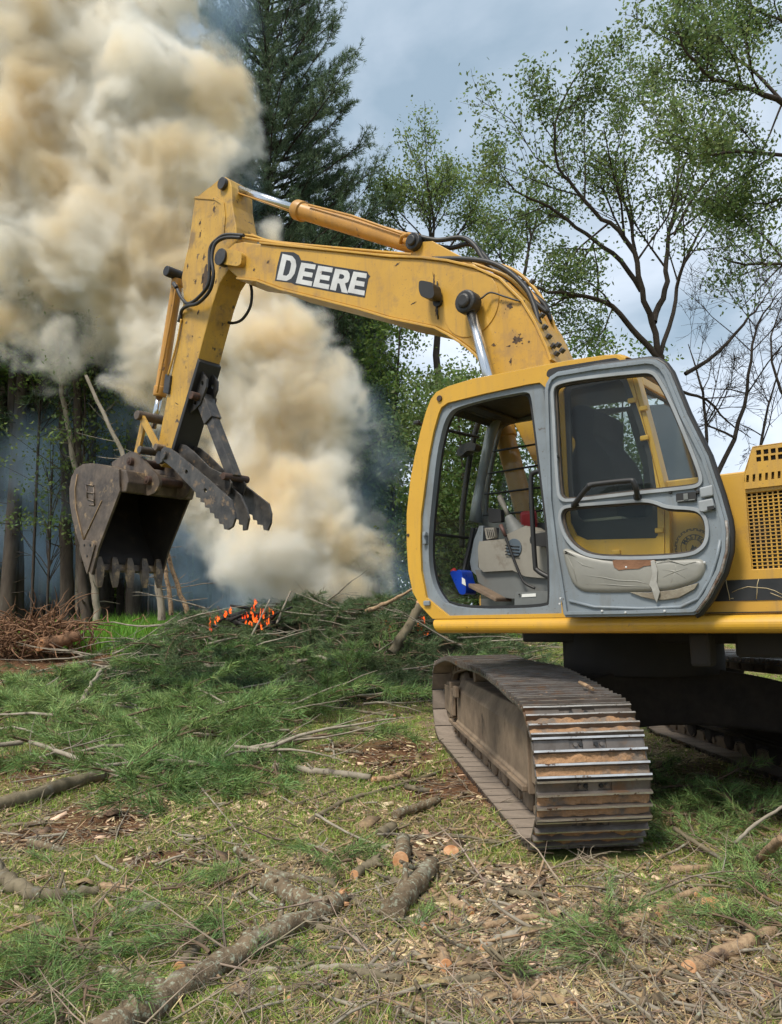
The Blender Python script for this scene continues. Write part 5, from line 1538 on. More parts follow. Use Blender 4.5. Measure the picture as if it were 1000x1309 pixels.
# pressed recess lines
g = G(); g.tube([M3(a, b, YD - .008) for a, b in [(728,768),(760,776),(820,778),(870,776),(893,765),(908,740),(917,712),(921,690)]], .010, 6); dpart(g, 'pressed_rib', GREY)
g = G(); g.plate(pl([(893,641),(912,637),(915,650),(902,655),(895,654)], YD), YD - .01, YD + .018); g.plate(pl([(895,624),(912,620),(913,634),(897,637)], YD), YD - .01, YD + .02); dpart(g, 'lock_case', mat('light_grey_rim', (1,1,1)), .008)
g = G(); g.plate(rnd(pl([(864.5,631),(890,628.5),(890.5,640.5),(865,642.5)], YD), .01), YD - .012, YD + .006); dpart(g, 'latch_recess', BLACK, .004)
g = G(); g.plate(pl([(866,640.5),(889,638),(889,639.5),(866,642)], YD), YD + .006, YD + .010); g.box(M3(877, 635, YD + .008), (.025, .012, .035)); dpart(g, 'latch_lever', GREYD, .003)
g = G(); g.plate(pl([(905.5,648),(914,646.5),(914.5,651),(906,652.5)], YD), YD - .01, YD + .021); dpart(g, 'lock_hole', BLACK)
h_ = [M3(733,647,YD), M3(738,640,YD+.05), M3(752,622.5,YD+.09), M3(758,619.5,YD+.09), M3(803,614.5,YD+.09), M3(810,616.5,YD+.09), M3(814,628,YD+.07), M3(815,637,YD)]
hose('handle_bar', h_, .016, BLACK, door, n=10, sub=4)
g = G(); g.plate(rnd(pl([(731,644),(738,641),(742,646),(735,649)], YD), .01), YD - .01, YD + .02); g.plate(rnd(pl([(811,632),(819,631),(820,639),(812,640)], YD), .01), YD - .01, YD + .02); dpart(g, 'handle_foot', BLACK, .004)
# torn vinyl pad
pad = pl(chaikin([(718,706),(720,701),(726,701),(750,710),(785,717),(840,716),(890,713),(901,717),(903,727),(895,743),(870,752),(848,756),(800,758),(750,758),(738,754),(728,742)], 2), YD)
def puffy(g, poly, y0, h, wr=.006, mi=0, n=26):
    P = [Vector(p) for p in poly]; xs = [p.x for p in P]; zs = [p.y for p in P]
    import mathutils.noise as mn
    rings = [(0, 0), (.008, .55), (.018, .85), (.032, 1.0)]
    vs = []; nP = len(P)
    for d_, hh in rings:
        for p in inset(poly, d_): vs.append((p[0], y0 + h * hh, p[1]))
    fs = []
    for i in range(len(rings) - 1):
        for k in range(nP): fs.append((i * nP + k, i * nP + (k + 1) % nP, (i + 1) * nP + (k + 1) % nP, (i + 1) * nP + k))
    fs.append(tuple((len(rings) - 1) * nP + k for k in range(nP)))
    g.add(vs, fs, mi, True)
g = G(); puffy(g, pad, YD - .014, .022); dpart(g, 'pad', VINYL)
g = G(); g.plate(pl([(784,717),(788,715.5),(839,716),(838,722),(824,724),(818,727),(800,728),(792,729),(786,725)], YD), YD + .0085, YD + .0115); dpart(g, 'exposed_board', FOAM)
g = G(); g.plate(pl([(833,717),(838,716),(842,730),(841,745),(845,757),(841,771),(838,765),(834,752),(831,748),(835,735)], YD), YD + .009, YD + .016); dpart(g, 'torn_flap', mat('pale_vinyl_tear', (.36,.35,.32), (.25,.24,.21), 9, .6, bump=.5, bscale=20), .003)
g = G(); g.plate(pl([(805,757),(830,757.5),(862,754),(893,745),(888,753),(868,764),(850,767),(838,767),(820,763)], YD), YD - .013, YD + .003); dpart(g, 'hanging_lining', mat('ragged_lining', (.26,.235,.18), (.18,.15,.11), 12, .9, bump=.5), .003)
g = G()
import mathutils.noise as _mn
for ln in ([(745,735),(770,738),(790,742),(815,743),(830,747)],[(750,747),(775,747),(800,749),(828,750)],[(845,728),(862,730),(878,740)],[(848,738),(862,731),(880,726)],[(735,715),(745,722),(760,727)],[(840,720),(855,716),(875,722),(890,718)],[(863,731),(864,722)],[(863,731),(858,745)],[(725,710),(733,727),(738,745)]):
    g.tube([M3(a, b, YD + .0075) for a, b in ln], [.001] + [.0035] * (len(ln) - 2) + [.001], 6)
dpart(g, 'vinyl_wrinkle', VINYL)
g = G()
for (a, b) in ((801,725),(901,719),(716,772),(717,765),(770,781),(800,783),(850,781)): g.box(M3(a, b, YD + .006), (.012, .016, .012))
dpart(g, 'screw_head', DECW, .003)
g = G()
for (a, b) in ((713,583),(857,629),(898,633),(892,629),(905,641)): g.box(M3(a, b, YD - .006), (.016, .014, .018))
dpart(g, 'trim_clip', BLACK, .003)

# ================================================================== undercarriage
T0 = Vector((.722, 4.14, 0)); Ta = Vector((-.32, 4.45, 0)).normalized(); Tw = Vector((Ta.y, -Ta.x, 0))
def TW(s, w_, z_): return MI @ (T0 + Ta * s + Tw * w_ + Vector((0, 0, z_)))
SW = .61
def path_pts():
    P = []
    R1 = .375; c1 = (.40, .40)
    R2 = .36; c2 = (4.05, .41)
    pts = []
    pts += [(c2[0], .03)]
    import numpy as _n
    for s in _n.linspace(3.9, .55, 16): pts.append((s, .028))
    for a in _n.linspace(-90, -262, 18): pts.append((c1[0] + R1 * math.cos(math.radians(a)), c1[1] + R1 * math.sin(math.radians(a))))
    for s, z_ in ((.62, .795), (.9, .826), (1.3, .855), (1.6, .868), (2.0, .862), (2.5, .855), (2.9, .868), (3.3, .862), (3.7, .82)): pts.append((s, z_))
    for a in _n.linspace(80, -88, 16): pts.append((c2[0] + R2 * math.cos(math.radians(a)), c2[1] + R2 * math.sin(math.radians(a))))
    return pts
pp = path_pts()
seg_ = [0]
for i in range(len(pp)):
    a, b = pp[i], pp[(i + 1) % len(pp)]; seg_.append(seg_[-1] + math.dist(a, b))
PER = seg_[-1]; NS = 47; PIT = PER / NS
def along(t):
    t %= PER
    for i in range(len(pp)):
        if seg_[i + 1] >= t:
            a, b = pp[i], pp[(i + 1) % len(pp)]; f_ = (t - seg_[i]) / (seg_[i + 1] - seg_[i] + 1e-9)
            return Vector((a[0] + (b[0] - a[0]) * f_, a[1] + (b[1] - a[1]) * f_))
# shoe meshes: local x along travel, y across, z outward
def shoe_mesh(v):
    r_ = random.Random(v)
    g = G(); p = PIT
    prof2 = []
    def hgt(x): return 0
    # plate
    hl = p * .465
    g.plate([(-hl, -.012), (hl, -.012), (hl, 0), (-hl, 0)], 0, SW, mi=0, mside=0)
    # bottom faces dusty: thin sheet
    g.add([(-hl, .002, -.0135), (hl, .002, -.0135), (hl, SW - .002, -.0135), (-hl, SW - .002, -.0135)], [(0, 1, 2, 3)], 1)
    gp = [-p * .5 + .004, -p * .5 + .004 + p * .335, -p * .5 + .004 + p * .67, p * .5 - .002]
    hh = [.024, .034, .034, .030]
    for k, (x_, h) in enumerate(zip(gp, hh)):
        wb, wt = .011, .0055
        n = 9; vs = []; 
        for j in range(n):
            y_ = SW * j / (n - 1); dh = r_.uniform(-.0015, .001)
            vs += [(x_ - wb, y_, 0), (x_ - wt, y_, h + dh), (x_ + wt, y_, h + dh), (x_ + wb, y_, 0)]
        fs = []; ms = []
        for j in range(n - 1):
            o = j * 4
            g.add([], [], 0)
        o0 = len(g.v); g.v += vs
        for j in range(n - 1):
            o = o0 + j * 4
            for kk in range(3):
                g.f.append([o + kk, o + kk + 1, o + 5 + kk, o + 4 + kk]); g.m.append(3 if kk == 1 else 0); g.s.append(False)
        g.f.append([o0, o0 + 1, o0 + 2, o0 + 3]); g.m.append(0); g.s.append(False)
        e = len(g.v) - 4; g.f.append([e, e + 1, e + 2, e + 3]); g.m.append(0); g.s.append(False)
    # bolt band: two pads, centre bosses and four bolts (between the last two ridges)
    xb = (gp[2] + gp[3]) / 2
    xb = (gp[0] + gp[1]) / 2
    for (ya, yb2) in ((.01, .20), (.40, .60)):
        g.box((xb, (ya + yb2) / 2, .003), (p * .26, yb2 - ya, .008), mi=0)
    g.box((xb, .30, .004), (p * .24, .055, .012), mi=0)
    for yb2 in (.232, .262, .345, .375):
        g.tube([(xb, yb2, 0), (xb, yb2, .012)], .012, 6, mi=4 if yb2 in (.262, .345) else 0)
    # caked mud between the other ridges
    for a_, b_ in ((gp[1], gp[2]), (gp[2], gp[3])):
        nx, ny = 5, 26
        x0_, x1_ = a_ + .010, b_ - .010
        o0 = len(g.v); hm = r_.uniform(.006, .022); ph = r_.uniform(0, 9)
        for j in range(ny):
            for i in range(nx):
                y_ = .006 + (SW - .012) * j / (ny - 1)
                z_ = .0015 + hm * (.5 + .6 * math.sin(y_ * 13 + ph) * math.cos(y_ * 37 + ph * 2) + .35 * math.sin(y_ * 83 + i * 1.7 + ph)) + r_.uniform(-.004, .004)
                if i in (0, nx - 1): z_ = z_ * .8 + .002
                if j in (0, ny - 1): z_ = .001
                g.v.append((x0_ + (x1_ - x0_) * i / (nx - 1), y_, max(.001, z_)))
        for j in range(ny - 1):
            for i in range(nx - 1):
                a = o0 + j * nx + i; g.f.append([a, a + 1, a + nx + 1, a + nx]); g.m.append(2); g.s.append(True)
    me = bpy.data.meshes.new('track_shoe'); me.from_pydata(g.v, [], g.f)
    for pgn, mi, s_ in zip(me.polygons, g.m, g.s): pgn.material_index = mi; pgn.use_smooth = s_
    bm = bmesh.new(); bm.from_mesh(me); bmesh.ops.recalc_face_normals(bm, faces=bm.faces); bm.to_mesh(me); bm.free()
    for m in (SHOE, SHOEIN, MUD, GROUS, BLACK): me.materials.append(m)
    return me
shoes = [shoe_mesh(v) for v in range(5)]
def link_mesh():
    g = G()
    for y_ in (.20, .36):
        g.plate(rnd([(-PIT * .55, -.014), (-PIT * .55, -.10), (PIT * .55, -.10), (PIT * .55, -.014)], .03, 2), y_, y_ + .05)
    g.tube([(PIT * .5, .18, -.06), (PIT * .5, .43, -.06)], .028, 8)
    me = bpy.data.meshes.new('chain_link'); me.from_pydata(g.v, [], g.f); me.materials.append(FRAMEM)
    return me
LM = link_mesh()
def track(woff, full=True):
    tr = empty('track'); tr.parent = ex
    for i in range(NS):
        t = (i + .35) * PIT
        c = along(t); a, b = along(t - PIT * .48), along(t + PIT * .48)
        d = (b - a).normalized(); nrm = Vector((-d.y, d.x))
        # travel goes bottom -> near end -> top; outward normal is to the left of travel reversed
        if (c - Vector((2.2, .42))).dot(nrm) < 0: nrm = -nrm
        X = Ta * d.x + Vector((0, 0, d.y)); Z = Ta * nrm.x + Vector((0, 0, nrm.y)); Y = Tw
        if X.cross(Y).dot(Z) < 0: X = -X
        pos = T0 + Ta * c.x + Tw * woff + Vector((0, 0, c.y))
        o = bpy.data.objects.new('track_shoe', shoes[i % 5]); C.objects.link(o); o.parent = tr
        mw = Matrix(((X.x, Y.x, Z.x, pos.x), (X.y, Y.y, Z.y, pos.y), (X.z, Y.z, Z.z, pos.z), (0, 0, 0, 1)))
        o.matrix_local = MI @ mw
        k = bpy.data.objects.new('chain_link', LM); C.objects.link(k); k.parent = tr; k.matrix_local = MI @ mw
    return tr
def frame_for(woff, name='track_frame', FRAMEM=FRAMEM):
    g = G()
    W = lambda s, w_, z_: TW(s, w_ + woff, z_)
    # cross-section swept: box beam with sloping muddy top
    sec = [(.13, .21), (.13, .25), (.145, .26), (.145, .55), (.20, .66), (.42, .66), (.47, .55), (.47, .21)]
    st = [(.80, 0), (.86, 0), (3.55, 0), (3.62, -.02)]
    vs = []; fs = []; n = len(sec)
    for (s, dz) in st:
        for (w_, z_) in sec: vs.append(W(s, w_, z_ + (dz if z_ > .5 else 0)))
    for i in range(len(st) - 1):
        for k in range(n): fs.append((i * n + k, i * n + (k + 1) % n, (i + 1) * n + (k + 1) % n, (i + 1) * n + k))
    fs += [tuple(range(n)), tuple(range(len(vs) - 1, len(vs) - 1 - n, -1))]
    g.add(vs, fs)
    fr = part(g, name, FRAMEM, .01)
    g = G()   # lower flange, end plates and ribs
    def bx(s0, s1, w0, w1, z0, z1):
        vs = [W(s, w_, z_) for s in (s0, s1) for w_ in (w0, w1) for z_ in (z0, z1)]
        g.add(vs, [(0, 1, 3, 2), (4, 6, 7, 5), (0, 4, 5, 1), (2, 3, 7, 6), (0, 2, 6, 4), (1, 5, 7, 3)])
    bx(.79, 3.95, .105, .14, .20, .235)
    bx(.76, .80, .14, .46, .19, .60)
    bx(.58, .76, .16, .20, .26, .50); bx(.58, .76, .40, .44, .26, .50)
    bx(3.60, 4.15, .10, .13, .30, .56)
    bx(3.66, 3.72, .09, .5, .28, .62)
    bx(3.35, 3.5, .09, .13, .50, .60)
    part(g, 'frame_rib', FRAMEM, .006, fr)
    for s in np.linspace(.95, 3.5, 8):
        g = G(); g.tube([W(s, .17, .135), W(s, .19, .135), W(s, .24, .135), W(s, .38, .135), W(s, .43, .135), W(s, .45, .135)], [.06, .09, .07, .07, .09, .06], 14)
        part(g, 'roller', FRAMEM, .004, fr)
    for s in (1.55, 2.9):
        g = G(); g.tube([W(s, .20, .74), W(s, .42, .74)], .06, 14); part(g, 'carrier_roller', FRAMEM, .004, fr)
    g = G(); g.tube([W(.40, .19, .40), W(.40, .22, .40), W(.40, .28, .40), W(.40, .34, .40), W(.40, .40, .40), W(.40, .43, .40)], [.22, .27, .31, .31, .27, .22], 28); part(g, 'idler_wheel', FRAMEM, .004, fr)
    g = G()
    N_ = 42; oo = []
    for k in range(N_):
        a = 2 * math.pi * k / N_; r_ = .30 if k % 2 else .255
        oo.append((r_ * math.cos(a), r_ * math.sin(a)))
    vs = [W(4.05 + a, w_, .41 + b) for w_ in (.28, .33) for a, b in oo]
    fs = [tuple(range(N_)), tuple(range(2 * N_ - 1, N_ - 1, -1))] + [(k, (k + 1) % N_, N_ + (k + 1) % N_, N_ + k) for k in range(N_)]
    g.add(vs, fs); g.tube([W(4.05, .12, .41), W(4.05, .5, .41)], .19, 24)
    part(g, 'drive_sprocket', FRAMEM, .004, fr)
    return fr
track(0.0); frame_for(0.0)
GA = 2.25
track(GA); frame_for(GA, FRAMEM=CARB)  # far frame takes the dark carbody colour, standing in for shade under the body
# carbody between the tracks with its arched underside
g = G()
cm = 2.12
def arch(s0, s1, y0, y1):
    pass
NN_ = 14; vs = []; fs = []
for k in range(NN_ + 1):
    t = k / NN_; w_ = .45 + (GA - .25) * t
    zlow = .34 + .10 * math.sin(math.pi * t); zt = .66 + .20 * math.sin(math.pi * t) ** .7
    hw_ = .75 - .28 * math.sin(math.pi * t)
    for (s, z_) in ((cm - hw_, zlow), (cm - hw_, zlow + .03), (cm - hw_ + .06, zt), (cm + hw_ - .06, zt), (cm + hw_, zlow)):
        vs.append(TW(s, w_, z_))
for k in range(NN_):
    for j in range(5): fs.append((k * 5 + j, k * 5 + (j + 1) % 5, k * 5 + 5 + (j + 1) % 5, k * 5 + 5 + j))
fs += [(0, 1, 2, 3, 4), tuple(range(len(vs) - 1, len(vs) - 6, -1))]
g.add(vs, fs); part(g, 'carbody', CARB, .02)
cw = .31 + GA / 2
g = G(); g.tube([TW(cm, cw, .80), TW(cm, cw, zb0 + .01)], .62, 48); part(g, 'slewing_ring', DARK, .01)
g = G()
g.box((cs.x, cs.y, zb0 - .05), (1.7, 1.0, .12)); g.box((cs.x - 1.3, .75, zb0 - .07), (.5, .2, .16)); g.box((cs.x - .9, .95, zb0 - .10), (.12, .12, .2)); g.box((-2.2, .2, zb0 - .04), (1.6, 1.3, .08))
part(g, 'belly_pan', DARK, .02)

# ================================================================== BRUSH, LITTER AND LOGS
def track_clear(x, y):
    """True where litter may lie (not inside the tracks)"""
    d = np.stack([x - T0.x, y - T0.y], -1); s = d @ np.array([Ta.x, Ta.y]); w_ = d @ np.array([Tw.x, Tw.y])
    return ~((s > -.02) & (s < 4.6) & (((w_ > -.02) & (w_ < .63)) | ((w_ > GA - .02) & (w_ < GA + .63))))
def sample_px(n, px0, px1, py0, py1, pw=1.0):
    """ground points spread evenly over the ground as seen (denser near, thinner far)"""
    px = rng.uniform(px0, px1, n); py = py0 + (py1 - py0) * rng.uniform(0, 1, n) ** pw
    P = np.array([tuple(gnd(a, b)) for a, b in zip(px, py)]) if n < 20 else None
    # vectorised
    Fv, Rv, Uv = np.array(_F), np.array(_R), np.array(_U)
    r = Fv + Rv * ((px - 500) / FOC)[:, None] + Uv * ((654.5 - py) / FOC)[:, None]
    t = -H / np.minimum(r[:, 2], -1e-3)
    lo = np.full(n, 1.0); hi = np.minimum(t, 60)
    for _ in range(26):
        mid = (lo + hi) / 2; up_ = H + r[:, 2] * mid > rise(0, r[:, 1] * mid)
        lo = np.where(up_, mid, lo); hi = np.where(up_, hi, mid)
    return r[:, 0] * lo, r[:, 1] * lo
# mound of the burn pile
def pile_h(x, y):
    x = np.asarray(x, float); y = np.asarray(y, float)
    h = .92 * np.exp(-(((x + 1.7) / 3.0) ** 4 + ((y - 14.6) / 1.5) ** 2)) + .20 * np.exp(-(((x + 4.0) / 1.4) ** 2 + ((y - 13.2) / 1.2) ** 2)) \
        + .5 * np.exp(-(((x - .6) / 1.5) ** 2 + ((y - 13.5) / 1.4) ** 2)) + .22 * np.exp(-(((x + 3.2) / 3.4) ** 2 + ((y - 10.6) / 1.8) ** 2)) \
        + .16 * np.exp(-(((x + 3.6) / 1.9) ** 2 + ((y - 8.2) / 1.1) ** 2))
    return h * (1 + .18 * nz(x, y, 3.0, .9) + .10 * nz(x, y, 7.0, 1.9))
def top_h(x, y): return hgt(x, y) + pile_h(x, y)
n_ = 90
gx = np.linspace(-7.5, 3.0, n_); gy = np.linspace(10.8, 17.5, 60)
XX, YY = np.meshgrid(gx, gy); ZZ = hgt(XX, YY) + pile_h(XX, YY) * .82 - .10 + rng.normal(size=XX.shape) * .02
i = np.arange(59)[:, None] * n_; j = np.arange(n_ - 1)[None, :]
o = npmesh('brush_core', np.stack([XX, YY, ZZ], -1).reshape(-1, 3), quads=np.stack([i + j, i + j + 1, i + j + n_ + 1, i + j + n_], -1).reshape(-1, 4),
           mats=[mat('packed_brush', (.045, .040, .022), (.025, .035, .014), 9, .95, bump=1, bscale=20, c3=(.12, .085, .05), t3=.55, s3=12)], smooth=True, kind='stuff')
o['label'] = 'packed dark core of the burning brush heap'

# ---- pine boughs (felled): stems with side twigs carrying long needles
def bough(T, TP, TD, TLn, p, az, L, lift=.25, needle=.10):
    d = np.array([math.cos(az), math.sin(az), lift])
    Q_, S_, _ = poly_rs(p, d, L, .008 + .006 * L, .003, 7, .10, -.07)
    gz_ = top_h(Q_[:, 0], Q_[:, 1]); Q_[:, 2] = np.maximum(Q_[:, 2], gz_ + .012)
    T.add(Q_, S_, 4)
    k = int(L * 9) + 3
    for s in range(k):
        t = rng.uniform(.15, 1) * 6; j = min(int(t), 5); q = Q_[j] * (1 - t + j) + Q_[j + 1] * (t - j)
        dd = Q_[j + 1] - Q_[j]; dd /= np.linalg.norm(dd) + 1e-9
        sd_ = np.cross(dd, [0, 0, 1.]) * rng.choice([-1, 1])
        d2 = dd * rng.uniform(.5, 1) + sd_ * rng.uniform(.3, .9) + np.array([0, 0, rng.uniform(-.1, .3)]); d2 /= np.linalg.norm(d2)
        l2 = rng.uniform(.08, .30) * (1.3 - t / 9)
        e = q + d2 * l2; e[2] = max(e[2], float(top_h(e[0], e[1])) + .01)
        T.add(np.array([q, (q + e) / 2 + rng.normal(size=3) * .008, e]), [.004, .003, .002], 3)
        for f_ in np.linspace(.35, 1, max(2, int(l2 / .05))):
            TP.append(q + (e - q) * f_); TD.append((e - q) / (np.linalg.norm(e - q) + 1e-9) + np.array([0, 0, .25]))
            TLn.append(needle)
def bough_field(name, label, N, px0, px1, py0, py1, mask, m, Ls=(.4, 1.3), nn=16, needle=.11, w=.0032, pw=1.0, wfar=.0011):
    T = Tubes(); TP = []; TD = []; TLn = []
    c = 0
    while c < N:
        x_, y_ = sample_px(40, px0, px1, py0, py1, pw)
        for a, b in zip(x_, y_):
            if c >= N: break
            if mask(a, b) < rng.uniform(0, 1) or not track_clear(np.array(a), np.array(b)): continue
            bough(T, TP, TD, TLn, np.array([a, b, float(top_h(a, b)) + rng.uniform(.0, .07)]), rng.uniform(0, 6.283), rng.uniform(*Ls), rng.uniform(0, .5), needle)
            c += 1
    TP = np.array(TP); D_ = TP[:, 1]
    root = T.build(name + '_stems' if False else name, WOODB, kind='stuff')
    root['label'] = label
    v, t = tuft_arrays(TP, np.array(TD), nn, np.array(TLn), w + wfar * D_ * .35, .55)
    npmesh('needles', v, tris=t, mats=[m], parent=root)
    return root
WOODB = mat('twig_brown', (.16, .105, .062), (.10, .07, .045), 9, .85, bump=.4)
def pxmask(regs):
    """elliptical regions given in the picture, laid on the ground"""
    E = []
    for (px, py, rx, ry, s) in regs:
        c = gnd(px, py); e = gnd(px + rx, py); f_ = gnd(px, py + ry); b_ = gnd(px, max(800, py - ry))
        E.append((c.x, (b_.y + f_.y) / 2, abs(e.x - c.x), (b_.y - f_.y) / 2, s))
    def f(x, y):
        m = 0
        for (cx_, cy_, a, b, s) in E: m = max(m, s * float(np.clip(1.5 - (((x - cx_) / a) ** 2 + ((y - cy_) / b) ** 2), 0, 1)))
        return m
    return f
bough_field('pine_boughs', 'spread of felled green pine boughs across the left middle of the clearing', 215, -60, 560, 872, 1010,
            pxmask([(90,915,130,26,1),(250,940,190,45,.9),(330,885,190,22,1),(430,905,60,30,.9),(250,1000,110,22,.7),(440,870,120,20,.7)]), NEED, (.5, 1.25), 14, .16, .0055)
# boughs heaped on the burn pile
T = Tubes(); TP = []; TD = []; TLn = []
for k in range(640):
    a = rng.uniform(-6.6, 2.2); b = rng.uniform(11.2, 15.2)
    if pile_h(a, b) < .12 or a < -5.0 - (b - 12) * .1 or (a < -3.9 and b > 12.9): continue
    bough(T, TP, TD, TLn, np.array([a, b, float(top_h(a, b)) + rng.uniform(0, .12)]), rng.uniform(0, 6.283), rng.uniform(.6, 1.4), rng.uniform(-.1, .22), .14)
ph = T.build('brush_heap', WOODB, kind='stuff'); ph['label'] = 'heap of green pine brush piled against the fire'
v, t = tuft_arrays(np.array(TP), np.array(TD), 10, np.array(TLn), .0085, .55)
npmesh('needles', v, tris=t, mats=[mat('pine_needles_heap', (.07, .12, .05), (.135, .19, .075), .8, .55, island=.5, trans=.2, spec=.35)], parent=ph)
# pale sticks thrown over the heap and the boughs
T2 = Tubes()
for k in range(130):
    if k < 70: a, b = rng.uniform(-5.5, 2.2), rng.uniform(11.6, 14.6)
    else:
        q_ = gnd(rng.uniform(-40, 540), rng.uniform(868, 1010)); a, b = q_.x, q_.y
    if not track_clear(np.array(a), np.array(b)) or (a > -1.0 and b < 9.6): continue
    L = rng.uniform(.5, 1.8); az = rng.uniform(-.7, .7) + (0 if rng.random() < .5 else math.pi)
    Q_, S_, _ = poly_rs((a, b, float(top_h(a, b)) + .10), (math.cos(az), math.sin(az), rng.uniform(-.05, .25)), L, .006 + .011 * L * rng.uniform(.4, 1.2), .003, 7, .09, -.03)
    Q_[:, 2] = np.maximum(Q_[:, 2], top_h(Q_[:, 0], Q_[:, 1]) + .06)
    T2.add(Q_, S_, 5)
    for c in range(rng.integers(0, 4)):
        B_, R_, _ = poly_rs(Q_[rng.integers(1, 6)], (math.cos(az + rng.uniform(-1, 1)), math.sin(az + rng.uniform(-1, 1)), rng.uniform(0, .6)), L * .35, .006, .002, 5, .15); T2.add(B_, R_, 4)
o = T2.build('dead_sticks', BARKP, kind='stuff'); o['label'] = 'dead pale sticks caught in the green brush'
# sprays in the foreground
bough_field('pine_sprays', 'loose green pine sprays lying among the foreground litter', 64, -40, 1040, 1040, 1330,
            pxmask([(60,1270,90,60,1),(50,1120,60,40,.5),(235,1175,60,30,.7),(440,1105,40,28,.8),(270,1260,50,40,.5),(560,1240,60,50,.6),(830,1230,90,40,.8),(900,1100,110,50,.8),(960,1190,60,50,1),(560,1165,40,20,.4),(400,1290,90,30,.4),(870,1050,100,30,.7)]),
            NEED, (.10, .28), 20, .085, .0019)
bough_field('pine_sprays', 'green pine sprays by the shaded side of the tracks', 36, 640, 1060, 960, 1110,
            pxmask([(900,1050,130,50,1),(1000,980,60,60,.7),(720,1090,60,15,.4)]), NEED, (.15, .5), 14, .09, .0022)

# ---- grass tufts, straw, chips and twigs
def litter(n, pw=.9):
    x_, y_ = sample_px(int(n * 1.3), -420, 1450, 815, 1420, pw)
    k = track_clear(x_, y_); return x_[k], y_[k]
x_, y_ = litter(270000)
gm = nz(x_, y_, 1.7, 3.3) + .7 * nz(x_, y_, 5.0, .4) - 1.3 * dirt_mask(x_, y_) + .62
woodm = np.clip(np.exp(-(((x_ - .9) / 1.1) ** 2 + ((y_ - 3.35) / .75) ** 2)) + .8 * np.exp(-(((x_ + .1) / .7) ** 2 + ((y_ - 3.3) / .8) ** 2)), 0, 1)
k = (gm - .75 * woodm > rng.uniform(-.55, .75, len(x_))); x_, y_ = x_[k], y_[k]
under = (x_ > .8) & (x_ < 4.0) & (y_ > 4.8) & (y_ < 9)
k = ~under | (rng.uniform(0, 1, len(x_)) < .15); x_, y_ = x_[k], y_[k]
V, q, t = blades(x_, y_, hgt(x_, y_) - .004, rng.uniform(.02, .068, len(x_)), .0014 + .00038 * y_, .9)
o = npmesh('meadow_grass', V, quads=q, tris=t, mats=[GRASS], kind='stuff'); o['label'] = 'short trampled green grass between the branches'
def strips(x_, y_, z_, L, wd, m, name, label, tilt=.12, th=0):
    n = len(x_); a = rng.uniform(0, 6.283, n); dx_ = np.cos(a) * L / 2; dy_ = np.sin(a) * L / 2; dz_ = rng.normal(size=n) * tilt * L
    px_, py_ = -np.sin(a) * wd, np.cos(a) * wd
    bow = rng.normal(size=n) * L * .12
    c = np.stack([x_ - np.sin(a) * bow, y_ + np.cos(a) * bow, z_ + np.abs(dz_) * .4 + .003], 1)
    A = np.stack([x_ - dx_, y_ - dy_, z_ + np.abs(dz_) * .2 + np.clip(-dz_, 0, 9)], 1); B = np.stack([x_ + dx_, y_ + dy_, z_ + np.abs(dz_) * .2 + np.clip(dz_, 0, 9)], 1)
    W_ = np.stack([px_, py_, np.zeros(n)], 1)
    V = np.stack([A - W_, A + W_, c + W_ * 1.1, c - W_ * 1.1, B + W_ * .6, B - W_ * .6], 1).reshape(-1, 3); o_ = np.arange(n)[:, None] * 6
    Q_ = np.concatenate([o_ + np.array([[0, 1, 2, 3]]), o_ + np.array([[3, 2, 4, 5]])])
    o = npmesh(name, V, quads=Q_, mats=[m], kind='stuff'); o['label'] = label; return o
x_, y_ = litter(120000)
k = (rng.uniform(-.6, .9, len(x_)) > .8 * dirt_mask(x_, y_) - .35 * nz(x_, y_, 1.3, 5.1) - .1); x_, y_ = x_[k], y_[k]
strips(x_, y_, hgt(x_, y_) + rng.uniform(.0, .02, len(x_)), rng.uniform(.03, .13, len(x_)) * (1 + .05 * y_), .0011 + .0003 * y_, STRAW, 'dry_straw', 'dry tan straw and dead needles strewn over the clearing')
def chips(x_, y_, s):
    n = len(x_); a = rng.uniform(0, 6.283, n); b = rng.normal(size=n) * .5
    u_ = np.stack([np.cos(a), np.sin(a), b * .4], 1); v_ = np.stack([-np.sin(a), np.cos(a), rng.normal(size=n) * .3], 1); w_ = np.cross(u_, v_); w_ /= np.linalg.norm(w_, axis=1)[:, None]
    c = np.stack([x_, y_, hgt(x_, y_) + .014], 1); s = s[:, None]
    rr_ = lambda: rng.uniform(.6, 1.2, (n, 1))
    base = [c + (-u_ * rr_() - v_ * .38 * rr_()) * s, c + (u_ * rr_() - v_ * .32 * rr_()) * s, c + (u_ * .8 * rr_() + v_ * .4 * rr_()) * s, c + (-u_ * .9 * rr_() + v_ * .3 * rr_()) * s]
    top_ = [p + w_ * s * .16 for p in base]
    V = np.stack(base + top_, 1).reshape(-1, 3); o_ = np.arange(n)[:, None] * 8
    F = np.concatenate([o_ + np.array([f_]) for f_ in ([4, 5, 6, 7], [0, 1, 5, 4], [1, 2, 6, 5], [2, 3, 7, 6], [3, 0, 4, 7])])
    return V, F
x_, y_ = litter(60000)
cm_ = pxmask([(330,1035,170,22,1),(450,970,110,28,.8),(700,1180,240,80,1),(560,1100,60,30,1),(640,1260,200,50,.6),(250,960,200,30,.3)])
k = np.array([rng.uniform(0, 1) < .14 + .5 * cm_(a, b) for a, b in zip(x_, y_)]); x_, y_ = x_[k], y_[k]
V, F = chips(x_, y_, rng.gamma(2.0, .0055, len(x_)) + .003 + .0006 * y_)
o = npmesh('wood_chips', V, quads=F, mats=[CHIP], kind='stuff'); o['label'] = 'pale orange wood chips scattered over the soil'
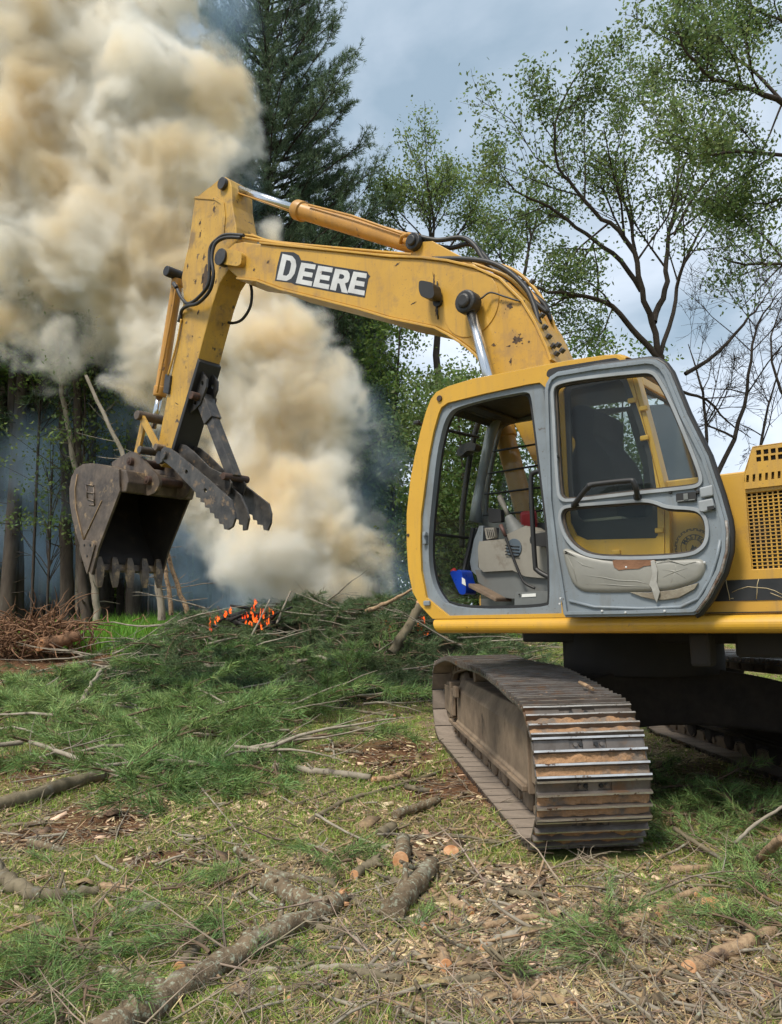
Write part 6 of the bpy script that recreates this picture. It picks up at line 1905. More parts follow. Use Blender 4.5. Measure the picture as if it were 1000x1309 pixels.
# broken sticks too many to count
for nm_, m_, cnt, lab in (('broken_sticks', BARKP, 600, 'pale broken sticks mixed into the litter'), ('bark_sticks', BARK, 550, 'brown broken sticks mixed into the litter'), ('lichened_sticks', LICH, 500, 'lichened broken sticks mixed into the litter'), ('peeled_splinters', WOODP, 700, 'peeled splinters mixed into the litter')):
    Tt = Tubes(); x_, y_ = litter(cnt * 2, .6)
    sel = np.array([rng.uniform(0, 1) < .35 + .65 * float(np.clip(np.exp(-(((a - .7) / 1.4) ** 2 + ((b - 3.4) / 1.0) ** 2)) + .5 * (b < 5), 0, 1)) for a, b in zip(x_, y_)]); x_, y_ = x_[sel], y_[sel]
    for a, b in zip(x_, y_):
        L = rng.gamma(2.2, .045) + .04; az = rng.uniform(0, 6.283); z_ = float(top_h(a, b)); r_ = rng.uniform(.003, .009) * (1 + .04 * b)
        Q_, S_, _ = poly_rs((a, b, z_ + r_ + .010), (math.cos(az), math.sin(az), rng.normal() * .1), L, r_, r_ * .7, 4, .10, 0)
        Q_[:, 2] = np.maximum(Q_[:, 2], top_h(Q_[:, 0], Q_[:, 1]) + r_ + .006); Tt.add(Q_, S_, 5)
    o = Tt.build(nm_, m_, kind='stuff'); o['label'] = lab
# torn bark and slab pieces, bigger than the chips
x_, y_ = litter(4200); k = np.array([rng.uniform(0, 1) < .25 + .75 * cm_(a, b) for a, b in zip(x_, y_)]); x_, y_ = x_[k], y_[k]
V, F = chips(x_, y_, rng.gamma(2.5, .011, len(x_)) + .012)
o = npmesh('bark_slabs', V, quads=F, mats=[mat('bark_slab', (.32, .22, .12), (.15, .105, .06), 18, .9, island=.4, bump=.7, bscale=50)], kind='stuff'); o['label'] = 'torn bark and splinter slabs on the ground'
# bark bits and clods
x_, y_ = litter(9000); k = rng.uniform(0, 1, len(x_)) < .25 + .75 * dirt_mask(x_, y_); x_, y_ = x_[k], y_[k]
V, F = chips(x_, y_, rng.gamma(2.0, .005, len(x_)) + .004)
o = npmesh('soil_clods', V, quads=F, mats=[mat('clod_brown', (.11, .058, .034), (.07, .038, .024), 12, .95, island=.4, bump=.5)], kind='stuff'); o['label'] = 'small reddish brown clods and bark bits'
T = Tubes()
x_, y_ = litter(9500, .75)
for a, b in zip(x_, y_):
    L = rng.gamma(2.0, .075) + .05; z_ = float(top_h(a, b)); az = rng.uniform(0, 6.283)
    Q_, S_, _ = poly_rs((a, b, z_ + .008), (math.cos(az), math.sin(az), rng.normal() * .12), L, .0018 + .011 * L * rng.uniform(.4, 1), .0012, 5, .16, -.03)
    Q_[:, 2] = np.maximum(Q_[:, 2], top_h(Q_[:, 0], Q_[:, 1]) + .004)
    T.add(Q_, S_, 4)
    if L > .25:
        for c in range(rng.integers(1, 4)):
            B_, R_, _ = poly_rs(Q_[rng.integers(1, 4)], (math.cos(az + rng.uniform(-1, 1)), math.sin(az + rng.uniform(-1, 1)), rng.uniform(0, .5)), L * .35, .003, .001, 4, .2); T.add(B_, R_, 3)
V = np.concatenate(T.V)
tw_ = T.build('twigs', mat('twig_mix', (.30, .24, .17), (.17, .13, .095), 7, .9, island=.4, c3=(.30, .29, .24), t3=.62, s3=9, w3=.08), kind='stuff'); tw_['label'] = 'thin grey and brown twigs littering the ground'

# ---- single branches and logs, each a thing of its own
def log(name, px, r0, r1, m, label, cat='branch', lift=0.0, cut0=None, cut1=None, jag=None, stubs=0, n=12, z0=None, flat=False):
    """a branch laid on the ground through the given picture points"""
    P = []
    for k, p in enumerate(px):
        dz = p[2] if len(p) > 2 else 0
        if dz > 5:                       # a point given with its own distance
            P.append(vw(at(p[0], p[1], dz))); continue
        r = ray(p[0], p[1]); D = 1.5
        for _ in range(600):
            q = CAM + r * D
            if q.z <= float(top_h(q.x, q.y)) + dz or D > 25: break
            D += .01 + D * .003
        P.append(vw(q))
    P = np.array(P); m_ = len(P); t = np.linspace(0, m_ - 1, (m_ - 1) * 6 + 1)
    Q_ = np.stack([np.interp(t, np.arange(m_), P[:, j]) for j in range(3)], 1)
    for _ in range(2): Q_[1:-1] = (Q_[:-2] + 2 * Q_[1:-1] + Q_[2:]) / 4
    R = np.linspace(r0, r1, len(Q_)) * rng.uniform(.92, 1.08, len(Q_)) * (1.0 if r0 > .04 else 1.1)
    Q_[:, 2] += R * .9 + lift + .016
    Q_[1:-1] += rng.normal(size=Q_[1:-1].shape) * r0 * .12
    g = G(); b = Q_.mean(0); b[2] = Q_[:, 2].min() - r0
    g.tube([Vector(q - b) for q in Q_], [float(r) for r in R], n, caps=True)
    # side stubs
    for s in range(stubs):
        i = random.randint(1, len(Q_) - 2); a = random.uniform(0, 6.28)
        d = Vector((math.cos(a), math.sin(a), random.uniform(.1, .9))).normalized(); L = random.uniform(1.5, 5) * float(R[i])
        q = Vector(Q_[i] - b); g.tube([q, q + d * L * .6, q + d * L + Vector((0, 0, .004))], [float(R[i]) * .38, float(R[i]) * .3, float(R[i]) * .2], 6)
    o = g.build(name, m); o.location = tuple(b); tag(o, label, cat)
    # uneven bark skin
    for end, c in ((0, cut0), (-1, cut1)):
        if c is None: continue
        d = Vector(Q_[0] - Q_[1]) if end == 0 else Vector(Q_[-1] - Q_[-2]); d.normalize(); q = Vector(Q_[end] - b); r = float(R[end])
        h = G()
        if c == 'jag':
            side = d.orthogonal().normalized(); s2 = d.cross(side)
            for k in range(26):
                a = random.uniform(0, 6.28); rr_ = random.uniform(.1, .95) * r; p0 = q + (side * math.cos(a) + s2 * math.sin(a)) * rr_ - d * .03
                h.tube([p0, p0 + d * random.uniform(.5, 2.2) * r + (side * math.cos(a) + s2 * math.sin(a)) * r * random.uniform(0, .7)], [r * .26, r * .03], 4)
            h.tube([q - d * .004, q + d * .3 * r], [r * .98, r * .6], n)
        else:
            toc = (CAM - Vector(Q_[end])).normalized(); dn = (d + toc * .75 + Vector((0, 0, .15))).normalized()
            side = d.orthogonal().normalized(); s2 = d.cross(side); rings = []
            for off, rad in ((-.3 * r, 1.0), (.001, 1.0), (.006, .95)):
                for k in range(20):
                    a = 2 * math.pi * k / 20; e_ = (side * math.cos(a) + s2 * math.sin(a)) * r * rad
                    rings.append(q + e_ + d * (off + (r * .5 if off > 0 else 0) - (0 if off < 0 else e_.dot(dn) / max(.35, d.dot(dn)))))
            h.add(rings, [(i_ * 20 + k, i_ * 20 + (k + 1) % 20, i_ * 20 + 20 + (k + 1) % 20, i_ * 20 + 20 + k) for i_ in range(2) for k in range(20)])
            for fi in range(20): h.m[fi] = 1
            h.add(rings[40:], [tuple(range(20))])
        h.build('broken_end' if c == 'jag' else 'cut_end', [c if c not in ('jag', 'cut') else CUT, m], o)
    return o
log('log', [(118,1364),(196,1314),(262,1266),(330,1225),(400,1188),(440,1165)], .054, .038, LICH, 'thick lichen-covered log in the bottom foreground with a splintered orange end', 'log', cut1='jag', stubs=3, n=18)
log('log', [(-20,1043),(40,1028),(90,1012),(133,1000)], .045, .052, BARK, 'grey log at the left with a sawn orange end', 'log', cut1='cut', stubs=2, n=16)
log('branch', [(38,953,.12),(80,968,.10),(120,983,.09),(165,1003,.02)], .016, .022, BARKP, 'pale straight stick lying across the sawn left log', stubs=2)
log('branch', [(-10,1122),(15,1145),(45,1158),(85,1158),(125,1150)], .036, .022, BARK, 'curved branch at the left edge with a torn orange end', cut0='jag', stubs=2)
log('branch', [(92,1223),(150,1220),(195,1211),(240,1204),(270,1196)], .014, .019, BARK, 'brown branch with a pale split tip in the lower left', cut1=mat('white_split_wood', (.55, .45, .36), (.45, .34, .24), 20, .8), stubs=3)
log('branch', [(267,1203),(248,1228),(231,1249)], .020, .021, BARK, 'short mossy stick leaning off the split branch tip', cut1='cut')
log('branch', [(128,1263),(165,1268),(195,1272),(218,1290)], .028, .026, LICH, 'lichened branch joining the thick log at its lower end', stubs=2)
log('branch', [(299,1093,.05),(320,1107),(355,1127),(395,1133),(432,1136)], .019, .014, LICH, 'bent lichened branch beside the bare soil patch', stubs=4)
log('log', [(342,1143),(372,1160),(398,1171),(420,1178)], .045, .035, LICH, 'lichen-white log lying behind the splintered thick log', 'log', stubs=3, n=14)
log('branch', [(352,988),(372,990),(420,994),(475,1000)], .030, .022, BARKP, 'smooth pale branch lying left of the track', stubs=2)
log('branch', [(356,990,.0),(364,976,.05),(357,966,.12)], .014, .006, BARKP, 'short forked stub sticking up from the pale branch')
log('branch', [(235,1085),(300,1062),(360,1040),(420,1018),(465,997),(505,975)], .011, .007, BARK, 'long thin straight stick running diagonally towards the track', stubs=3)
log('branch', [(236,984,.05),(258,1012,.03),(290,1050,.01),(330,1104)], .006, .004, BARKP, 'very thin pale stick crossing the wood chips', stubs=1)
log('branch', [(404,1046,.05),(440,1068,.02),(500,1093)], .008, .005, BARKP, 'thin pale stick ending by the sawn log chunk')
log('branch', [(160,922),(200,930),(250,938),(330,944)], .024, .014, BARKP, 'pale branch buried in the green boughs', stubs=2)
log('branch', [(172,925,.12),(190,942,.06),(215,950)], .022, .028, BARKP, 'crooked pale branch end poking out of the boughs')
log('branch', [(240,940),(300,946),(350,948),(410,944),(425,950),(428,972)], .013, .008, BARKP, 'long hooked pale branch across the boughs', stubs=3)
log('branch', [(98,925,9.4),(104,905,9.4),(112,886,9.5),(130,860,9.6)], .045, .018, BARKP, 'grey forked stub rising from the green boughs at the left', stubs=4)
log('branch', [(0,908,10.2),(30,895,10.3),(62,877,10.5),(75,868,10.6)], .012, .006, BARKP, 'thin pale stick at the left among the boughs')
log('branch', [(255,884,.15),(285,900,.06),(318,916,.0)], .014, .008, BARKP, 'pale stick leaning beside the small sawn stub')
log('log_chunk', [(246,884,.03),(276,888,.03)], .085, .085, BARK, 'short sawn stub among the green boughs', 'log', cut1='cut')
log('log', [(196,868,13.2),(222,858,13.3),(246,846,13.4)], .09, .085, WOODP, 'peeled pale log end lying against the burning heap', 'log', cut1='cut', stubs=1)
log('branch', [(380,850,12.6),(410,842,12.7),(440,858,12.4)], .03, .02, BARKP, 'pale forked branch low on the right of the heap', stubs=3)
log('branch', [(305,845,13.0),(330,800,13.2),(345,768,13.3)], .018, .010, BARKP, 'thin pole standing out of the heap beside the flames')
log('branch', [(354,800,13.6),(362,780,13.7),(372,757,13.8)], .02, .012, BARKP, 'short pole sticking up in front of the white smoke')
log('branch', [(468,786,13.4),(500,772,13.2),(530,755,13.0)], .04, .02, WOODP, 'pale branch pointing up from the heap towards the cab')
log('log', [(500,842,12.6),(520,812,12.7),(537,778,12.8)], .075, .07, BARK, 'cut log leaning up at the cab end of the heap', 'log', cut1='cut')
log('branch', [(440,936),(475,938),(505,942)], .026, .020, BARK, 'brown branch lying just left of the track', stubs=2)
log('branch', [(395,1058),(440,1030),(500,1012),(562,992)], .018, .012, BARK, 'thin lichened branch pointing at the track foot', stubs=3)
log('branch', [(505,1052),(530,1042),(560,1032)], .026, .028, LICH, 'short broken branch piece left of the track front', cut1='cut')
log('log_chunk', [(486,1078),(503,1068)], .030, .032, BARK, 'round log chunk with a reddish sawn face', 'log', cut1='cut', n=16)
log('log_chunk', [(513,1112),(516,1086)], .042, .040, LICH, 'grey upright-looking chunk below the reddish sawn one', 'log', cut0='cut', n=16)
log('log', [(502,1185),(525,1155),(552,1120)], .052, .045, LICH, 'dark lichened log pointing at the orange stump slice', 'log', stubs=3, n=16)
log('branch', [(620,1195),(650,1186),(690,1180),(720,1176)], .014, .011, WOODP, 'peeled straight stick in the middle of the right foreground')
log('branch', [(755,1193),(800,1189),(840,1184)], .020, .018, WOODP, 'peeled broad stick below the track front', cut1='cut')
log('branch', [(846,1172),(870,1158),(898,1146)], .018, .016, WOODP, 'peeled stick rising towards the round stump slice')
log('branch', [(885,1252),(935,1228),(992,1204)], .026, .022, WOODP, 'long peeled log piece at the lower right', cut0='cut', stubs=1)
log('branch', [(858,1122),(885,1120),(912,1117)], .018, .016, WOODP, 'short peeled stick left of the lower right boughs')
log('branch', [(862,1066,.1),(900,1090,.05),(948,1122,.0)], .012, .008, BARK, 'long thin brown stick at the right below the engine end', stubs=2)
log('branch', [(970,1112,.0),(984,1095,.12),(1003,1080,.22)], .020, .018, WOODP, 'yellow peeled stick leaning at the right edge')
log('branch', [(940,1085,.1),(965,1060,.2),(1005,1035,.3)], .009, .006, BARKP, 'thin grey stick at the right edge')
log('branch', [(300,1287),(345,1284),(390,1276),(420,1270)], .020, .014, LICH, 'lichened branch right of the thick foreground log', stubs=3)
log('branch', [(305,1258),(380,1250),(440,1247),(520,1243)], .014, .010, BARKP, 'long pale branch right of the thick foreground log', stubs=4)
log('branch', [(370,1288),(400,1272),(432,1256)], .011, .009, WOODP, 'short yellow peeled stick in the bottom foreground', cut0='cut')
log('branch', [(415,1130),(450,1160),(490,1180),(545,1188)], .013, .010, BARK, 'brown branch running from the splintered log end', stubs=3)
log('branch', [(562,1222),(568,1236),(571,1246)], .018, .019, WOODP, 'small cut stub beside the foreground needle tuft', cut1='cut')
log('branch', [(-10,1262),(30,1280),(60,1300),(75,1320)], .010, .007, BARKP, 'thin pale twig arching in the lower left corner', stubs=3)
log('branch', [(180,1010,.04),(150,1065,.02),(145,1100,.0)], .004, .003, BARKP, 'grass-thin twig above the bare soil')
log('branch', [(560,1080),(600,1120),(660,1150)], .006, .005, BARKP, 'thin dead twig in front of the track')
# broken limbs strewn from left to right, each of its own
seen_l = set()
def uniq(t, a):
    tilt = 'lying level' if abs(math.sin(a)) < .25 else 'rising to the right' if math.cos(a) > 0 else 'falling to the right'
    t2 = t + ', ' + tilt
    if t2 in seen_l: t2 = t2.replace(' broken limb', ' thin broken limb')
    seen_l.add(t2); return t2
kinds = [('grey', BARK), ('pale', BARKP), ('lichened', LICH), ('peeled', WOODP)]
SITES = [(60,1195,70,.9),(160,1145,60,.2),(330,1205,50,2.6),(150,1295,70,.3),(460,1215,60,1.2),(480,1262,70,.2),(600,1265,80,-.4),(700,1290,90,.3),(820,1295,60,2.8),(950,1280,60,.8),(640,1215,60,2.4),(760,1240,70,.1),
         (680,1150,70,.2),(590,1170,50,1.0),(900,1205,60,2.7),(960,1150,50,.4),(780,1130,60,2.9),(520,1140,60,.6),(470,1120,50,2.2),(280,1120,60,.2),(60,1090,50,.5),(30,1060,60,2.9),(180,1175,50,2.6),(420,1200,60,.3),
         (535,1014,34,.4),(500,1000,50,2.8),(440,965,50,.2),(300,960,70,.1),(200,985,60,2.9),(100,960,60,.5),(480,915,50,.3),(400,900,70,2.9),(60,925,60,.3),(330,925,60,.2),(540,1190,40,1.4),(660,1255,40,.9),(870,1150,40,.3),(730,1200,40,2.5),(990,1235,40,1.0),(840,1215,40,.2)]
WHERE = ['in the bottom left corner area', 'left of the bare soil', 'beside the splintered thick log', 'below the split branch', 'near the cut needle tuft', 'in the bottom middle', 'in the lower middle chips', 'at the bottom right of middle', 'at the bottom edge right', 'in the bottom right corner']
for k, (px, py, L, a) in enumerate(SITES):
    kn_, km_ = kinds[(k * 7 + k // 3) % 4]; sq = .35; r_ = random.uniform(.009, .020) * (1.1 if L > 50 else 1.4)
    dx_, dy_ = math.cos(a) * L / 2, math.sin(a) * L / 2 * sq
    mid = (px + random.uniform(-4, 4), py + random.uniform(-3, 3))
    row = 'near the picture bottom' if py > 1240 else 'in the front ground' if py > 1140 else 'in the middle ground' if py > 1040 else 'by the green boughs'
    side = 'far left' if px < 130 else 'left' if px < 330 else 'centre left' if px < 470 else 'centre' if px < 620 else 'centre right' if px < 780 else 'right' if px < 910 else 'far right'
    ln_ = 'very long' if L >= 80 else 'long' if L >= 70 else 'mid-length' if L >= 60 else 'short' if L >= 50 else 'stubby'
    log('branch', [(px - dx_, py - dy_), mid, (px + dx_, py + dy_)], r_, r_ * .7, km_, uniq('%s %s broken limb %s, %s side' % (ln_, kn_, row, side), a), cut1='cut' if k % 3 == 0 else 'jag' if k % 3 == 1 else None, stubs=2 + k % 3, n=10)
# slices and slabs
def slab(px, r, th, label, tiltx=.3, rotz=0, m=BARK):
    g_ = gnd(*px); g = G(); N_ = 18
    g.tube([(0, 0, -th / 2), (0, 0, th / 2)], r, N_)
    h = G(); h.tube([(0, 0, th / 2), (0, 0, th / 2 + .003)], [r * .93, r * .92], N_); h.tube([(0, 0, -th / 2 - .003), (0, 0, -th / 2)], [r * .92, r * .93], N_)
    o = g.build('wood_slice', m, bevel=.004); o.location = (g_.x, g_.y, float(hgt(g_.x, g_.y)) + r * .35); o.rotation_euler = (tiltx, 0, rotz)
    tag(o, label, 'wood slice'); h.build('cut_face', CUT, o)
slab((577, 1098), .045, .03, 'round orange wood slice lying flat in front of the track', .5)
slab((908, 1168), .052, .05, 'thick round slice with a bright orange face in the right foreground', .9, .1)
slab((133, 870), .07, .05, 'small sawn slice at the left beside the bare earth', .9, .4)
# the peeled twig lying on the track
tp = MW @ TW(.62, .40, .84); tq = MW @ TW(.40, .46, .825)
g = G(); a = at(741, 873, 4.75); b = at(757, 881, 4.66); c = (a + b) / 2
a.z = b.z = 0; 
za = .865
g.tube([at(741,872,4.78) - c, at(749,876,4.72) - c, at(758,881,4.66) - c], [.011, .012, .010], 10)
o = g.build('twig_piece', WOODP); o.location = c; tag(o, 'short peeled twig lying on top of the near track', 'twig')

# ---- root pile on the left
T = Tubes()
cen = vw(at(28, 805, 15.0)); cen[2] = float(hgt(cen[0], cen[1])) + .28
for k in range(620):
    a = rng.uniform(0, 6.283); e = rng.uniform(-.1, 1.0)
    d = np.array([math.cos(a), math.sin(a) * .8, math.sin(e) * .6])
    p = cen + np.array([rng.normal() * .62, rng.normal() * .3, rng.uniform(-.25, .42)])
    L = rng.uniform(.25, .8); Q_, S_, _ = poly_rs(p, d, L, rng.uniform(.006, .026), .003, 7, .32, -.03); T.add(Q_, S_, 5)
for k in range(16):
    p = cen + np.array([rng.uniform(.0, .6), 0, .2]); Q_, S_, _ = poly_rs(p, (rng.uniform(.3, 1), rng.normal() * .3, rng.uniform(.2, .9)), rng.uniform(.8, 1.4), .022, .004, 9, .25, -.07); T.add(Q_, S_, 5)
b = cen.copy(); b[2] = 0
rp_ = T.build('root_clump', ROOTM, loc=b); rp_.location = tuple(b); tag(rp_, 'uprooted tangle of orange-brown roots on the bare earth at the left', 'root clump')
log('log', [(55,832,14.6),(80,826,14.7),(100,820,14.8)], .12, .10, ROOTM, 'stubby log beside the uprooted root tangle', 'log', cut0='cut', stubs=2)

# ---- blue jug standing in the cab footwell
g = G()
jp = M3(583, 745, .95)
def jt(a, b, y=.95): return M3(a, b, y)
g.plate(rnd(pl([(578,732),(582,729),(586,731),(589,728),(593,730),(595,740),(599,752),(598,760),(591,760),(586,750)], .95), .02), .84, .98)
jug = g.build('oil_jug', BLUE, bevel=.02, seg=3); jug.matrix_world = MW; tag(jug, 'blue plastic jug with a red cap in the cab footwell', 'jug')
g = G(); a_ = jt(577, 728); b_ = jt(580, 733); g.tube([Vector((a_.x, .93, a_.z)), Vector((b_.x, .93, b_.z))], .022, 12); g.build('cap', RED, jug)
g = G(); g.plate(pl([(591,738),(595,741),(596,749),(591,746)], .98), .981, .984); g.build('paper_label', WHITE, jug)

# ================================================================== FIRE
def flame_mat():
    m = bpy.data.materials.new('flame'); m.use_nodes = True; nt = m.node_tree; nt.nodes.clear(); L = nt.links.new
    out = NN(nt, 'ShaderNodeOutputMaterial'); e = NN(nt, 'ShaderNodeEmission'); tc = NN(nt, 'ShaderNodeTexCoord')
    n = NN(nt, 'ShaderNodeTexNoise'); n.inputs['Scale'].default_value = 9; n.inputs['Detail'].default_value = 4; L(tc.outputs['Object'], n.inputs['Vector'])
    r = NN(nt, 'ShaderNodeValToRGB'); r.color_ramp.elements[0].position = .35; r.color_ramp.elements[0].color = (.75, .04, .006, 1)
    r.color_ramp.elements[1].position = .65; r.color_ramp.elements[1].color = (1, .19, .03, 1)
    L(n.outputs['Fac'], r.inputs[0]); L(r.outputs[0], e.inputs[0]); e.inputs[1].default_value = 1.0
    t = NN(nt, 'ShaderNodeBsdfTransparent'); ms = NN(nt, 'ShaderNodeMixShader')
    n2 = NN(nt, 'ShaderNodeTexNoise'); n2.inputs['Scale'].default_value = 14; L(tc.outputs['Object'], n2.inputs['Vector'])
    mr = NN(nt, 'ShaderNodeMapRange'); mr.inputs[1].default_value = .42; mr.inputs[2].default_value = .56; L(n2.outputs['Fac'], mr.inputs[0])
    L(mr.outputs[0], ms.inputs[0]); L(t.outputs[0], ms.inputs[1]); L(e.outputs[0], ms.inputs[2]); L(ms.outputs[0], out.inputs[0]); return m
FLAME = flame_mat()
CHAR = mat('charred_wood', (.012, .011, .011), (.03, .028, .027), 9, .9, bump=.6, c3=(.12, .12, .12), t3=.62, s3=9)
def flames(name, label, spots_, D):
    r0 = at(spots_[0][0], spots_[0][1], D); root = empty(name, tuple(r0)); tag(root, label, 'fire')
    g = G()
    for k in range(60):
        px, py = random.choice(spots_)[:2]; p = at(px + random.uniform(-16, 16), py + random.uniform(2, 14), D + random.uniform(-.1, .4)) - r0
        a = random.uniform(0, 6.28); d = Vector((math.cos(a), math.sin(a) * .5, random.uniform(-.1, .45))).normalized(); L = random.uniform(.2, .55)
        g.tube([p, p + d * L], [random.uniform(.02, .06), .02], 7)
    ch = g.build('charred_sticks', CHAR, root)
    g = G()
    for (px, py, h, w_) in spots_:
        for q in range(3):
            p = at(px + random.uniform(-4, 4), py + random.uniform(-2, 3), D - .15 + random.uniform(-.1, .1)) - r0
            Hh = h * D / FOC * random.uniform(.5, 1.0); Ww = w_ * D / FOC * random.uniform(.35, .75)
            pts = []; rs_ = []
            for s in range(7):
                t = s / 6; pts.append(p + Vector((Ww * .5 * math.sin(t * 5 + px + q) * t, .02 * math.cos(t * 4), Hh * t))); rs_.append(max(.004, Ww * .5 * (math.sin(math.pi * (t * .8 + .16))) * (1 - t * .6)))
            g.tube(pts, rs_, 8)
    g.build('flame_tongues', FLAME, root)
flames('fire', 'orange flames licking out left of the white smoke base', [(272,800,13,6),(279,793,9,5),(271,806,10,5),(292,785,8,7),(286,787,7,5),(313,790,8,4),(322,783,13,5),(328,797,16,6),(336,790,14,5),(341,797,13,5),(333,803,8,5),(325,775,9,4),(345,785,8,4),(318,798,8,5)], 13.9)
flames('fire', 'small red embers glowing at the cab end of the heap', [(492,798,5,4),(530,800,7,4),(536,806,7,4),(545,812,6,4),(498,803,4,4),(540,795,7,4)], 13.6)

# ================================================================== SMOKE
def smoke_material(name, dens, thin, thick, ani=.0, brown=None):
    m = bpy.data.materials.new(name); m.use_nodes = True; nt = m.node_tree; nt.nodes.clear(); L = nt.links.new
    out = NN(nt, 'ShaderNodeOutputMaterial'); v = NN(nt, 'ShaderNodeVolumePrincipled')
    v.inputs['Density'].default_value = dens; v.inputs['Anisotropy'].default_value = ani
    a = NN(nt, 'ShaderNodeAttribute'); a.attribute_name = 'density'
    r = NN(nt, 'ShaderNodeMapRange'); r.inputs[1].default_value = .04; r.inputs[2].default_value = .4; L(a.outputs['Fac'], r.inputs[0])
    k = NN(nt, 'ShaderNodeMix', data_type='RGBA'); L(r.outputs[0], k.inputs[0]); k.inputs[6].default_value = (*thin, 1); k.inputs[7].default_value = (*thick, 1)
    c = k.outputs[2]
    if brown:
        tc = NN(nt, 'ShaderNodeTexCoord'); n = NN(nt, 'ShaderNodeTexNoise'); n.inputs['Scale'].default_value = .33; n.inputs['Detail'].default_value = 3; n.inputs['Distortion'].default_value = .5
        L(tc.outputs['Object'], n.inputs['Vector'])
        mr = NN(nt, 'ShaderNodeMapRange'); mr.inputs[1].default_value = .44; mr.inputs[2].default_value = .58; L(n.outputs['Fac'], mr.inputs[0])
        mm = NN(nt, 'ShaderNodeMath', operation='MULTIPLY'); L(mr.outputs[0], mm.inputs[0]); L(r.outputs[0], mm.inputs[1])
        k2 = NN(nt, 'ShaderNodeMix', data_type='RGBA'); L(mm.outputs[0], k2.inputs[0]); L(c, k2.inputs[6]); k2.inputs[7].default_value = (*brown, 1); c = k2.outputs[2]
    L(c, v.inputs['Color']); L(v.outputs[0], out.inputs['Volume'])
    return m
def smoke(name, label, spheres, mn, mxx, vox, matl, k_smooth=.5, amp=1.1, sc1=.45, amp2=.5, sc2=1.1, width=.35, dmax=1.0, warp=.5, billow=True, core=None, core_mat=None, parent=None):
    me = bpy.data.meshes.new(name); me.from_pydata([mn, mxx, (mn[0], mxx[1], mn[2])], [], [(0, 1, 2)])
    o = bpy.data.objects.new(name, me); C.objects.link(o); o['kind'] = 'stuff'
    if label: o['label'] = label
    if parent is not None: o.parent = parent
    ng = bpy.data.node_groups.new(name, 'GeometryNodeTree'); L = ng.links.new
    ng.interface.new_socket('Geometry', in_out='INPUT', socket_type='NodeSocketGeometry'); ng.interface.new_socket('Geometry', in_out='OUTPUT', socket_type='NodeSocketGeometry')
    go = ng.nodes.new('NodeGroupOutput'); vc = ng.nodes.new('GeometryNodeVolumeCube')
    vc.inputs['Min'].default_value = mn; vc.inputs['Max'].default_value = mxx
    for ax, nm in enumerate(('Resolution X', 'Resolution Y', 'Resolution Z')): vc.inputs[nm].default_value = max(8, int((mxx[ax] - mn[ax]) / vox))
    pos = ng.nodes.new('GeometryNodeInputPosition')
    def math_(op, a, b=None, c=None):
        n = ng.nodes.new('ShaderNodeMath'); n.operation = op
        for i_, x in enumerate((a, b, c)):
            if x is None: continue
            if isinstance(x, (int, float)): n.inputs[i_].default_value = x
            else: L(x, n.inputs[i_])
        return n.outputs[0]
    wn = ng.nodes.new('ShaderNodeTexNoise'); wn.inputs['Scale'].default_value = sc1 * 1.3; wn.inputs['Detail'].default_value = 2; L(pos.outputs[0], wn.inputs['Vector'])
    vs_ = ng.nodes.new('ShaderNodeVectorMath'); vs_.operation = 'SUBTRACT'; L(wn.outputs['Color'], vs_.inputs[0]); vs_.inputs[1].default_value = (.5, .5, .5)
    vm = ng.nodes.new('ShaderNodeVectorMath'); vm.operation = 'SCALE'; L(vs_.outputs[0], vm.inputs[0]); vm.inputs['Scale'].default_value = warp * 2
    va = ng.nodes.new('ShaderNodeVectorMath'); va.operation = 'ADD'; L(pos.outputs[0], va.inputs[0]); L(vm.outputs[0], va.inputs[1])
    P = va.outputs[0]; d = None
    for (c, r) in spheres:
        sb = ng.nodes.new('ShaderNodeVectorMath'); sb.operation = 'DISTANCE'; L(P, sb.inputs[0]); sb.inputs[1].default_value = tuple(c)
        s = math_('SUBTRACT', sb.outputs['Value'], float(r))
        d = s if d is None else math_('SMOOTH_MIN', d, s, k_smooth)
    n1 = ng.nodes.new('ShaderNodeTexNoise'); n1.inputs['Scale'].default_value = sc1; n1.inputs['Detail'].default_value = 8; n1.inputs['Roughness'].default_value = .64; L(P, n1.inputs['Vector'])
    disp = math_('MULTIPLY', math_('SUBTRACT', n1.outputs['Fac'], .5), amp * 2)
    if billow:
        acc = None
        for (s_, a_) in ((sc2, amp2), (sc2 * 2.3, amp2 * .45), (sc2 * 5.2, amp2 * .22)):
            vo = ng.nodes.new('ShaderNodeTexVoronoi'); vo.feature = 'F1'; vo.inputs['Scale'].default_value = s_; L(P, vo.inputs['Vector'])
            q = math_('MULTIPLY', math_('SUBTRACT', .5, vo.outputs['Distance']), a_ * 2)
            acc = q if acc is None else math_('ADD', acc, q)
        disp = math_('ADD', disp, acc)
    n3 = ng.nodes.new('ShaderNodeTexNoise'); n3.inputs['Scale'].default_value = 2.6; n3.inputs['Detail'].default_value = 3; n3.inputs['Roughness'].default_value = .6; L(P, n3.inputs['Vector'])
    disp = math_('ADD', disp, math_('MULTIPLY', math_('SUBTRACT', n3.outputs['Fac'], .5), .85 if billow else .3))
    fld = math_('SUBTRACT', disp, d)
    sm = ng.nodes.new('GeometryNodeSetMaterial'); sm.inputs['Material'].default_value = core_mat if core else matl
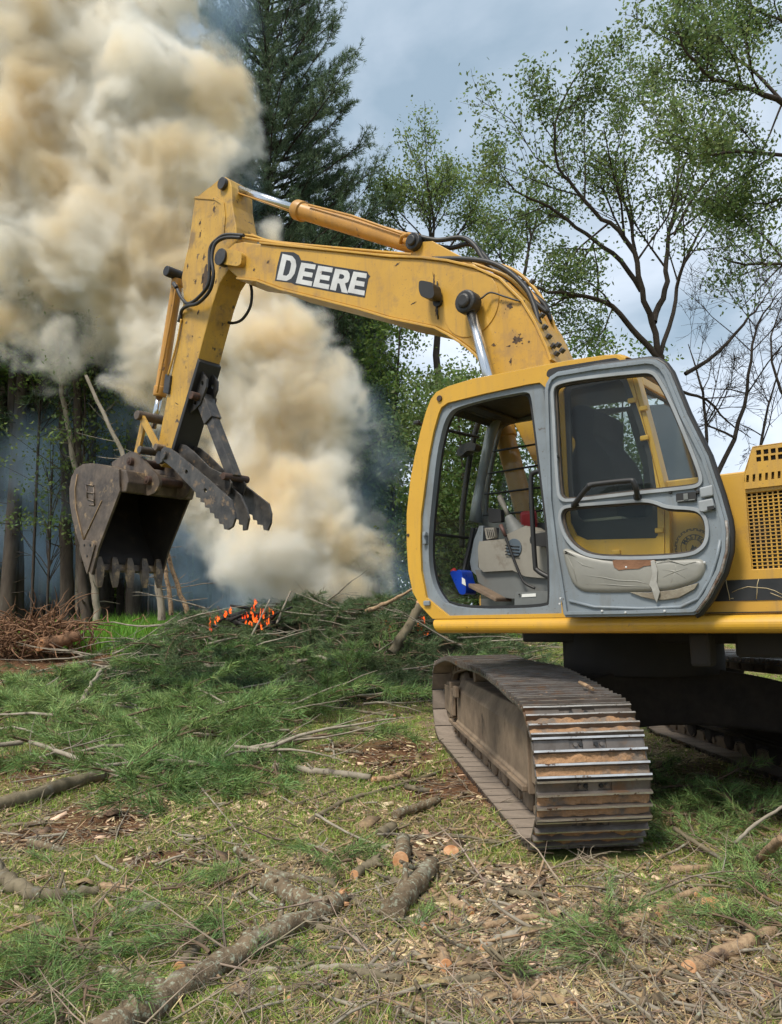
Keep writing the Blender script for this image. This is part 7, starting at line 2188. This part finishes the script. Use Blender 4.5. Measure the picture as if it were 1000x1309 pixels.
    if core:
        f = math_('MINIMUM', math_('MAXIMUM', math_('ADD', math_('DIVIDE', math_('SUBTRACT', fld, core), .5), .5), 0.0), 1.0)
        L(f, vc.inputs['Density'])
        v2 = ng.nodes.new('GeometryNodeVolumeToMesh'); v2.inputs['Threshold'].default_value = .5; L(vc.outputs[0], v2.inputs['Volume'])
        ss = ng.nodes.new('GeometryNodeSetShadeSmooth'); L(v2.outputs[0], ss.inputs[0]); L(ss.outputs[0], sm.inputs[0])
    else:
        f = math_('MINIMUM', math_('MAXIMUM', math_('DIVIDE', fld, width), 0.0), 1.0)
        f = math_('MULTIPLY', math_('POWER', f, 1.6), dmax)
        L(f, vc.inputs['Density']); L(vc.outputs[0], sm.inputs[0])
    L(sm.outputs[0], go.inputs[0])
    md = o.modifiers.new('smoke', 'NODES'); md.node_group = ng
    me.materials.append(core_mat if core else matl)
    return o
def core_material():
    m = bpy.data.materials.new('dense_smoke_core'); m.use_nodes = True; nt = m.node_tree; nt.nodes.clear(); L = nt.links.new
    out = NN(nt, 'ShaderNodeOutputMaterial'); b = NN(nt, 'ShaderNodeBsdfDiffuse'); t = NN(nt, 'ShaderNodeBsdfTranslucent')
    tc = NN(nt, 'ShaderNodeTexCoord')
    n = NN(nt, 'ShaderNodeTexNoise'); n.inputs['Scale'].default_value = .30; n.inputs['Detail'].default_value = 4; n.inputs['Distortion'].default_value = .6; L(tc.outputs['Object'], n.inputs['Vector'])
    r = NN(nt, 'ShaderNodeValToRGB'); e = r.color_ramp.elements
    e[0].position = .38; e[0].color = (.80, .76, .69, 1); e[1].position = .66; e[1].color = (.52, .38, .23, 1)
    k = e.new(.52); k.color = (.70, .60, .47, 1)
    L(n.outputs['Fac'], r.inputs[0]); L(r.outputs[0], b.inputs[0]); L(r.outputs[0], t.inputs[0])
    ms = NN(nt, 'ShaderNodeMixShader'); ms.inputs[0].default_value = .12; L(b.outputs[0], ms.inputs[1]); L(t.outputs[0], ms.inputs[2])
    L(ms.outputs[0], out.inputs[0]); return m
def S(px, py, rpx, D): return (at(px, py, D), rpx * D / FOC)
sph = [S(440,748,34,15.2),S(395,755,45,15.3),S(345,735,42,15.5),S(460,715,28,15.0),S(430,700,60,15.5),S(370,690,68,15.8),S(310,700,40,16.3),S(430,640,58,15.8),S(365,620,80,16.0),S(320,640,45,16.4),
       S(400,560,68,16.0),S(345,530,78,16.2),S(415,500,48,16.0),S(330,450,82,16.4),S(385,430,38,16.2),S(290,400,90,16.8),S(355,390,40,16.4),S(240,430,85,17.2),
       S(190,450,50,16.8),S(230,340,100,17.0),S(150,400,85,17.2),S(90,440,42,16.8),S(110,330,110,17.2),S(40,330,80,17.2),S(10,260,100,17.0),S(90,200,130,17.0),
       S(200,230,100,16.6),S(255,170,52,16.4),S(180,110,95,16.6),S(250,110,40,16.5),S(80,60,140,17.0),S(0,130,130,17.2),S(190,20,70,16.8),S(230,40,20,16.8),S(100,-90,140,17.2),S(-60,-20,160,17.6),S(-90,200,140,17.8),
       S(250,480,66,16.6),S(262,560,52,16.6),S(290,620,60,16.4),S(285,520,75,16.5),S(275,690,46,16.4),S(265,640,40,16.6),S(268,120,52,16.6),S(282,185,42,16.5),S(236,45,55,16.7),S(215,-20,70,16.8),S(-10,400,60,17.2),S(215,500,40,16.8),S(405,783,20,14.9),S(452,778,18,14.8),S(372,782,14,14.9)]
SM = smoke_material('thick_smoke', 3.4, (.90, .965, .999), (.999, .978, .925), 0.0, (.965, .86, .66))
CM = core_material()
import os
if not os.environ.get('NOSMOKE'):
    BX = ((-14.5, 12.8, .3), (.9, 20.5, 18.0))
    pm = smoke('smoke_plume', 'dense cream and brown smoke column rising from the burning heap to the upper left', sph, *BX, .06, SM, k_smooth=1.0, amp=1.9, sc1=.55, amp2=.24, warp=.9, width=.6)
    0 and smoke('smoke_core', None, sph, *BX, .08, SM, core=.42, core_mat=CM, parent=pm)
    TH = smoke_material('thin_blue_smoke', .95, (.50, .74, 1.0), (.62, .80, .99), .1)
    sp2 = [S(470,640,55,17.5),S(485,580,42,17.5),S(460,530,38,17.5),S(455,690,50,17.2),S(500,740,45,16.5),S(520,775,35,15.5),S(265,750,50,17.5),S(240,680,75,18.5),S(70,580,75,19.5),S(110,640,60,19.5),S(30,640,60,20),
           S(170,700,60,19),S(290,780,40,15.5),S(325,240,40,17.2),S(300,120,50,17),S(280,20,60,17.2),S(200,540,80,19.5),S(560,700,45,19),S(300,772,42,14.3),S(330,790,34,13.4),S(290,795,26,13.4),S(520,745,40,14.5),S(545,780,30,14.0),S(130,560,80,21),S(60,700,80,21),S(200,620,70,21),S(240,740,55,19),S(505,690,35,16.5)]
    smoke('thin_smoke', 'thin bluish smoke drifting off the plume and between the trunks', sp2, (-12.5, 14.0, .2), (3.0, 23, 17.5), .14, TH, .8, 1.1, .6, .3, 1.5, 1.1, warp=.6, billow=False)
